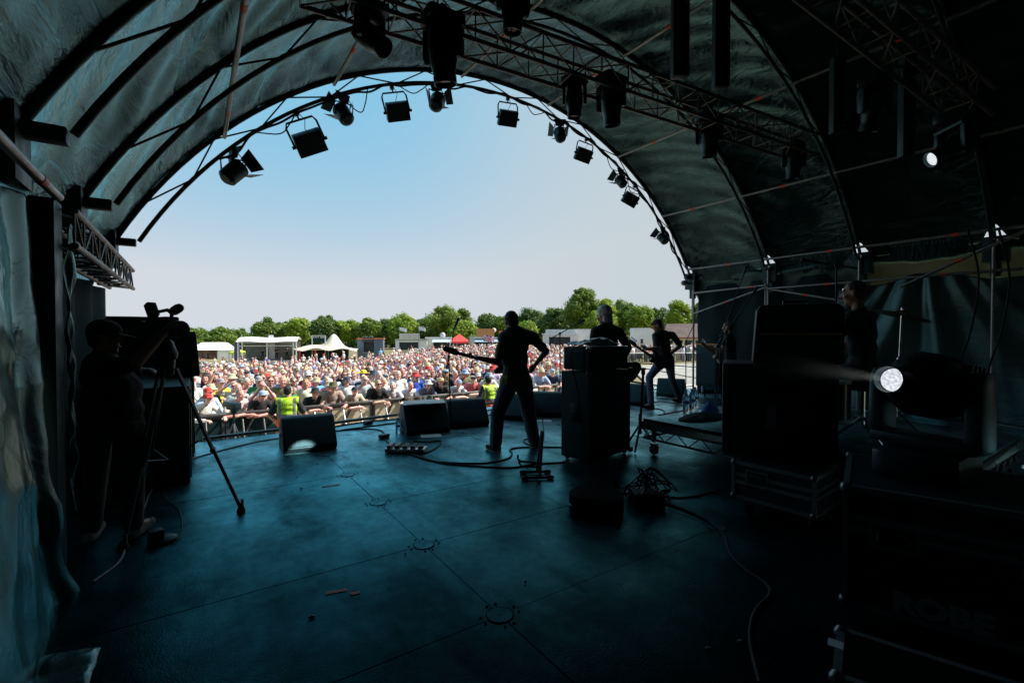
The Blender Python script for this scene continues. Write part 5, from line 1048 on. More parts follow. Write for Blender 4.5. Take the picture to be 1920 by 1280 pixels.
# PA: side fill on subwoofers at the left
t = thing('subwoofer', 'black subwoofer cabinet with a steel grille at the stage corner', 'subwoofer', (0, 0, 0)); x1s, y0s, y1s = -.02, 6.85, 7.6; MB().box((x1s - .5, (y0s + y1s) / 2, .49), (1.0, y1s - y0s, .98)).build('cabinet', TOLEX, t, bevel=.015); MB().box((x1s + .004, (y0s + y1s) / 2, .49), (.014, y1s - y0s - .06, .9)).build('grille', GRILLE, t)
MB().box((x1s + .012, y0s + .62, .42), (.006, .05, .09)).build('badge', mat('bare_plate', ()), t)
t = thing('side_fill', 'black loudspeaker tilted on top of the subwoofer', 'loudspeaker', (-.2, 7.12, .98), R(12)); MB().prism([(-.22, 0), (.2, 0), (.16, .55), (-.2, .55)], -.26, .26, Matrix(((1, 0, 0), (0, 0, 1), (0, 1, 0))).to_4x4()).build('cabinet', TOLEX, t, bevel=.012)
gm = frameM((.184, 0, .275), (0, 1, 0), Vector((1, 0, .08))); MB().box((0, 0, 0), (.46, .5, .012), gm.to_3x3()).build('grille', GRILLE, t); t.children[-1].location = gm.translation; MB().box((.2, .0, .12), (.006, .05, .025)).build('badge', mat('bare_plate', ()), t)
t = thing('rolled_banner', 'pale rolled sheet lying on the subwoofer corner', 'sheet', (0, 0, .985)); MB().tube((-.1, 7.1, .03), (-.03, 7.55, .03), .028, 12).build('roll', mat('grey_plastic_lid', ()), t)
t = thing('subwoofer', 'second black subwoofer in the dark beside the tarpaulin', 'subwoofer', (0, 0, 0)); MB().box((-.45, 6.25, .49), (.8, 1.1, .98)).build('cabinet', TOLEX, t, bevel=.015); MB().box((-.044, 6.25, .49), (.012, 1.0, .9)).build('grille', GRILLE, t)
# ------------------------------------------------------------------ video camera on tripod
ap = W(313, 668, 3.68); t = thing('camera_tripod', 'large black video tripod standing on rubber feet beside the wall', 'tripod', (ap.x, ap.y, 0)); hz = ap.z
MB().cap((0, 0, hz - .12), (0, 0, hz + .02), .05, .06).cap((0, 0, hz + .02), (0, 0, hz + .09), .075, .05).build('fluid_head', BLACK, t, smooth=50)
MB().tube((0, 0, hz + .02), CR * -.3 - CF * .18 + UZ * (hz - .14), .01, 8).build('pan_handle', BLACK, t)
for x, y in ((452, 960), (259, 965), (232, 1030)):
    f = G(x, y) - Vector((ap.x, ap.y, 0)); top = Vector((0, 0, hz - .1)) + f.normalized() * .06; sd = f.cross(UZ).normalized() * .022; mid = top.lerp(f, .55)
    lg = MB().tube(top + sd, mid + sd, .011, 8).tube(top - sd, mid - sd, .011, 8).tube(top.lerp(f, .4), f + UZ * .03, .013, 8).build('leg', BLACK, t); MB().cap(f + UZ * .012, f + UZ * .05, .034, .022).box(f + UZ * .075 + CR * .01, (.02, .04, .07)).build('rubber_foot', RUBBER, lg); MB().tube(mid - sd * 1.4, mid + sd * 1.4, .02, 8).build('leg_clamp', BLACK, lg)
for k in range(2): f = G(((400, 827), (262, 835))[k][0], ((400, 827), (262, 835))[k][1], .55) if False else None
MB().tube((0, 0, .5), Vector((.2, .03, .62)), .008).tube((0, 0, .5), Vector((-.1, .2, .55)), .008).tube((0, 0, .5), Vector((-.12, -.18, .55)), .008).build('spreader', BLACK, t)
cd = (W(352, 628, 3.62) - W(272, 632, 3.85)).normalized(); cc = W(308, 612, 3.72); M = frameM(cc, cd, UZ); t = thing('video_camera', 'black shoulder video camera with a viewfinder, on the tripod', 'video camera', M=M)
MB().box((-.02, 0, .0), (.24, .12, .15)).build('camera_body', BLACK, t, bevel=.015); l = MB().tube((.09, 0, -.03), (.19, 0, -.03), .055, 20).tube((.15, 0, -.03), (.215, 0, -.03), .068, 20).build('lens', PLAST, t); MB().lathe([(.05, 0), (0, .004)], 18, frameM((.216, 0, -.03), UZ, (1, 0, 0))).build('front_glass', SHADE, l)
MB().path([(-.1, 0, .075), (-.09, 0, .12), (.05, 0, .13), (.1, 0, .1), (.1, 0, .07)], .014, 8).build('carry_handle', PLAST, t); MB().cap((.1, .02, .12), (.16, .02, .14), .036, .036).build('microphone', BLACK, t); MB().box((-.16, .0, .14), (.06, .07, .12), Euler((0, R(-28), 0)).to_matrix()).build('viewfinder', BLACK, t, bevel=.01); MB().box((-.19, 0, -.01), (.1, .1, .12)).build('battery', PLAST, t, bevel=.01)
# block on the floor behind the tripod
p = G(292, 1018); t = thing('floor_block', 'small black clamp block on the floor behind the tripod', 'block', (p.x, p.y, 0), R(20)); MB().box((0, 0, .05), (.085, .08, .1)).build('block', BLACK, t, bevel=.01); MB().lathe([(.08, 0), (.08, .02), (.05, .035), (0, .035)], 18, Matrix.Translation((.05, 0, 0))).build('base', BLACK, t)
# ------------------------------------------------------------------ drum kit
dx, dy = 5.6, 2.4
def drum(name, label, c, ax, r, h, shell, group='drum kit'):
    t = thing(name, label, 'drum', c, group=group); M = frameM((0, 0, 0), frame_of(Vector(ax))[0], ax); MB().lathe([(r, -h / 2), (r, h / 2)], 30, M).build('shell', shell, t, smooth=40); 
    for s in (-1, 1): MB().lathe([(0, s * h / 2 * 1.001), (r * .97, s * h / 2 * 1.004), (r * 1.03, s * h / 2 * 1.01), (r * 1.03, s * (h / 2 - .03)), (r * 1.0, s * (h / 2 - .03))], 30, M).build('head' if False else 'drum_skin', mat('drum_skin', (.5, .5, .48), .6, nsc=8, namt=.05), t)
    lg = MB()
    for k in range(8): a = k * .785; lg.add(*[[M @ Vector(((r + .012) * math.cos(a + q * .02), (r + .012) * math.sin(a + q * .02), z)) for q, z in ((-1, -h * .35), (1, -h * .35), (1, h * .35), (-1, h * .35))], [(0, 1, 2, 3)]])
    lg.build('lugs' if False else 'lug_ring', CHROME, t); return t
DS = mat('drum_lacquer', (.03, .01, .012), .2, nsc=4, namt=.15)
drum('bass_drum', 'large bass drum lying on its side on the riser', (dx, dy + .28, RZ + .29), (0, 1, 0), .28, .42, DS); drum('floor_tom', 'deep floor tom on the near side of the drummer', (dx - .42, dy - .35, RZ + .4), (0, 0, 1), .2, .4, DS)
drum('snare_drum', 'shallow metal snare drum before the drummer', (dx + .18, dy - .35, RZ + .58), (0, -.1, 1), .18, .15, CHROME); drum('rack_tom', 'rack tom tilted above the bass drum', (dx - .15, dy + .28, RZ + .76), (0, -.4, 1), .15, .22, DS)
BRASS = mat('cymbal_bronze', (.35, .25, .09), .3, .9, nsc=12, namt=.2)
def cymbal(base, top, r, label, tilt=(0, 0)):
    t = thing('cymbal_stand', label, 'cymbal', base, group='cymbals of the drum kit'); tp = Vector(top) - Vector(base); MB().tube((0, 0, .2), (tp.x * .3, tp.y * .3, tp.z * .6), .013).tube((tp.x * .3, tp.y * .3, tp.z * .6), tp, .009).cap((tp.x * .3, tp.y * .3, tp.z * .58), (tp.x * .3, tp.y * .3, tp.z * .64), .022, .022).build('pole', CHROME, t)
    for k in range(3): a = k * 2.094 + .4; MB().tube((0, 0, .26), (.24 * math.cos(a), .24 * math.sin(a), .012), .009, 8).build('leg', CHROME, t)
    M = Matrix.Translation(tp) @ Euler((*tilt, 0)).to_matrix().to_4x4(); MB().lathe([(r, -.012), (r * .6, .004), (r * .24, .012), (r * .2, .03), (r * .08, .045), (.006, .046)], 36, M).build('plate', BRASS, t, smooth=60); MB().cap(tp + UZ * .04, tp + UZ * .07, .012, .008, 8).build('wing_nut', CHROME, t)
b = W(1684, 700, 4.75); cymbal((b.x, b.y, RZ), W(1691, 590, 4.75), .24, 'large cymbal on a tall stand beside the curtain folds', (R(14), R(10)))
b = W(1500, 640, 5.4); cymbal((dx + .15, dy + .3, RZ), (dx + .15, dy + .3, RZ + 1.0), .2, 'crash cymbal on the far side of the drummer', (R(15), 0)); cymbal((dx + .5, dy - .15, RZ), (dx + .5, dy - .15, RZ + .86), .17, 'low hi hat cymbal at the knee of the drummer')
# ================================================================== LIGHTING FIXTURES
def moving_head(M, label, lit=None, group='moving head lamps', s=1., tilt=0, pan=0, nose=1.):
    """local: base at z=0 upwards (head towards +z); flip M for hanging ones"""
    t = thing('moving_head', label, 'stage lamp', M=M @ Matrix.Scale(s, 4), group=group); MB().prism([(-.19, -.15), (.19, -.15), (.21, -.1), (.21, .1), (.19, .15), (-.19, .15), (-.21, .1), (-.21, -.1)], 0, .11).build('base', PLAST, t, bevel=.012)
    P = Matrix.Rotation(pan, 4, 'Z'); yk = MB(); yk.add([P @ Vector(v) for v in ()], []) 
    for sx in (-1, 1):
        pr = [(.0, .13), (.06, .13), (.065, .2), (.06, .42), (.03, .47), (-.03, .47), (-.06, .42), (-.065, .2), (-.06, .13)]; yk.prism(pr, sx * .185 - .03, sx * .185 + .03, P @ Matrix(((0, 0, 1, 0), (1, 0, 0, 0), (0, 1, 0, 0), (0, 0, 0, 1))))
    yk.box((0, 0, .145), (.4, .16, .05), P.to_3x3()); y = yk.build('yoke', PLAST, t, bevel=.014)
    H = P @ Matrix.Translation((0, 0, .4)) @ Matrix.Rotation(tilt, 4, 'X')      # head axis along local +y
    A = H @ Matrix(((1, 0, 0, 0), (0, 0, 1, 0), (0, -1, 0, 0), (0, 0, 0, 1)))     # lathe z -> head y
    hd = MB().lathe([(.0, -.25), (.09, -.25), (.13, -.21), (.148, -.08), (.146, .06), (.125 * lerp(1, nose, .5), .15), (.116 * nose, .2), (.122 * nose, .22), (.122 * nose, .29), (.112 * nose, .295), (.105 * nose, .255), (0, .25)], 28, A).build('head', PLAST, t, smooth=40)
    for k in range(4): MB().box((H @ Vector((0, -.17 + .05 * k, .0))), (.29 - .012 * (3 - k), .012, .2), H.to_3x3()).build('cooling_fin', BLACK, hd)
    MB().lathe([(.1 * nose, .256), (.05 * nose, .264), (0, .266)], 28, A).build('lens', lit or mat('dark_lens_glass', (.02, .025, .03), .08, nsc=20, namt=.1), hd)
    return t, H
FLIP = Matrix.Rotation(math.pi, 4, 'X')
LIT = emis('lit_lens', (.9, .95, 1), .5)
hg = [(694, 10, 4.6, 'round faced moving head nearest the crown of the roof', .8, -40, 150), (830, 30, 4.75, 'large moving head hanging lowest in front of the sky', .98, -80, 60), (962, -45, 5.0, 'moving head high over the arch, partly out of the light', .85, -85, 10), (1077, 146, 5.75, 'slim moving head under the middle of the grey truss', .7, -85, 40),
      (1146, 145, 6.0, 'tall moving head beside the slim one under the grey truss', .88, -80, 70), (1330, 215, 7.0, 'moving head near the far end of the grey truss', .9, -85, 60), (1488, 268, 7.8, 'moving head hung at the far end of the grey truss', .85, -80, 50), (1640, 150, 5.2, 'dark moving head lost in the gloom under the rear truss', .8, -70, 30)]
for x, y, d, lab, s, tl, pn in hg:
    p = W(x, y, d); t, H = moving_head(Matrix.Translation(p) @ FLIP, lab, s=s, tilt=R(tl + 180), pan=R(pn)); MB().box((0, 0, -.05), (.06, .06, .12)).build('clamp', BLACK, t)
# lit lamp at the back right, its beam reaching the wedge monitor
p = W(1788, 280, 5.3); aim = W(574, 836, 5.86)
def lit_head(base, aim, label, s, hang, nose):
    M = Matrix.Translation(base) @ (FLIP if hang else Matrix.Identity(4)); hp = M @ Vector((0, 0, .4 * s)); dl = M.to_3x3().inverted() @ (Vector(aim) - hp).normalized()
    pan = math.atan2(-dl.x, dl.y); tl = math.asin(dl.z); return moving_head(M, label, lit=LIT, s=s, tilt=tl, pan=pan, nose=nose) + (hp, (Vector(aim) - hp).normalized())
t, H, hp, dv = lit_head(p + UZ * .38, aim, 'lit moving head glowing white under the rear truss', .95, True, .8)
def spot(pos, dv, e, deg, name, blend=.15, r=.02):
    l = bpy.data.lights.new(name, 'SPOT'); l.energy = e; l.spot_size = R(deg); l.spot_blend = blend; l.shadow_soft_size = r; l.color = (1, .93, .88); o = bpy.data.objects.new(name, l); COL.objects.link(o); o.location = pos; o.rotation_euler = dv.to_track_quat('-Z', 'Y').to_euler(); return o
spot(hp + dv * .30, dv, 24000, 1.45, 'beam_lamp', .7)
# floor moving head on the large case
bp = W(1738, 868, 2.55); bp.z = .742; aim = bp + Vector((0, 0, .45)) + (-CR * .9 - CF * .36 + UZ * .13) * 3
t, H, hp, dv = lit_head(bp, aim, 'large moving head on the flight case, lens lit white and beam aimed at the drums', 1.2, False, .5)
spot(hp + dv * .38, dv, 300, 9, 'beam_lamp_floor', .3)
# thin smoke caught in that beam
sm = MB(); A_ = frameM(hp + dv * .37, frame_of(dv)[0], dv)
def cone(u, v): a = u * 2 * math.pi; r = .1 + .09 * v; return A_ @ Vector((r * math.cos(a), r * math.sin(a), .9 * v))
sm.lathe([(0, 0), (.08, 0), (.3, 1.0), (0, 1.0)], 24)
ms = bpy.data.materials.new('beam_smoke'); ms.use_nodes = True; n = ms.node_tree.nodes; n.remove(n['Principled BSDF']); pv = n.new('ShaderNodeVolumePrincipled'); pv.inputs['Density'].default_value = .02; pv.inputs['Anisotropy'].default_value = .3; pv.inputs['Color'].default_value = (.8, .9, .92, 1); ms.node_tree.links.new(pv.outputs[0], n['Material Output'].inputs['Volume'])
tcv = n.new('ShaderNodeTexCoord'); sx_ = n.new('ShaderNodeSeparateXYZ'); L_ = ms.node_tree.links; L_.new(tcv.outputs['Object'], sx_.inputs[0]); ra = n.new('ShaderNodeMapRange'); ra.inputs[1].default_value = 0; ra.inputs[2].default_value = 1.0; ra.inputs[3].default_value = 1; ra.inputs[4].default_value = 0; L_.new(sx_.outputs['Z'], ra.inputs[0])
pw_ = n.new('ShaderNodeMath'); pw_.operation = 'POWER'; pw_.inputs[1].default_value = 2.2; L_.new(ra.outputs[0], pw_.inputs[0]); nz_ = n.new('ShaderNodeTexNoise'); nz_.inputs['Scale'].default_value = 7; L_.new(tcv.outputs['Object'], nz_.inputs['Vector']); ml_ = n.new('ShaderNodeMath'); ml_.operation = 'MULTIPLY'; L_.new(pw_.outputs[0], ml_.inputs[0]); L_.new(nz_.outputs['Fac'], ml_.inputs[1]); m4_ = n.new('ShaderNodeMath'); m4_.operation = 'MULTIPLY'; m4_.inputs[1].default_value = .02; L_.new(ml_.outputs[0], m4_.inputs[0]); L_.new(m4_.outputs[0], pv.inputs['Density'])
o = sm.build('smoke', ms, smooth=0); o.matrix_world = A_; o['kind'] = 'stuff'
# ---- lamps clamped along the front arch
def flood(M, label, s=1.):
    t = thing('flood_light', label, 'stage lamp', M=M @ Matrix.Scale(s, 4), group='flood lights along the front arch'); MB().path([(-.2, 0, -.36), (-.2, 0, -.1), (-.17, 0, -.04), (.17, 0, -.04), (.2, 0, -.1), (.2, 0, -.36)], .014, 8).build('yoke', BLACK, t); MB().tube((0, 0, .06), (0, 0, -.05), .012).box((0, 0, .05), (.06, .07, .07)).build('clamp', BLACK, t)
    Q = Matrix.Translation((0, 0, -.34)) @ Matrix.Rotation(R(-52), 4, 'X'); b = MB().prism([(-.18, -.14), (.18, -.14), (.19, .14), (-.19, .14)], -.06, .07, Q).build('housing', BLACK, t, bevel=.01); MB().prism([(-.17, -.13), (.17, -.13), (.17, .13), (-.17, .13)], -.065, -.06, Q).build('front_glass', mat('dark_flood_glass', (.02, .022, .024), .3, nsc=20, namt=.2), b)
    for sx in (-1, 1): MB().tube((sx * .19, 0, -.34), (sx * .235, 0, -.34), .022, 10).build('knob', BLACK, t)
    MB().path([(.03, 0, .04), (.07, .03, -.05), (.02, .05, -.15), (.06, .06, -.25)], .005, 6).build('power_lead', CABLE, t); return t
def fresnel(M, label, s=1., sw=0):
    t = thing('fresnel_lamp', label, 'stage lamp', M=M @ Matrix.Scale(s, 4), group='fresnel lamps along the front arch'); MB().path([(-.13, 0, -.26), (-.14, 0, -.06), (.14, 0, -.06), (.13, 0, -.26)], .012, 8).tube((0, 0, .05), (0, 0, -.06), .012).build('yoke', BLACK, t)
    Q = Matrix.Translation((0, 0, -.24)) @ Matrix.Rotation(sw, 4, 'Z') @ Matrix.Rotation(R(48), 4, 'X'); A = Q @ Matrix.Rotation(R(90), 4, 'X').inverted()
    b = MB().lathe([(0, -.16), (.07, -.16), (.115, -.12), (.12, .08), (.125, .1), (.125, .13), (.1, .13), (.1, .112), (0, .112)], 18, A).build('housing', BLACK, t, smooth=30); MB().lathe([(.1, .115), (0, .12)], 18, A).build('lens', mat('lamp_glass', ()), b)
    for k in range(4):
        a = k * math.pi / 2; u = Vector((math.cos(a), math.sin(a), 0)); v = Vector((-math.sin(a), math.cos(a), 0)); o0 = u * .12 + Vector((0, 0, .14)); o1 = u * .21 + Vector((0, 0, .27)); w0, w1 = (.08, .13) if k % 2 else (.1, .15)
        q = [o0 - v * w0, o0 + v * w0, o1 + v * w1, o1 - v * w1]; nn = (q[1] - q[0]).cross(q[3] - q[0]).normalized() * .004; MB().add([A @ p for p in q] + [A @ (p + nn) for p in q], [(0, 1, 2, 3), (7, 6, 5, 4), (0, 4, 5, 1), (1, 5, 6, 2), (2, 6, 7, 3), (3, 7, 4, 0)]).build('barn_door', BLACK, b, smooth=0)
    MB().path([(.05, 0, .03), (.12, .02, -.04), (.1, .04, -.14), (.03, .08, -.22)], .006, 6).build('power_lead', CABLE, t); return t
def on_arch(x, y):
    p = onY(x, y, 7.5); a = math.atan2(p.z - ZC, XC - p.x); return arc(RI - .05, a, 7.46), a
for (x, y, s, lab) in ((565, 225, 1.12, 'flood light on the sloping side of the arch over the wedge monitor'), (737, 172, 1.0, 'flood light near the crown, hung beneath a cable loop'), (950, 187, .98, 'flood light just past the crown of the arch'), (1097, 258, .95, 'flood light on the falling side of the arch'), (1188, 345, .95, 'lowest flood light on the falling side of the arch')):
    p, a = on_arch(x, y); flood(Matrix.Translation(p - UZ * .06) @ Matrix.Rotation((math.pi / 2 - a) * .7, 4, 'Y').inverted() @ Matrix.Rotation(R(-15), 4, 'Z'), lab, s)
for (x, y, s, sw, lab) in ((420, 268, 1.05, -60, 'fresnel lamp with open barn doors low on the arch'), (632, 160, 1.0, 20, 'fresnel lamp tucked against the arch beside the roof tube'), (818, 165, 1.05, -40, 'fresnel lamp with barn doors just under the crown'), (1048, 226, 1.0, -30, 'fresnel lamp where the cables bunch on the falling side'), (1175, 290, .9, 0, 'fresnel lamp against the dark tarpaulin edge'), (1262, 400, .9, 0, 'lowest fresnel lamp on the dark end of the arch')):
    p, a = on_arch(x, y); fresnel(Matrix.Translation(p - UZ * .05), lab, s, R(sw))
# cables wrapped along the arch
pts = []; rr = random.Random(2)
for i in range(46):
    a = lerp(.72, 2.55, i / 45); pts.append(arc(RI - .03 - .06 * abs(math.sin(i * 1.7)) * rr.random(), a, 7.46 + .06 * math.sin(i * 2.1)))
cable(pts, .016, 'black cable wound loosely along the inner tube of the front arch', 'cables on the front arch'); 
for k, (a0, a1, dp) in enumerate(((.82, .93, .16), (1.04, 1.12, .3), (1.2, 1.3, .15), (1.62, 1.7, .14), (1.98, 2.08, .16), (2.1, 2.2, .2))):
    cable([arc(RI - .02, a0, 7.47), arc(RI - .02 - dp, lerp(a0, a1, .4), 7.49), arc(RI - dp * .8, lerp(a0, a1, .7), 7.5), arc(RI - .02, a1, 7.47)], .009, 'black cable loop sagging from the front arch, ' + ['by the open barn doors', 'beside the first flood light', 'short of the crown', 'past the crown', 'at the cable bunch', 'above the lowest flood light'][k], 'cable loops on the front arch')
# dark strip fixtures hanging at the back
for k, (x, y, h, d) in enumerate(((1275, 40, 1.1, 4.6), (1352, 60, 1.2, 5.0), (1570, 180, 1.0, 6.2), (1700, 200, 1.3, 6.0))):
    p = W(x, y, d); t = thing('hanging_strip', 'dark upright lamp strip hanging from the roof, ' + ['nearest the grey truss', 'second from the grey truss', 'in front of the rear truss', 'farthest, beside the lit lamp'][k], 'lamp strip', p, R(-34), 'hanging lamp strips'); MB().box((0, 0, 0), (.16, .1, h)).build('housing', BLACK, t, bevel=.01)
    for q in range(7): MB().lathe([(.0, .0), (.012, .0), (.012, .004), (0, .005)], 8, Matrix.Translation((.05, -.052, -h * .42 + q * h * .14)) @ Matrix.Rotation(R(90), 4, 'X')).build('lamp_lens', CHROME, t)
    MB().tube((0, 0, h / 2), (0, 0, h / 2 + .5), .01).build('hanging_rod', BLACK, t)
# ================================================================== OUTSIDE: barrier, crowd, stalls, trees
B0, B1 = Vector((-1.6, 11.3, 0)), Vector((10.9, 12.1, 0)); BD = (B1 - B0).normalized(); BN = Vector((-BD.y, BD.x, 0)); BL = (B1 - B0).length
PANEL = mat('barrier_panel', (.5, .43, .31), .6, nsc=6, namt=.12, bsc=160, bst=.3); DKBAR = mat('dark_barrier_steel', (.05, .05, .05), .5, .3, nsc=20, namt=.3)
def barrier_proto(dark):
    t = thing('crowd_barrier', 'x', 'barrier', (0, 0, 0), group='crowd barriers along the pit'); w = 1.04; pm = CLOTHB if dark else PANEL
    MB().box((0, .02, .6), (w - .09, .02, .92)).build('panel', pm, t); MB().cap((-w / 2, 0, 1.11), (w / 2, 0, 1.11), .04, .04).box((0, .02, 1.06), (w, .05, .06)).build('top_rail', DKBAR, t)
    for s in (-1, 1): MB().box((s * (w / 2 - .03), .02, .55), (.05, .05, 1.1)).build('post', DKBAR, t); 
    MB().tube((.18, -.0, 1.05), (.18, -.62, .03), .02, 8).build('strut', ALU if not dark else DKBAR, t); MB().tube((-.22, -.0, 1.05), (-.22, -.62, .03), .02, 8).build('strut', ALU if not dark else DKBAR, t)
    MB().tube((-.44, -.0, .12), (.0, -.01, 1.02), .028, 8).build('brace', DKBAR, t); MB().box((0, -.35, .016), (w - .02, .85, .02)).build('floor_plate', ALU, t); MB().box((0, -.14, .34), (w - .1, .22, .03)).build('step', ALU, t); return t
pr = {True: barrier_proto(True), False: barrier_proto(False)}; used = {True: 0, False: 0}; nb = int(BL / 1.06)
ordw = ['first', 'second', 'third', 'fourth', 'fifth', 'sixth', 'seventh', 'eighth', 'ninth', 'tenth', 'eleventh', 'twelfth', 'thirteenth', 'fourteenth', 'fifteenth', 'sixteenth', 'seventeenth', 'eighteenth', 'nineteenth', 'twentieth']
tens = {2: 'twenty', 3: 'thirty', 4: 'forty', 5: 'fifty'}
def ordn(n):
    return ordw[n] if n < 20 else (tens[(n + 1) // 10] + '-' + ordw[(n + 1) % 10 - 1] if (n + 1) % 10 else {3: 'thirtieth', 4: 'fortieth', 5: 'fiftieth'}[(n + 1) // 10])
cnt = {True: 0, False: 0}
for k in range(nb):
    p = B0 + BD * (1.06 * (k + .5)); dark = p.x < 1.55; z = ground_z(p.x, p.y) + .015; lab = ('black clothed' if dark else 'pale panelled') + ' barrier section along the pit, ' + ordn(cnt[dark]) + ' of its kind counting from the subwoofers'; cnt[dark] += 1
    if not used[dark]: o = pr[dark]; used[dark] = 1; o['label'] = lab
    else: o = dup(pr[dark], (0, 0, 0), 0, lab)
    o.location = (p.x, p.y, z); o.rotation_euler = (0, 0, math.atan2(BD.y, BD.x))
# coats hung over the barrier
for k, (x, w_) in enumerate(((4.75, .5), (5.15, .35))):
    q = (x - B0.x) / BD.x; p = B0 + BD * q; z = ground_z(p.x, p.y)
    def coat(u, v): a = (v - .35) * 1.5; yy = -.06 - .03 * math.sin(u * 9) if v < .7 else .03; zz = z + 1.17 - (.7 - v) * .75 if v < .7 else z + 1.17 - (v - .7) * .5; return p + BD * ((u - .5) * w_ + .06 * (v - .5) * math.sin(u * 5)) + BN * (yy - .05 * math.sin(v * 3)) + UZ * zz
    tag(surf('coat', coat, 24, 24, mat('coat_fabric_%d' % k, [(.09, .07, .055), (.05, .07, .06)][k], .9, nsc=20, namt=.2, bsc=50, bst=.3)), ['brown', 'grey green'][k] + ' jacket hung over the barrier rail', 'jacket')
# ------------------------------------------------------------------ crowd: body variants
HEADL = Vector((0, .035, 1.635))
ARMS = dict(down=(None, None), fold=(((-.3, .06, 1.14), (.1, .26, 1.18)), ((.3, .06, 1.14), (-.1, .29, 1.13))), drink=(None, ((.29, .04, 1.15), (.14, .3, 1.24))), clap=(((-.3, .1, 1.2), (-.05, .34, 1.34)), ((.3, .1, 1.2), (.05, .34, 1.34))),
            armup=(None, ((.3, .08, 1.62), (.22, .16, 1.9))), phone=(((-.27, .16, 1.3), (-.07, .34, 1.6)), ((.27, .16, 1.3), (.07, .34, 1.6))), brow=(None, ((.36, .1, 1.5), (.1, .16, 1.7))), lean=(((-.33, .3, 1.12), (.08, .5, 1.15)), ((.33, .3, 1.12), (-.08, .52, 1.13))), lean2=(((-.3, .3, 1.13), (-.2, .58, 1.14)), ((.3, .3, 1.13), (.2, .58, 1.14))))
VAR = []
def variant(pose, b, belly, lean=0., long_sleeve=False, hem=1.1, skirt=False):
    J = stand(0, 0, 0, 0, 1.76, lean, *ARMS[pose], look=(0, 1, .04 if lean == 0 else .1)); f = frames(J); mb = MB(); torso(mb, J, f, 0, b, belly); arms(mb, J, 0, 2, b); legs(mb, J, 0, b); head(mb, J, f)
    for s in 'LR': hand(mb, J['wr' + s], (J['wr' + s] - J['el' + s]), Vector((0, -.4, -1)) if pose != 'down' else Vector((-1 if s == 'R' else 1, 0, 0)), 1 if s == 'R' else -1, .7); mb.cap(J['an' + s], J['to' + s] + UZ * .02, .04, .032)
    me = remesh(mb, .0125, 2); face_bits(me, J, f, True); me.name = 'person_body'
    sh = MB(); torso(sh, J, f, .013, b, belly, hem); arms(sh, J, .014, 1.9 if long_sleeve else .62, b); s_ = remesh(sh, .016, 3, (.009, 13)); s_.materials.append(CLOTH); s_.name = 'shirt'
    tr = MB(); legs(tr, J, .014, b, .95); tr.ell(J['pelvis'], (f.hr * (.168 * b), f.hf * (.125 * b + belly * .5), UZ * .12), 16, 10); t_ = remesh(tr, .018, 3, (.008, 12)); t_.materials.append(CLOTH); t_.name = 'trousers'
    Mh = Matrix((f.hR, f.hF, f.hU)).transposed().to_4x4(); Mh.translation = J['head']; VAR.append(dict(pose=pose, body=me, shirt=s_, trousers=t_, Mh=Mh))
variant('down', 1., 0); variant('down', 1.12, .06); variant('fold', 1.08, .04); variant('drink', 1.05, .05); variant('clap', .98, .0); variant('armup', 1.0, .02); variant('phone', 1.0, .0); variant('brow', 1.02, .02); variant('down', .92, -.01, hem=1.4); variant('fold', .95, 0, long_sleeve=True); variant('drink', 1.0, .02, long_sleeve=True)
LEANS = len(VAR); variant('lean', 1.05, .03, .36); variant('lean', .95, 0, .42); variant('lean2', 1.1, .04, .3); variant('lean2', .95, 0, .34, long_sleeve=True)
Jz = dict(head=Vector((0, 0, 0)), neck=Vector((0, -.03, -.17))); fz = Fig(); fz.hR, fz.hF, fz.hU = Vector((1, 0, 0)), Vector((0, 1, 0)), Vector((0, 0, 1)); fz.up = fz.hU
HAIRM = {}
for st in ('short', 'crop', 'fringe', 'long', 'bob', 'swept'): HAIRM[st] = remesh(hair_mb(Jz, fz, st), .012, 2, (.006, 50)); HAIRM[st].materials.append(HAIR); HAIRM[st].name = 'hair_' + st
HATM = {k: hat_mesh(k) for k in ('cap', 'flat', 'bucket', 'straw')}; SHM = shades_mesh()
def inpoly_x(Y): return -.55, 10.3 + (Y - 12) * 1.29
SHIRTS = [('white', (.8, .8, .79), 30), ('pale blue', (.48, .6, .76), 10), ('black', (.015, .015, .018), 13), ('navy', (.02, .03, .08), 9), ('grey', (.25, .26, .28), 9), ('pink', (.7, .28, .38), 6), ('light pink', (.75, .5, .55), 6), ('lilac', (.5, .4, .62), 4), ('olive', (.13, .13, .06), 4), ('cream', (.68, .6, .46), 8), ('sky blue', (.15, .42, .75), 4), ('red', (.6, .03, .04), 3), ('maroon', (.2, .02, .05), 3), ('green', (.03, .2, .09), 3), ('teal', (.05, .3, .32), 1.5), ('orange', (.8, .3, .03), .7), ('yellow', (.8, .6, .05), .7), ('royal blue', (.02, .08, .45), 2), ('pale grey', (.5, .51, .53), 8)]
HATC = [('white', (.78, .77, .74)), ('white', (.75, .75, .75)), ('black', (.015, .015, .018)), ('navy', (.02, .03, .08)), ('beige', (.55, .45, .3)), ('grey', (.3, .3, .32)), ('olive', (.14, .14, .07)), ('red', (.5, .03, .03)), ('pale blue', (.3, .42, .6))]
HAIRC = [(.55, .54, .52), (.38, .37, .36), (.2, .19, .18), (.06, .045, .035), (.03, .025, .022), (.12, .07, .035), (.42, .28, .12), (.6, .45, .22), (.62, .6, .58)]
SKINS = [(.74, .41, .34), (.7, .36, .29), (.78, .48, .41), (.68, .31, .25), (.58, .32, .23), (.74, .37, .32), (.24, .12, .08)]
SKW = [5, 5, 4, 4, 2, 3, .5]
PR = random.Random(21); npers = [0]
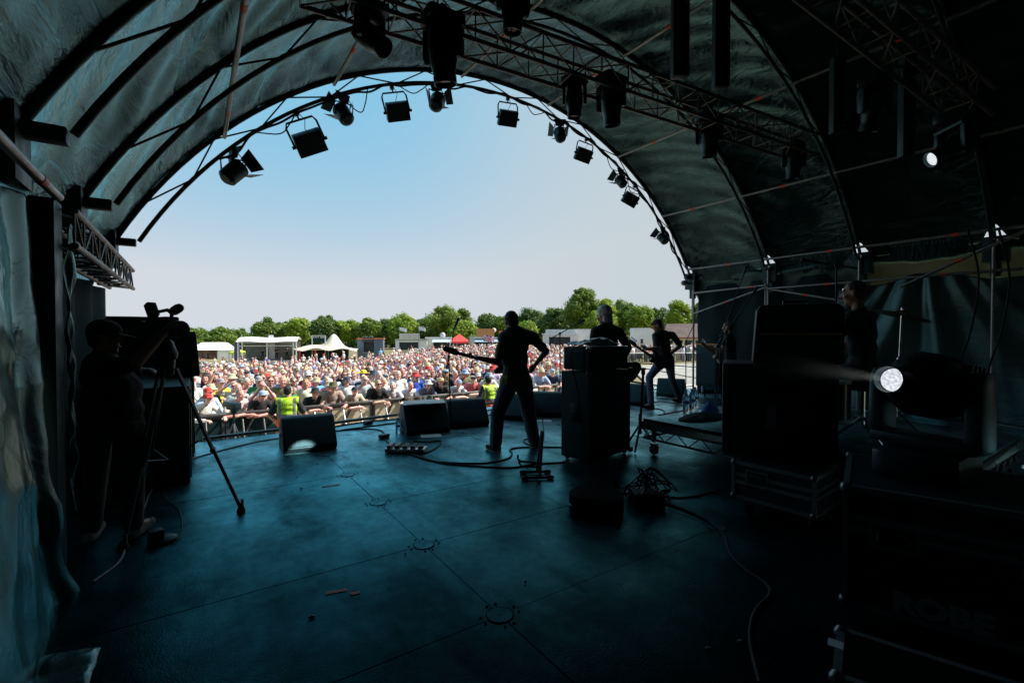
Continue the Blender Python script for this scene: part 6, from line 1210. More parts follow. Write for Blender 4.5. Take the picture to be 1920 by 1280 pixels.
def one(x, y, z, yaw, v, label, shirt, hat, hatc, hair, hairc, skin, shades, h, trous):
    V = VAR[v]; b = link('person', V['body']); b.location = (x, y, z); b.rotation_euler = (0, 0, yaw); b.scale = (h,) * 3; b.color = (*skin, 1); tag(b, label, 'person', 'crowd in front of the stage')
    o = link('shirt', V['shirt'], b); o.color = (*shirt, 1); o = link('trousers', V['trousers'], b); o.color = (*trous, 1)
    if hair: o = link('hair', HAIRM[hair], b); o.matrix_local = V['Mh']; o.color = (*hairc, 1)
    if hat: o = link('hat', HATM[hat], b); o.matrix_local = V['Mh']; o.color = (*hatc, 1)
    if shades: o = link('sunglasses', SHM, b); o.matrix_local = V['Mh']
    npers[0] += 1; return b
TR = [(.03, .045, .09), (.02, .02, .025), (.3, .25, .17), (.12, .14, .18), (.05, .06, .05)]
# memorable people of the front rows: (pixel x, row) -> look
FIX = {(420, 0): dict(hair='long', hairc=(.75, .5, .14), shirt=('pink', (.72, .45, .4)), hat=None, v=11, shades=False), (465, 0): dict(hat='straw', hatc=('straw', (.72, .48, .2)), shirt=('red', (.75, .03, .05)), v=13), (505, 0): dict(shirt=('pale blue', (.45, .55, .78)), v=6, hat=None, hair='crop'),
       (575, 0): dict(hat='bucket', hatc=('black', (.012, .012, .014)), v=12, shirt=('black', (.02, .02, .02))), (598, 0): dict(hair='bob', hairc=(.6, .5, .38), hat=None, v=11, shirt=('black', (.02, .02, .02))), (622, 0): dict(hat='bucket', hatc=('olive', (.1, .1, .04)), v=13, shirt=('cream', (.35, .28, .22))), (660, 0): dict(hat='cap', hatc=('navy', (.015, .02, .04)), v=11, shirt=('cream', (.6, .5, .4))),
       (695, 0): dict(hat=None, hair='crop', shades=True, v=11, shirt=('black', (.02, .02, .02))), (718, 0): dict(hat='cap', hatc=('grey', (.2, .21, .22)), shades=True, v=12, shirt=('maroon', (.35, .03, .06))), (800, 0): dict(hat='bucket', hatc=('pale grey', (.5, .52, .55)), v=14, shirt=('grey', (.2, .22, .27))), (822, 0): dict(hat='straw', hatc=('beige', (.55, .42, .25)), v=13, shirt=('black', (.02, .02, .015))), (890, 0): dict(hat='flat', hatc=('black', (.03, .03, .03)), v=11, shirt=('pink', (.72, .16, .22))),
       (697, 1): dict(shirt=('pink', (.8, .25, .5)), hat='cap', hatc=('pink', (.6, .15, .3)), v=1), (670, 1): dict(shirt=('black', (.03, .03, .025)), v=1, hat='cap', hatc=('black', (.015, .015, .02))), (558, 1): dict(hat=None, hair='fringe', hairc=(.3, .28, .26), shades=True, shirt=('white', (.75, .75, .8)), v=1), (582, 1): dict(hat=None, hair='short', hairc=(.3, .18, .08), shirt=('white', (.75, .73, .72)), v=0),
       (680, 4): dict(hat='straw', hatc=('yellow', (.75, .6, .05)), shirt=('black', (.02, .05, .04)), v=0), (606, 7): dict(shirt=('orange', (.85, .38, .02)), v=7, hat='straw', hatc=('straw', (.6, .4, .15))), (488, 9): dict(shirt=('red', (.75, .02, .03)), v=0, hat='cap', hatc=('red', (.3, .02, .02)))}
TITLE = dict(down='standing', fold='with folded arms', drink='holding a drink', clap='clapping', armup='with one arm raised', phone='holding hands up to the face', brow='shading the eyes', lean='leaning folded arms on the barrier', lean2='leaning both hands on the barrier')
spots = []; row = 0; Y = 0
while len(spots) < 420 and row < 17:
    off = .40 + row * .68 + (.06 if row else 0); L0, L1 = -3., 30.; s = L0 + PR.uniform(0, .3)
    while s < L1:
        p = B0 + BD * (s + 1.6) + BN * (off + (PR.uniform(-.14, .14) if row else PR.uniform(-.03, .02))); dpt = p.dot(CF); lat = p.dot(CR) / dpt
        if -.71 < lat < .118 and p.x < inpoly_x(p.y)[1]: spots.append((row, lat, p.x, p.y))
        s += PR.uniform(.44, .6) if row == 0 else PR.uniform(.42, .6) + .016 * row * (1 if lat > -.4 else 1.6)
    row += 1
spots = spots[:300]; rest_from = spots[-1][0]
rows = {}
for q in spots: rows.setdefault(q[0], []).append(q)
for r in rows:
    rows[r].sort(key=lambda q: q[1])
    for i, (rr_, lat, x, y) in enumerate(rows[r]):
        px = 960 + 872 * lat; fx = None
        for (qx, qr), d in FIX.items():
            if qr == r and abs(qx - px) < 11 and not d.get('used'): fx = d; d['used'] = 1; break
        sname, sc, _ = PR.choices(SHIRTS, [w for *_, w in SHIRTS])[0]; hk = PR.choices([None, 'cap', 'bucket', 'straw', 'flat'], [58, 22, 9, 6, 5])[0]; hn, hc = PR.choice(HATC); hair = PR.choices(['short', 'crop', 'fringe', 'long', 'bob', None, 'swept'], [26, 18, 14, 10, 11, 8, 6])[0]; hairc = PR.choice(HAIRC)
        if hk == 'straw' and hn not in ('beige', 'white'): hn, hc = 'beige', (.6, .48, .3)
        v = PR.choices(range(LEANS), [9, 9, 4, 4, 3, 2.2, 1.6, 2.4, 7, 2, 3])[0] if r else PR.choice(range(LEANS, len(VAR))); sh = PR.random() < .38
        if fx:
            v = fx.get('v', v); sname, sc = fx.get('shirt', (sname, sc)); sh = fx.get('shades', False); hairc = fx.get('hairc', hairc)
            if 'hair' in fx: hair = fx['hair']
            if 'hat' in fx: hk = fx['hat']; hn, hc = fx.get('hatc', (hn, hc))
        if hk and hair in ('fringe', 'swept', None): hair = 'crop'
        sc = tuple(min(.85, c * PR.uniform(.85, 1.12)) for c in sc); z = ground_z(x, y); tgt = Vector((3.5 + (x - 3.5) * .35, 4, 0)); yaw = math.atan2(-(tgt.x - x), tgt.y - y) + PR.gauss(0, .22 if r else .12)
        hw_ = {'cap': 'cap', 'flat': 'flat cap'}.get(hk, f'{hk} hat'); hw_ = hw_ if hk == hn else f'{hn} {hw_}'; hw_ = hw_.replace('straw straw', 'straw'); wear = f'{sname} top' + (f', {hw_}' if hk else '') + (' and sunglasses' if sh else '')
        lab = f'person in {wear}, {"at the barrier" if r == 0 else ordn(r) + " crowd row"}, {ordn(i)} from left'
        if len(lab.split()) > 16: lab = lab.replace(' crowd row', ' row')
        one(x, y, z, yaw, v, lab, sc, hk, hc, hair, hairc, PR.choices(SKINS, SKW)[0], sh, PR.uniform(.92, 1.05) if r else PR.uniform(.9, 1.0), PR.choice(TR))
# ---- the rest of the crowd as one mass of small simple figures
def low_person():
    """small complete figure; returns verts, faces, face colour index (0 skin,1 shirt,2 hair,3 trousers,4 dark)"""
    out = []
    for pose in range(6):
        mb = MB(); ci = []
        def add(k, fn): n0 = len(mb.f); fn(); ci.extend([k] * (len(mb.f) - n0))
        add(3, lambda: (mb.cap((-.1, 0, .9), (-.12, 0, .1), .1, .06, 6), mb.cap((.1, 0, .9), (.12, 0, .1), .1, .06, 6)))
        add(1, lambda: (mb.ell((0, 0, 1.22), ((.19, 0, 0), (0, .14, 0), (0, 0, .3)), 8, 6), mb.cap((-.15, 0, 1.4), (.15, 0, 1.4), .075, .075, 6), mb.ell((0, .01, 1.0), ((.185, 0, 0), (0, .15, 0), (0, 0, .18)), 8, 5)))
        el = [(-.27, -.02, 1.14), (.27, -.02, 1.14)]; wr = [(-.27, .06, .9), (.27, .06, .9)]
        if pose in (1, 3): wr = [(.08, .25, 1.17), (-.08, .27, 1.13)]
        if pose == 2: el[1] = (.3, .1, 1.55); wr[1] = (.2, .15, 1.85)
        if pose == 4: wr[1] = (.1, .3, 1.28)
        for s in (0, 1):
            S = ((-.19, 0, 1.4), (.19, 0, 1.4))[s]; m_ = tuple((a * .45 + b * .55) for a, b in zip(S, el[s])); add(1, lambda: mb.cap(S, m_, .065, .06, 6)); add(0, lambda: (mb.cap(m_, el[s], .045, .042, 6), mb.cap(el[s], wr[s], .042, .032, 6), mb.sph(wr[s], .045, 6, 4)))
        add(0, lambda: (mb.cap((0, 0, 1.44), (0, .01, 1.56), .06, .06, 6), mb.ell((0, .03, 1.63), ((.078, 0, 0), (0, .1, 0), (0, 0, .125)), 10, 8), mb.cap((0, .12, 1.645), (0, .14, 1.61), .012, .017, 5)))
        add(2, lambda: mb.ell((0, .008, 1.675), ((.085, 0, 0), (0, .1, 0), (0, 0, .1)), 10, 6) if pose != 5 else mb.ell((0, .0, 1.62), ((.086, 0, 0), (0, .085, 0), (0, 0, .05)), 10, 6))
        if pose in (0, 3, 5): add(4, lambda: (mb.box((.035, .122, 1.645), (.055, .014, .03)), mb.box((-.035, .122, 1.645), (.055, .014, .03))))
        if pose in (1, 4): add(5, lambda: mb.lathe([(.16, 1.685), (.15, 1.69), (.095, 1.70), (.085, 1.76), (.05, 1.78), (0, 1.78)], 10, Matrix.Translation((0, .02, 0))))
        out.append((np.array(mb.v, np.float32), mb.f, np.array(ci)))
    return out
LOW = low_person(); nr = np.random.default_rng(11); VV, FF, CC = [], [], []; off = 0; NLOW = 0
def put_low(x, y, z, yaw, h=1.):
    global off, NLOW
    v, f, ci = LOW[nr.integers(6)]; c, s = math.cos(yaw), math.sin(yaw); p = v * h; q = np.stack([p[:, 0] * c - p[:, 1] * s + x, p[:, 0] * s + p[:, 1] * c + y, p[:, 2] + z], 1); VV.append(q); FF.extend([tuple(i + off for i in t) for t in f]); off += len(v)
    sname, sc, _ = PR.choices(SHIRTS, [w for *_, w in SHIRTS])[0]; sk = PR.choices(SKINS, SKW)[0]; hc = PR.choice(HAIRC); tr = PR.choice(TR); ht = PR.choice(HATC)[1]; pal = np.array([(*sk, 1), (*sc, 1), (*hc, 1), (*tr, 1), (.01, .01, .012, 1), (*ht, 1)]); lens = np.array([len(t) for t in f]); CC.append(np.repeat(pal[ci], lens, 0)); NLOW += 1
def crowd_mass():
    r0 = rest_from
    for row in range(0, 60):
        offr = .46 + row * .68; s = -8.
        while s < 60:
            p = B0 + BD * (s + 1.6) + BN * (offr + PR.uniform(-.25, .25)); dpt = p.dot(CF); lat = p.dot(CR) / max(dpt, .1); s += PR.uniform(.44, .7) + .008 * row
            if dpt < 8 or p.x > inpoly_x(p.y)[1] or lat > .45: continue
            if p.x > 33.5 and p.y < 31: continue
            d_ = dpt; 
            if row < r0 + 1 and lat < .118: 
                if row < r0 or lat < .0: continue
            if lat < -1.15 : continue
            lim = 47 + 22 * sstep(-.3, .0, lat) - 6 * sstep(.1, .3, lat)
            dens = 1 - .8 * sstep(24, 32, dpt) * (1 - sstep(-.36, -.24, lat)); 
            if dpt > lim or PR.random() > dens * (1 if lat > -.72 else .6) * (1 - .45 * sstep(lim - 12, lim, dpt)): continue
            if -.56 < lat < -.42 and dpt > 50: continue
            tgt = Vector((4.5, 4, 0)); put_low(p.x, p.y, ground_z(p.x, p.y), math.atan2(-(tgt.x - p.x), tgt.y - p.y) + PR.gauss(0, .4), PR.uniform(.9, 1.05))
    for k in range(90):   # strollers near the stalls and behind the yard fence
        lat = PR.uniform(-.68, .42); d_ = PR.uniform(50, 62); p = CR * lat * d_ + CF * d_; 
        if lat > .1 and d_ < 47: continue
        put_low(p.x, p.y, ground_z(p.x, p.y), PR.uniform(0, 6.3))
    for k in range(60): lat = PR.uniform(.21, .42); d_ = PR.uniform(46.5, 52); p = CR * lat * d_ + CF * d_; put_low(p.x, p.y, ground_z(p.x, p.y), PR.uniform(0, 6.3))
crowd_mass()
me = bpy.data.meshes.new('crowd'); me.from_pydata(np.concatenate(VV), [], FF); at = me.color_attributes.new('Col', 'FLOAT_COLOR', 'CORNER'); at.data.foreach_set('color', np.concatenate(CC).astype(np.float32).ravel()); me.polygons.foreach_set('use_smooth', [True] * len(me.polygons)); me.materials.append(mat('crowd_far', (.4, .4, .4), .8, attr='Col', nsc=8, namt=.12)); o = link('crowd', me); o['kind'] = 'stuff'; o['label'] = 'packed festival crowd in summer clothes filling the field'
print('persons', npers[0], 'mass', NLOW)
# ------------------------------------------------------------------ photographer's camera in the pit
p = cpos((437 - 960) / 872 * 8.9, 8.9); z = ground_z(p.x, p.y); t = thing('pit_camera', 'black camera on a slim tripod standing in the pit before the barrier', 'camera', (p.x, p.y, z), R(20)); MB().box((0, 0, 1.42), (.16, .3, .14)).build('camera_body', BLACK, t, bevel=.02); MB().tube((0, .12, 1.42), (0, .34, 1.43), .055, 16).build('lens', PLAST, t); MB().tube((0, 0, .95), (0, 0, 1.36), .02).cap((0, 0, 1.3), (0, 0, 1.36), .05, .05).build('head', BLACK, t)
for k in range(3): a = k * 2.094 + .3; MB().tube((0, 0, 1.1), (.45 * math.cos(a), .45 * math.sin(a), 0), .014, 8).build('leg', STEEL, t)
# fence across the yard
f0, f1 = cpos(.2 * 46, 46), cpos(.44 * 46, 46); FD = (f1 - f0).normalized(); n = int((f1 - f0).length / 2.3)
def fence_proto():
    t = thing('yard_fence', 'x', 'fence', group='white topped fence panels across the yard'); MB().tube((-1.14, 0, 1.05), (1.14, 0, 1.05), .045, 8).build('rail', WHITEP, t); MB().tube((-1.12, 0, 0), (-1.12, 0, 1.05), .025).tube((1.12, 0, 0), (1.12, 0, 1.05), .025).build('post', STEEL, t); b = MB()
    for q in range(15): b.tube((-1.0 + q * .143, 0, .1), (-1.0 + q * .143, 0, 1.03), .009, 5)
    b.build('bars' if False else 'bar_grid', STEEL, t); return t
fp = fence_proto()
for k in range(n):
    q = f0 + FD * (2.3 * (k + .5)); o = fp if k == 0 else dup(fp, (0, 0, 0)); o.location = (q.x, q.y, ground_z(q.x, q.y)); o.rotation_euler = (0, 0, math.atan2(FD.y, FD.x)); o['label'] = 'white topped fence panel across the grey yard, ' + ordn(k) + ' from the amplifier side'
# cables over the yard
for k, (a, b, c) in enumerate((((1085, 700), (1180, 716), (1300, 735)), ((1080, 690), (1190, 690), (1310, 712)), ((1100, 716), (1170, 728), (1230, 760)), ((1150, 680), (1230, 684), (1310, 690)), ((1190, 700), (1215, 725), (1235, 750)))):
    cable([G(*q, z=-1.42) + UZ * .06 for q in (a, b, c)], .05, 'thick black cable run crossing the grey yard, ' + ['longest strand', 'strand beyond the longest', 'strand nearest the stage', 'strand closest to the fence', 'short slanting strand'][k], 'cable runs on the yard')
# ------------------------------------------------------------------ stalls beyond the crowd
def site(px, d): p = cpos((px - 960) / 872 * d, d); p.z = ground_z(p.x, p.y); return p
def face_yaw(px, extra=0): return R(-34.3) - math.atan((px - 960) / 872) * .6 + extra
def place(name, px, d, label, cat, group=None, yaw=None): p = site(px, d); return thing(name, label, cat, p, face_yaw(px) if yaw is None else yaw, group), d / 872.
def zt(y, d, p): return 1.5 + (626 - y) / 872 * d - p.location.z       # height above the ground there
def hip_tent(px, d, w, dp, eave, peak, m, label, name='gazebo', wall=None, cat='gazebo'):
    t, u = place(name, px, d, label, cat); hw, hd = w / 2, dp / 2
    for sx in (-1, 1):
        for sy in (-1, 1): MB().tube((sx * hw, sy * hd, 0), (sx * hw, sy * hd, eave), .05, 8).build('leg', STEEL, t)
    MB().add([(-hw, -hd, eave), (hw, -hd, eave), (hw, hd, eave), (-hw, hd, eave), (0, 0, peak)], [(0, 1, 4), (1, 2, 4), (2, 3, 4), (3, 0, 4)]).build('roof', m, t, smooth=0); v = MB()
    for a, b in (((-hw, -hd), (hw, -hd)), ((hw, -hd), (hw, hd)), ((hw, hd), (-hw, hd)), ((-hw, hd), (-hw, -hd))): v.add([(*a, eave - .28), (*b, eave - .28), (*b, eave + .002), (*a, eave + .002)], [(0, 1, 2, 3)])
    v.build('valance', m, t, smooth=0)
    if wall: MB().box((-hw * .3, hd - .05, eave / 2 - .1), (w * .7, .03, eave - .3)).build('side_wall', wall, t)
    return t
DARKIN = mat('dark_interior', (.03, .035, .04), .8, nsc=3, namt=.4)
# long white marquee
t, u = place('marquee', 402, 88, 'low white marquee with an open front far beyond the crowd', 'tent'); hw = 3.4; MB().prism([(-hw, 0), (hw, 0), (hw, 1.7), (hw - 1.6, 3.0), (-hw + .9, 3.0), (-hw, 1.75)], 2.0, 2.06, Matrix(((1, 0, 0), (0, 0, 1), (0, 1, 0))).to_4x4()).build('end_wall', WTENT, t)
MB().add([(-hw - .2, -2, 1.7), (hw + .1, -2, 1.7), (hw - 1.5, 0, 3.1), (-hw + 1.3, 0, 3.1), (hw + .1, 2, 1.7), (-hw - .2, 2, 1.7)], [(0, 1, 2, 3), (3, 2, 4, 5), (1, 4, 2), (5, 0, 3)]).build('roof', WTENT, t, smooth=0); MB().box((hw * .62, -1.95, .85), (hw * .75, .04, 1.7)).build('front_wall', WTENT, t); MB().box((-hw * .35, -.5, .8), (hw * 1.2, .05, 1.5)).build('stock_rack', mat('mixed_stock', (.2, .12, .1), .8, nsc=3, namt=.8), t)
for x in (-hw, -.9, .9): MB().tube((x, -2, 0), (x, -2, 1.7), .04).build('pole', STEEL, t)
# feather flags
def feather(px, d, h, label, col, name='feather_flag'):
    t, u = place(name, px, d, label, 'flag', 'feather flags', yaw=face_yaw(px)); MB().tube((0, 0, 0), (0, 0, h), .04, 8).build('pole', STEEL, t); b = MB()
    b.grid(lambda a, v: Vector((.05 + a * (.75 - .35 * max(0, v - .75) * 4 * .5), .04 * math.sin(v * 6), h * .25 + v * h * .72)), 4, 14); m = mat('flag_' + name + str(px), col, .7, nsc=1.2, namt=.25); b.build('sail', m, t, smooth=60)
feather(439, 70, 3.5, 'lilac feather flag standing beside the small second stage', (.25, .18, .5)); feather(503, 62, 4.6, 'white feather flag rising over the roof of the second stage', (.7, .68, .75)); feather(880, 70, 2.9, 'grey feather flag beside the red gazebo', (.4, .42, .47)); feather(363, 92, 3.0, 'pale feather flag far beside the marquee', (.6, .6, .65))
t, u = place('flag_pole', 453.5, 66, 'slim bare white pole beside the second stage', 'pole'); MB().tube((0, 0, 0), (0, 0, 4.6), .05, 8, .03).build('shaft', WHITEP, t)
hip_tent(447, 74, 2.2, 2, 1.8, 2.2, mat('lime_canopy', (.5, .6, .03), .7, nsc=2, namt=.1), 'small lime yellow canopy behind the flag', 'canopy', cat='canopy')
# second stage trailer
t, u = place('second_stage', 504, 60, 'small white roofed trailer stage with a band on it beyond the crowd', 'stage'); zf = zt(675, 60, t); zr = zt(640, 60, t); hw = 3.35
MB().box((0, 1, zf / 2), (hw * 2, 3.6, zf)).build('skirt', mat('pale_skirt', (.55, .56, .57), .7, nsc=2, namt=.1), t); MB().box((0, 1, zf + .02), (hw * 2, 3.6, .05)).build('deck', BLACK, t)
def rf(a, v): return Vector((lerp(-hw - .15, hw + .15, a), lerp(-1.2, 2.9, v), zr + .55 * math.sin(math.pi * v * .9) + .06 * math.sin(a * 9) - .02))
MB().grid(rf, 14, 10).build('roof', WTENT, t, smooth=60); MB().box((0, 2.78, (zf + zr) / 2), (hw * 2, .05, zr - zf)).build('back_cloth', mat('grey_backcloth', (.2, .21, .2), .8, nsc=2, namt=.2), t); MB().box((0, -.85, zr - .55), (hw * 2, .12, .1)).box((0, -.85, zr - .08), (hw * 2, .12, .12)).build('front_truss', ALU, t)
for x in (-hw, -.05, hw - .35, hw): MB().box((x, -.8, (zf + zr) / 2), (.14, .14, zr - zf)).build('post', WHITEP, t)
MB().box((-hw - .25, -.5, (zf + zr) / 2), (.3, .5, zr - zf)).build('speaker', mat('navy_cover', (.05, .07, .13), .7, nsc=4, namt=.2), t)
M2 = t.matrix_basis.copy()
for k, x in enumerate((-.9, .75, 2.0)):
    q = t.matrix_basis @ Vector((x, .8, zf + .05)); V = VAR[(0, 2, 3)[k]]; b = link('person', V['body']); b.location = q; b.rotation_euler = (0, 0, t.rotation_euler[2] + math.pi); b.scale = (.72 if k == 0 else .88,) * 3; b.color = (.55, .32, .25, 1); tag(b, 'person in black playing on the small second stage, ' + ['lowest, among the instruments', 'by the middle post', 'nearest its far end'][k], 'person', 'band on the second stage')
    for nm, c in (('shirt', (.015, .015, .02)), ('trousers', (.02, .02, .02))): o = link(nm, V[nm], b); o.color = (*c, 1)
    o = link('hair', HAIRM['short'], b); o.matrix_local = V['Mh']; o.color = (.05, .04, .03, 1)
# stretch tent
t, u = place('stretch_tent', 612, 64, 'wide beige stretch tent with a peaked middle and two red legs', 'tent'); W2 = 4.2
def st(a, v):
    x = lerp(-W2, W2, a); y = lerp(-2.6, 2.6, v); pk = 1.7 * math.exp(-((x - 1.0) / 1.0) ** 2) * math.exp(-(y / 1.5) ** 2) + .35 * math.exp(-((x + 2.2) / 1.6) ** 2) * math.exp(-(y / 2.2) ** 2)
    ed = .35 * abs(math.sin(a * math.pi * 2.5)) * (1 - abs(v - .5) * 2 < .15); return Vector((x, y, 2.0 + pk + .5 * math.exp(-(x / 3.) ** 2) * (1 - (y / 2.8) ** 2) + .2 * math.cos(a * math.pi * 5) * (abs(v - .5) * 2) ** 6))
surf('canopy', st, 60, 30, BTENT, 1, 1, t, thick=0)
for k, x in enumerate((-2.9, -1.0, .6, 2.4, 3.8)): MB().tube((x, -2.5, 0), (x, -2.5, 2.0), .05 if k > 1 else .1).build('leg', REDT if k in (0, 1) else STEEL, t)
MB().box((-.6, 1.9, .95), (6.6, .05, 1.9)).build('back_wall', DARKIN, t)
t, u = place('beer_sign', 597.5, 63, 'black CRAFT BEER sign in a white frame above the stretch tent', 'sign'); h0 = zt(640, 63, t); h1 = zt(629, 63, t); w = 23 * u
for x in (-w / 2, w / 2): MB().box((x, 0, (h1) / 2), (.1, .1, h1)).build('post', WHITEP, t)
MB().box((0, 0, h1), (w, .1, .08)).build('top_bar', WHITEP, t); MB().box((0, .02, (h0 + h1) / 2), (w - .12, .05, (h1 - h0) * .95)).build('board', BLACK, t)
me = text_mesh('CRAFT BEER', .36, .002, 'lettering', WHITEP); o = link('lettering', me, t); o.matrix_local = Matrix(((1, 0, 0, 0), (0, 0, -1, -.03), (0, 1, 0, h0 + (h1 - h0) * .72), (0, 0, 0, 1)))
# shed bar with a dark sign
def kiosk(px, d, wpx, y0, y1, label, body, roof, open_=(.15, .75), sign=None, name='food_stall', depth=2.4, roof_over=.25, canopy=None):
    t, u = place(name, px, d, label, 'stall'); w = wpx * u; h = zt(y1, d, t); hw = w / 2; e0, e1 = -hw + w * open_[0], -hw + w * open_[1]; ct = 1.0
    bw = MB().box((0, depth / 2 + .3, h / 2), (w, depth - .6, h)); 
    if e0 > -hw + .02: bw.box(((-hw + e0) / 2, .15, h / 2), (e0 + hw, .3, h))
    if e1 < hw - .02: bw.box(((hw + e1) / 2, .15, h / 2), (hw - e1, .3, h))
    bw.box(((e0 + e1) / 2, .15, ct / 2), (e1 - e0, .3, ct)).box(((e0 + e1) / 2, .15, h - .15), (e1 - e0, .3, .3)); bw.build('walls' if False else 'wall', body, t)
    MB().box(((e0 + e1) / 2, .285, (ct + h - .3) / 2), (e1 - e0, .02, h - .3 - ct)).build('hatch_interior', DARKIN, t); MB().box(((e0 + e1) / 2, -.12, ct + .02), (e1 - e0 + .1, .5, .05)).build('counter', ALU, t)
    MB().box((0, depth / 2, h + .06), (w + roof_over, depth + roof_over, .12)).build('roof', roof, t)
    if canopy: q = MB().add([(e0 - .1, -.0, h - .1), (e1 + .1, -.0, h - .1), (e1 + .15, -1.2, h - .55), (e0 - .15, -1.2, h - .55)], [(0, 1, 2, 3)]).build('awning', canopy, t, smooth=0); 
    if sign:
        sw, sy0, sy1, m, sx = sign; a, b = zt(sy0, d, t), zt(sy1, d, t); sg = MB().box((sx * u, -.06, (a + b) / 2), (sw * u, .08, abs(b - a))).build('sign_board', m, t)
    return t, u, h
BG = mat('blue_grey_boards', (.11, .15, .22), .7, nsc=3, namt=.15, stretch=(1, 1, 6)); ORR = mat('terracotta_roof', (.55, .16, .08), .7, nsc=3, namt=.15); DSIGN = mat('slate_sign', (.03, .045, .06), .6, nsc=8, namt=.3)
t, u, h = kiosk(694, 66, 46, 660, 636, 'blue grey timber bar with a terracotta roof and a dark sign', BG, ORR, (.25, .65), (21, 641, 630.5, DSIGN, -4))
STR = mat('chalk_lettering', (.5, .52, .54), .8, nsc=20, namt=.2); sq = MB()
for k in range(4): sq.tube((-1.05 + .42 * k, -.11, h + .25 + .1 * (k % 2)), (-.8 + .42 * k, -.11, h + .33 + .12 * ((k + 1) % 2)), .025, 6)
sq.build('lettering', STR, t)
WALL_W = mat('stall_white', (.72, .73, .72), .6, nsc=2, namt=.06)
t, u, h = kiosk(771, 66, 58, 660, 637.5, 'grey and white food stall under a pale banner with two flags on top', WALL_W, mat('grey_roof', (.3, .31, .31), .6, nsc=3, namt=.1), (.12, .72), (37, 637, 625, mat('banner_cream', (.66, .65, .6), .7, nsc=3, namt=.1), -3)); rg = MB()
zc_ = zt(631, 66, t); rg.lathe([(.20, 0), (.27, 0), (.27, .01), (.20, .01)], 20, Matrix.Translation((-3 * u, -.11, zc_)) @ Matrix.Rotation(R(90), 4, 'X')); rg.build('emblem', STR, t)
for sx in (-1, 1):
    for dz in (.16, -.12): MB().box((-3 * u + sx * .72, -.105, zc_ + dz), (.7, .01, .09)).build('lettering', mat('faded_lettering', (.5, .42, .38), .7, nsc=20, namt=.3), t)
def flag(px, y, d, w, h, label, m, yaw=0, wave=1., name='flag', pole_y=None):
    t, u = place(name, px, d, label, 'flag', None); zz = zt(y, d, t); MB().tube((0, 0, 0), (0, 0, zz + h * .1), .03, 8).build('pole', STEEL, t); b = surf('cloth', lambda a, v: Vector((.03 + a * w, .09 * wave * math.sin(a * 6 + v), zz - v * h - a * a * h * .35)), 18, 10, m, 1, 1, t, thick=0); return t
SALT = mat('white_flag', (.7, .72, .8), .7, nsc=3, namt=.12)
flag(749, 613.5, 65.9, .95, .5, 'white flag blowing from the corner of the grey and white stall', SALT); flag(785, 612.5, 65.9, .95, .5, 'second white flag flying above the far corner of the grey stall', SALT)
t, u, h = kiosk(822, 68, 46, 660, 634, 'white catering trailer with a pale blue awning behind the microphone stand', WALL_W, WALL_W, (.3, .95), None, canopy=mat('pale_blue_awning', (.45, .55, .58), .6, nsc=3, namt=.1)); MB().sph((.55, 1.2, h + .45), .42, 14, 8).build('roof_dish', mat('grey_dish', (.4, .4, .42), .6, nsc=5, namt=.1), t)
RG = mat('red_canvas', (.72, .06, .06), .7, nsc=2, namt=.08); hip_tent(861, 73, 3.1, 3.1, zt.__call__(642, 73, thing('gazebo', 'x', 'x', site(861, 73))) if False else 2.0, 3.2, RG, 'bright red gazebo between the stalls', wall=DARKIN)
t, u, h = kiosk(914, 72, 58, 660, 634, 'long catering trailer with blue awnings behind the union flag', mat('trailer_dark', (.12, .14, .16), .6, nsc=3, namt=.2), mat('trailer_roof', (.55, .6, .62), .5, nsc=3, namt=.1), (.03, .97), (34, 632, 616, mat('orange_board', (.5, .22, .09), .7, nsc=25, namt=.3), -4), canopy=mat('blue_awning', (.3, .42, .5), .6, nsc=3, namt=.1)); MB().sph((12 * u, .4, h + 1.25), .35, 12, 8).build('roof_ornament', mat('cream_ball', (.7, .6, .5), .6, nsc=5, namt=.1), t)
t2, u2 = place('red_sign', 943, 71, 'orange red sign on the roof edge next to the bass player', 'sign'); MB().box((0, 0, zt(624, 71, t2)), (15 * u2, .1, 9 * u2)).build('board', mat('orange_red_board', (.65, .15, .08), .7, nsc=8, namt=.2), t2); MB().tube((0, .08, 0), (0, .08, zt(624, 71, t2)), .05).build('post', STEEL, t2)
# union flag: white and red crosses on blue, built flat into the cloth
def union():
    t, u = place('union_flag', 907, 58, 'union flag waving over the heads before the catering trailer', 'flag'); w, h = 19 * u, 11.5 * u; zz = zt(629, 58, t); MB().tube((0, .02, 0), (0, .02, zz + .05), .025, 8).build('pole', STEEL, t)
    nu, nv = 76, 46; mb = MB(); vs = [Vector((.03 + w * i / (nu - 1), .12 * math.sin(i / nu * 7), zz - h * j / (nv - 1) - .12 * (i / nu) ** 2 + .05 * math.sin(i / nu * 7))) for i in range(nu) for j in range(nv)]; fs = []; mi = []
    for i in range(nu - 1):
        for j in range(nv - 1):
            fs.append((i * nv + j, (i + 1) * nv + j, (i + 1) * nv + j + 1, i * nv + j + 1)); x, y = (i + .5) / (nu - 1) * 60, (j + .5) / (nv - 1) * 30; cx, cy = abs(x - 30), abs(y - 15); d1 = abs((x - 30) - 2 * (y - 15)) / math.sqrt(5); d2 = abs((x - 30) + 2 * (y - 15)) / math.sqrt(5)
            mi.append(2 if cx < 3 or cy < 3 else 1 if cx < 5 or cy < 5 else 2 if min(d1, d2) < 1 else 1 if min(d1, d2) < 3 else 0)
    mb.v = [tuple(v) for v in vs]; mb.f = fs; mb.mi = mi; mb.build('cloth', [mat('flag_blue', (.01, .03, .25), .7, nsc=6, namt=.08), mat('flag_white', (.75, .75, .76), .7, nsc=6, namt=.05), mat('flag_red', (.6, .02, .04), .7, nsc=6, namt=.08)], t, smooth=60)
union()
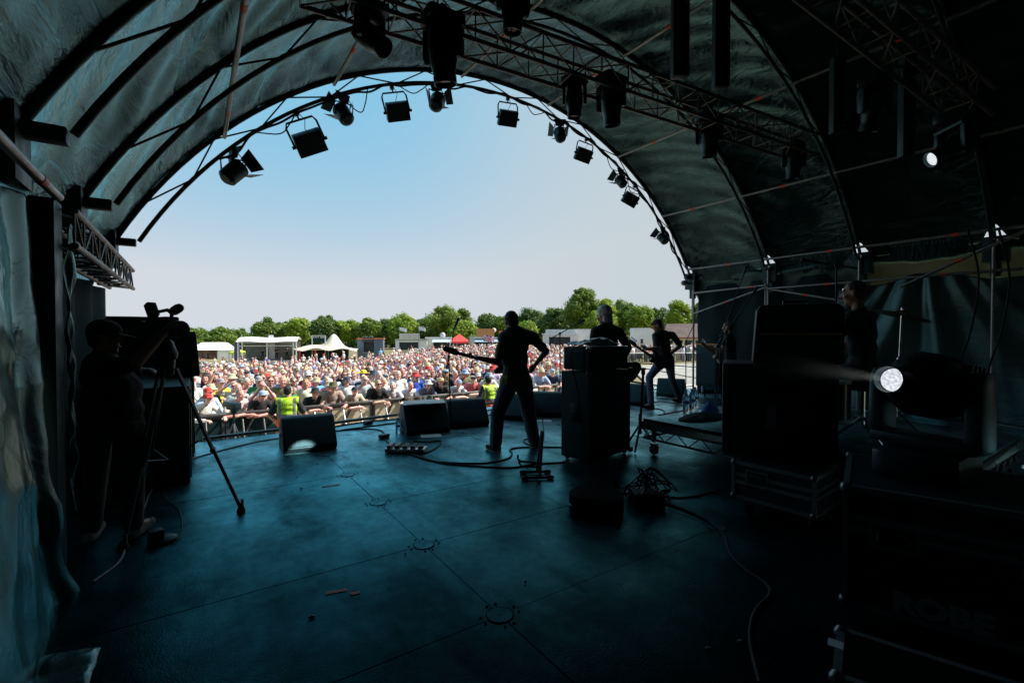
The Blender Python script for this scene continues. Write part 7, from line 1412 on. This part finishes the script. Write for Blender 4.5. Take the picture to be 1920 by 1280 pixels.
t, u, h = kiosk(1050, 58, 64, 662, 627, 'white food trailer with a framed serving hatch and a pale roof sign', mat('trailer_white', (.66, .67, .66), .5, nsc=2, namt=.06), WALL_W, (.18, .8), (54, 628, 617.5, mat('pale_sign', (.6, .66, .68), .6, nsc=12, namt=.12), 0), depth=2.6); sq = MB()
for k in range(7): sq.tube((-1.35 + .4 * k, -.11, h + .12), (-1.15 + .4 * k, -.11, h + .46 - .2 * (k % 2)), .022, 6)
sq.build('lettering', mat('faded_blue_lettering', (.2, .3, .4), .7, nsc=20, namt=.3), t)
def truck(px, d, wpx, ytop, label, cab=None, window=None, name='box_trailer', dp=2.5, col=None):
    t, u = place(name, px, d, label, 'trailer', yaw=face_yaw(px, R(6))); w = wpx * u; h = zt(ytop, d, t); m = col or mat('trailer_cream', (.68, .67, .63), .5, nsc=1.5, namt=.06); MB().box((0, dp / 2, .55 + (h - .55) / 2), (w, dp, h - .55)).build('body', m, t, bevel=.03); MB().box((0, -.012, h - .1), (w, .02, .08)).box((0, -.012, .62), (w, .02, .1)).build('edge_rail', ALU, t)
    for x in (-w * .25, w * .3): MB().tube((x, .1, .38), (x, .35, .38), .38, 18).build('wheel', RUBBER, t)
    if window: wx, wz = window; MB().box((wx * w, -.012, wz), (.3, .02, .55)).build('window', DARKIN, t, bevel=.006)
    return t
truck(1108, 60, 56, 617, 'plain cream box trailer beside the white food trailer'); truck(1208, 56, 38, 615, 'tall cream box trailer with one small dark window', window=(-.12, 2.1))
t, u = place('panel_van', 1172, 62, 'white van parked beside the tall cream trailer', 'van', yaw=face_yaw(1172, R(50))); prof = [(-2.4, .35), (2.3, .35), (2.35, .9), (2.0, 1.15), (1.35, 2.0), (1.0, 2.2), (-2.4, 2.2)]; MB().prism(prof, -.95, .95, Matrix(((1, 0, 0), (0, 0, 1), (0, 1, 0))).to_4x4()).build('body', WHITEP, t, bevel=.06)
MB().add([(2.02, -.75, 1.2), (2.02, .75, 1.2), (1.42, .7, 1.95), (1.42, -.7, 1.95)], [(0, 1, 2, 3)]).build('windscreen', SHADE, t, smooth=0)
for x in (-1.5, 1.5):
    for y in (-.96, .76): MB().tube((x, y, .35), (x, y + .2, .35), .35, 16).build('wheel', RUBBER, t)
# pavilion with a tiled roof
t, u = place('pavilion', 1292, 66, 'cream sports pavilion with a brown tiled roof at the edge of the field', 'building', yaw=face_yaw(1292, R(-4))); w = 86 * u; he = zt(632, 66, t); hr = zt(606, 66, t); MB().box((0, 2.5, he / 2), (w, 5, he)).build('wall', CREAMP, t)
TILE = panel_mat('roof_tiles', (.13, .085, .075), .5, .34, .02, (.4, .4, .4)); MB().add([(-w / 2 - .3, -.6, he), (w / 2 + .3, -.6, he), (w / 2 - .2, 2.5, hr), (-w / 2 + .3, 2.5, hr), (w / 2 + .3, 5.6, he), (-w / 2 - .3, 5.6, he)], [(0, 1, 2, 3), (3, 2, 4, 5), (0, 3, 5), (1, 4, 2)]).build('roof', TILE, t, smooth=0); MB().box((0, -.62, he - .1), (w + .6, .06, .2)).build('fascia', mat('dull_red_fascia', (.32, .09, .06), .6, nsc=5, namt=.1), t)
for k in range(5): x = -w / 2 + w * (k + .5) / 5; MB().box((x, -.02, 1.5), (.9, .05, 1.2)).build('window', DARKIN, t)
# ------------------------------------------------------------------ trees
BARK = mat('bark', (.09, .07, .05), .9, nsc=6, namt=.3, bsc=10, bst=.6, stretch=(1, 1, .3))
def leaf_mat(name, col, col2):
    m = bpy.data.materials.new(name); m.use_nodes = True; n = m.node_tree.nodes; L = m.node_tree.links; p = n['Principled BSDF']; at = n.new('ShaderNodeAttribute'); at.attribute_name = 'tone'; mx = n.new('ShaderNodeMix'); mx.data_type = 'RGBA'; mx.inputs[6].default_value = (*col, 1); mx.inputs[7].default_value = (*col2, 1); L.new(at.outputs['Fac'], mx.inputs[0]); L.new(mx.outputs[2], p.inputs['Base Color']); p.inputs['Roughness'].default_value = .55
    tr = n.new('ShaderNodeBsdfTranslucent'); L.new(mx.outputs[2], tr.inputs['Color']); ms = n.new('ShaderNodeMixShader'); ms.inputs[0].default_value = .38; L.new(p.outputs[0], ms.inputs[1]); L.new(tr.outputs[0], ms.inputs[2]); L.new(ms.outputs[0], n['Material Output'].inputs['Surface']); return m
LEAF = [leaf_mat('leaf_mid', (.055, .14, .02), (.25, .34, .04)), leaf_mat('leaf_bright', (.11, .22, .016), (.38, .48, .05)), leaf_mat('leaf_dark', (.035, .09, .024), (.15, .24, .04))]
def tree(px, d, ytop, wpx, label, kind=0, seed=0, sparse=0., crown_low=.16, name='broadleaf_tree', shape=1.):
    p = site(px, d); p.z -= .1; t = thing(name, label, 'tree', p, group='trees beyond the field'); u = d / 872; H = 1.5 + (626 - ytop) * u - p.z; Wd = wpx * u / 2; r = np.random.default_rng(seed); tk = MB()
    top = H * .75; pts = [Vector((0, 0, 0)), Vector((.1 * r.normal(), .1 * r.normal(), H * .3)), Vector((.25 * r.normal(), .25 * r.normal(), top))]; tk.path(smooth_path(pts, 4), [lerp(.035 * H, .008 * H, i / 8) for i in range(9)], 8)
    zc = H * (crown_low + 1) / 2; hz = H * (1 - crown_low) / 2; lobes = []
    nl = int(20 + 12 * r.random())
    for k in range(nl):
        v = r.normal(size=3); v /= np.linalg.norm(v); q = r.uniform(.3, .7); c = np.array([v[0] * Wd * q, v[1] * Wd * q * .85, zc + v[2] * hz * q * .92 * shape]); lobes.append((c, r.uniform(.3, .5) * min(Wd, hz) * (1.15 if v[2] < 0 else .95)))
    for k in range(16):
        v = r.normal(size=3); v[2] = abs(v[2]) * .9 + .1 * v[2]; v /= np.linalg.norm(v); q = r.uniform(.6, .84); lobes.append((np.array([v[0] * Wd * q, v[1] * Wd * q * .85, zc + v[2] * hz * q * shape]), r.uniform(.14, .26) * min(Wd, hz)))
    for k in range(6): a = r.uniform(0, 6.28); c = lobes[r.integers(nl)][0]; tk.path(smooth_path([Vector((0, 0, H * r.uniform(.2, .4))), Vector((c[0] * .5, c[1] * .5, (c[2] + H * .35) / 2)), Vector(c)], 3), [.014 * H * (1 - i / 8) + .02 for i in range(7)], 6)
    tk.build('trunk', BARK, t, smooth=60); P, N, T = [], [], []
    for c, rad in lobes:
        n = int((440 - 250 * sparse) * max(.6, (rad / .9) ** 1.4)); n = min(n, 900); v = r.normal(size=(n, 3)); v /= np.linalg.norm(v, axis=1)[:, None]; q = rad * r.uniform(.3, 1.22, n) ** .7 * (1 + .2 * np.sin(v[:, 0] * 7 + v[:, 2] * 9)); P.append(c + v * q[:, None] * np.array([1, 1, .82])); N.append(v + r.normal(size=(n, 3)) * .55); T.append(np.clip(r.normal(.45, .28, n) + .15 * r.normal(), 0, 1))
    P, N, T = np.concatenate(P), np.concatenate(N), np.concatenate(T); k = P[:, 2] > .4; P, N, T = P[k], N[k], T[k]; N /= np.linalg.norm(N, axis=1)[:, None]; n = len(P); A = np.cross(N, r.normal(size=(n, 3))); A /= np.linalg.norm(A, axis=1)[:, None]; Bv = np.cross(N, A); s = (r.uniform(.12, .27, n) * (d / 100) ** .5)[:, None]
    V = np.stack([P - A * s, P + Bv * s * .55, P + A * s, P - Bv * s * .55], 1).reshape(-1, 3); me = bpy.data.meshes.new('crown'); me.vertices.add(n * 4); me.vertices.foreach_set('co', V.astype(np.float32).ravel()); me.loops.add(n * 4); me.loops.foreach_set('vertex_index', np.arange(n * 4, dtype=np.int32)); me.polygons.add(n); me.polygons.foreach_set('loop_start', np.arange(0, n * 4, 4, dtype=np.int32)); me.update(calc_edges=True)
    at = me.attributes.new('tone', 'FLOAT', 'FACE'); at.data.foreach_set('value', np.clip(T, 0, 1).astype(np.float32)); me.materials.append(LEAF[kind]); link('crown', me, t); return t
TREES = [(338, 100, 612, 62, 0, 0), (372, 96, 610, 52, 0, 0), (412, 98, 609, 58, 0, 0), (447, 104, 612, 52, 0, 0), (500, 98, 590, 54, 0, 0), (556, 100, 590, 58, 1, 0), (528, 108, 600, 50, 2, 0), (610, 98, 588, 64, 2, 0), (652, 100, 595, 58, 1, 0), (694, 98, 593, 56, 0, 0), (725, 106, 595, 46, 2, 0), (753, 98, 586, 66, 1, 0), (800, 106, 590, 58, 2, 0), (842, 100, 567, 96, 0, 0), (868, 92, 596, 52, 1, 0), (918, 104, 583, 60, 2, 0), (950, 100, 588, 52, 0, 0), (996, 108, 575, 76, 2, .1), (988, 90, 598, 46, 1, 0),
         (1042, 104, 572, 66, 2, 0), (1092, 96, 529, 70, 0, 0), (1130, 98, 546, 60, 1, 0), (1166, 106, 552, 62, 0, .55), (1120, 92, 580, 54, 1, 0), (1200, 100, 567, 58, 1, 0), (1236, 104, 572, 54, 2, 0), (1272, 96, 556, 56, 1, 0), (1312, 98, 566, 56, 2, 0), (1350, 100, 575, 60, 0, 0), (290, 98, 606, 66, 0, 0), (235, 100, 600, 70, 2, 0), (170, 102, 604, 72, 0, 0), (95, 100, 598, 76, 1, 0)]
tn = ['at the far edge of the row hidden by the camera', 'directly over the side loudspeaker', 'above the white marquee', 'behind the lilac feather flag', 'standing up behind the second stage', 'bright one above the end of the second stage', 'dark one between the second stage and the beer sign', 'dark one over the beer sign', 'bright one above the stretch tent peak', 'above the slope of the stretch tent', 'dark one behind the timber bar', 'bright broad one behind the two white flags', 'dark one between the flags and the big round tree', 'largest round one rising behind the microphone stand', 'bright low one in front of the big round tree', 'dark one over the orange board', 'just beyond the head of the bass player', 'loose hazy one over the shoulder of the bass player', 'bright low bush like one behind the bass player', 'dark one beside the tallest tree', 'tallest one of the whole row', 'bright one leaning on the tallest tree', 'thin see through one past the white haired person', 'low bright one behind the white haired person', 'bright one over the tall cream trailer', 'dark one above the person in black T-shirt', 'bright yellow green one above the pavilion roof', 'last dark one by the scaffold', 'behind the scaffold corner', 'first one hidden behind the video camera', 'dark one behind the camera operator', 'hidden behind the side mask', 'last bright one beyond the stage wall']
for k, (px, d, yt, w, kd, sp) in enumerate(TREES): tree(px, d, yt, w, ['leafy green tree ', 'sunlit bright green tree ', 'deep green tree '][kd] + tn[k], kd, 50 + k, sp)
# hedge below the trees closing the gaps
def hedge():
    r = np.random.default_rng(5); n = 22000; lat = r.uniform(-1.3, .55, n); dd = r.uniform(108, 114, n); X = CR.x * lat * dd + CF.x * dd; Yy = CR.y * lat * dd + CF.y * dd; gz = np.array([ground_z(a, b) for a, b in zip(X, Yy)]); hgt = 4.2 + 1.2 * np.sin(lat * 60) + .8 * np.sin(lat * 151); P = np.stack([X, Yy, gz + r.uniform(0, 1, n) * hgt], 1); N = r.normal(size=(n, 3)); N /= np.linalg.norm(N, axis=1)[:, None]; A = np.cross(N, r.normal(size=(n, 3))); A /= np.linalg.norm(A, axis=1)[:, None]; B_ = np.cross(N, A); s = r.uniform(.3, .6, n)[:, None]
    V = np.stack([P - A * s, P + B_ * s * .6, P + A * s, P - B_ * s * .6], 1).reshape(-1, 3); me = bpy.data.meshes.new('hedge'); me.from_pydata(V, [], [tuple(range(4 * i, 4 * i + 4)) for i in range(n)]); at = me.attributes.new('tone', 'FLOAT', 'FACE'); at.data.foreach_set('value', r.uniform(0, 1, n).astype(np.float32)); me.materials.append(LEAF[2]); o = link('hedge', me); tag(o, 'dense dark hedge running behind the row of trees', 'hedge')
hedge()
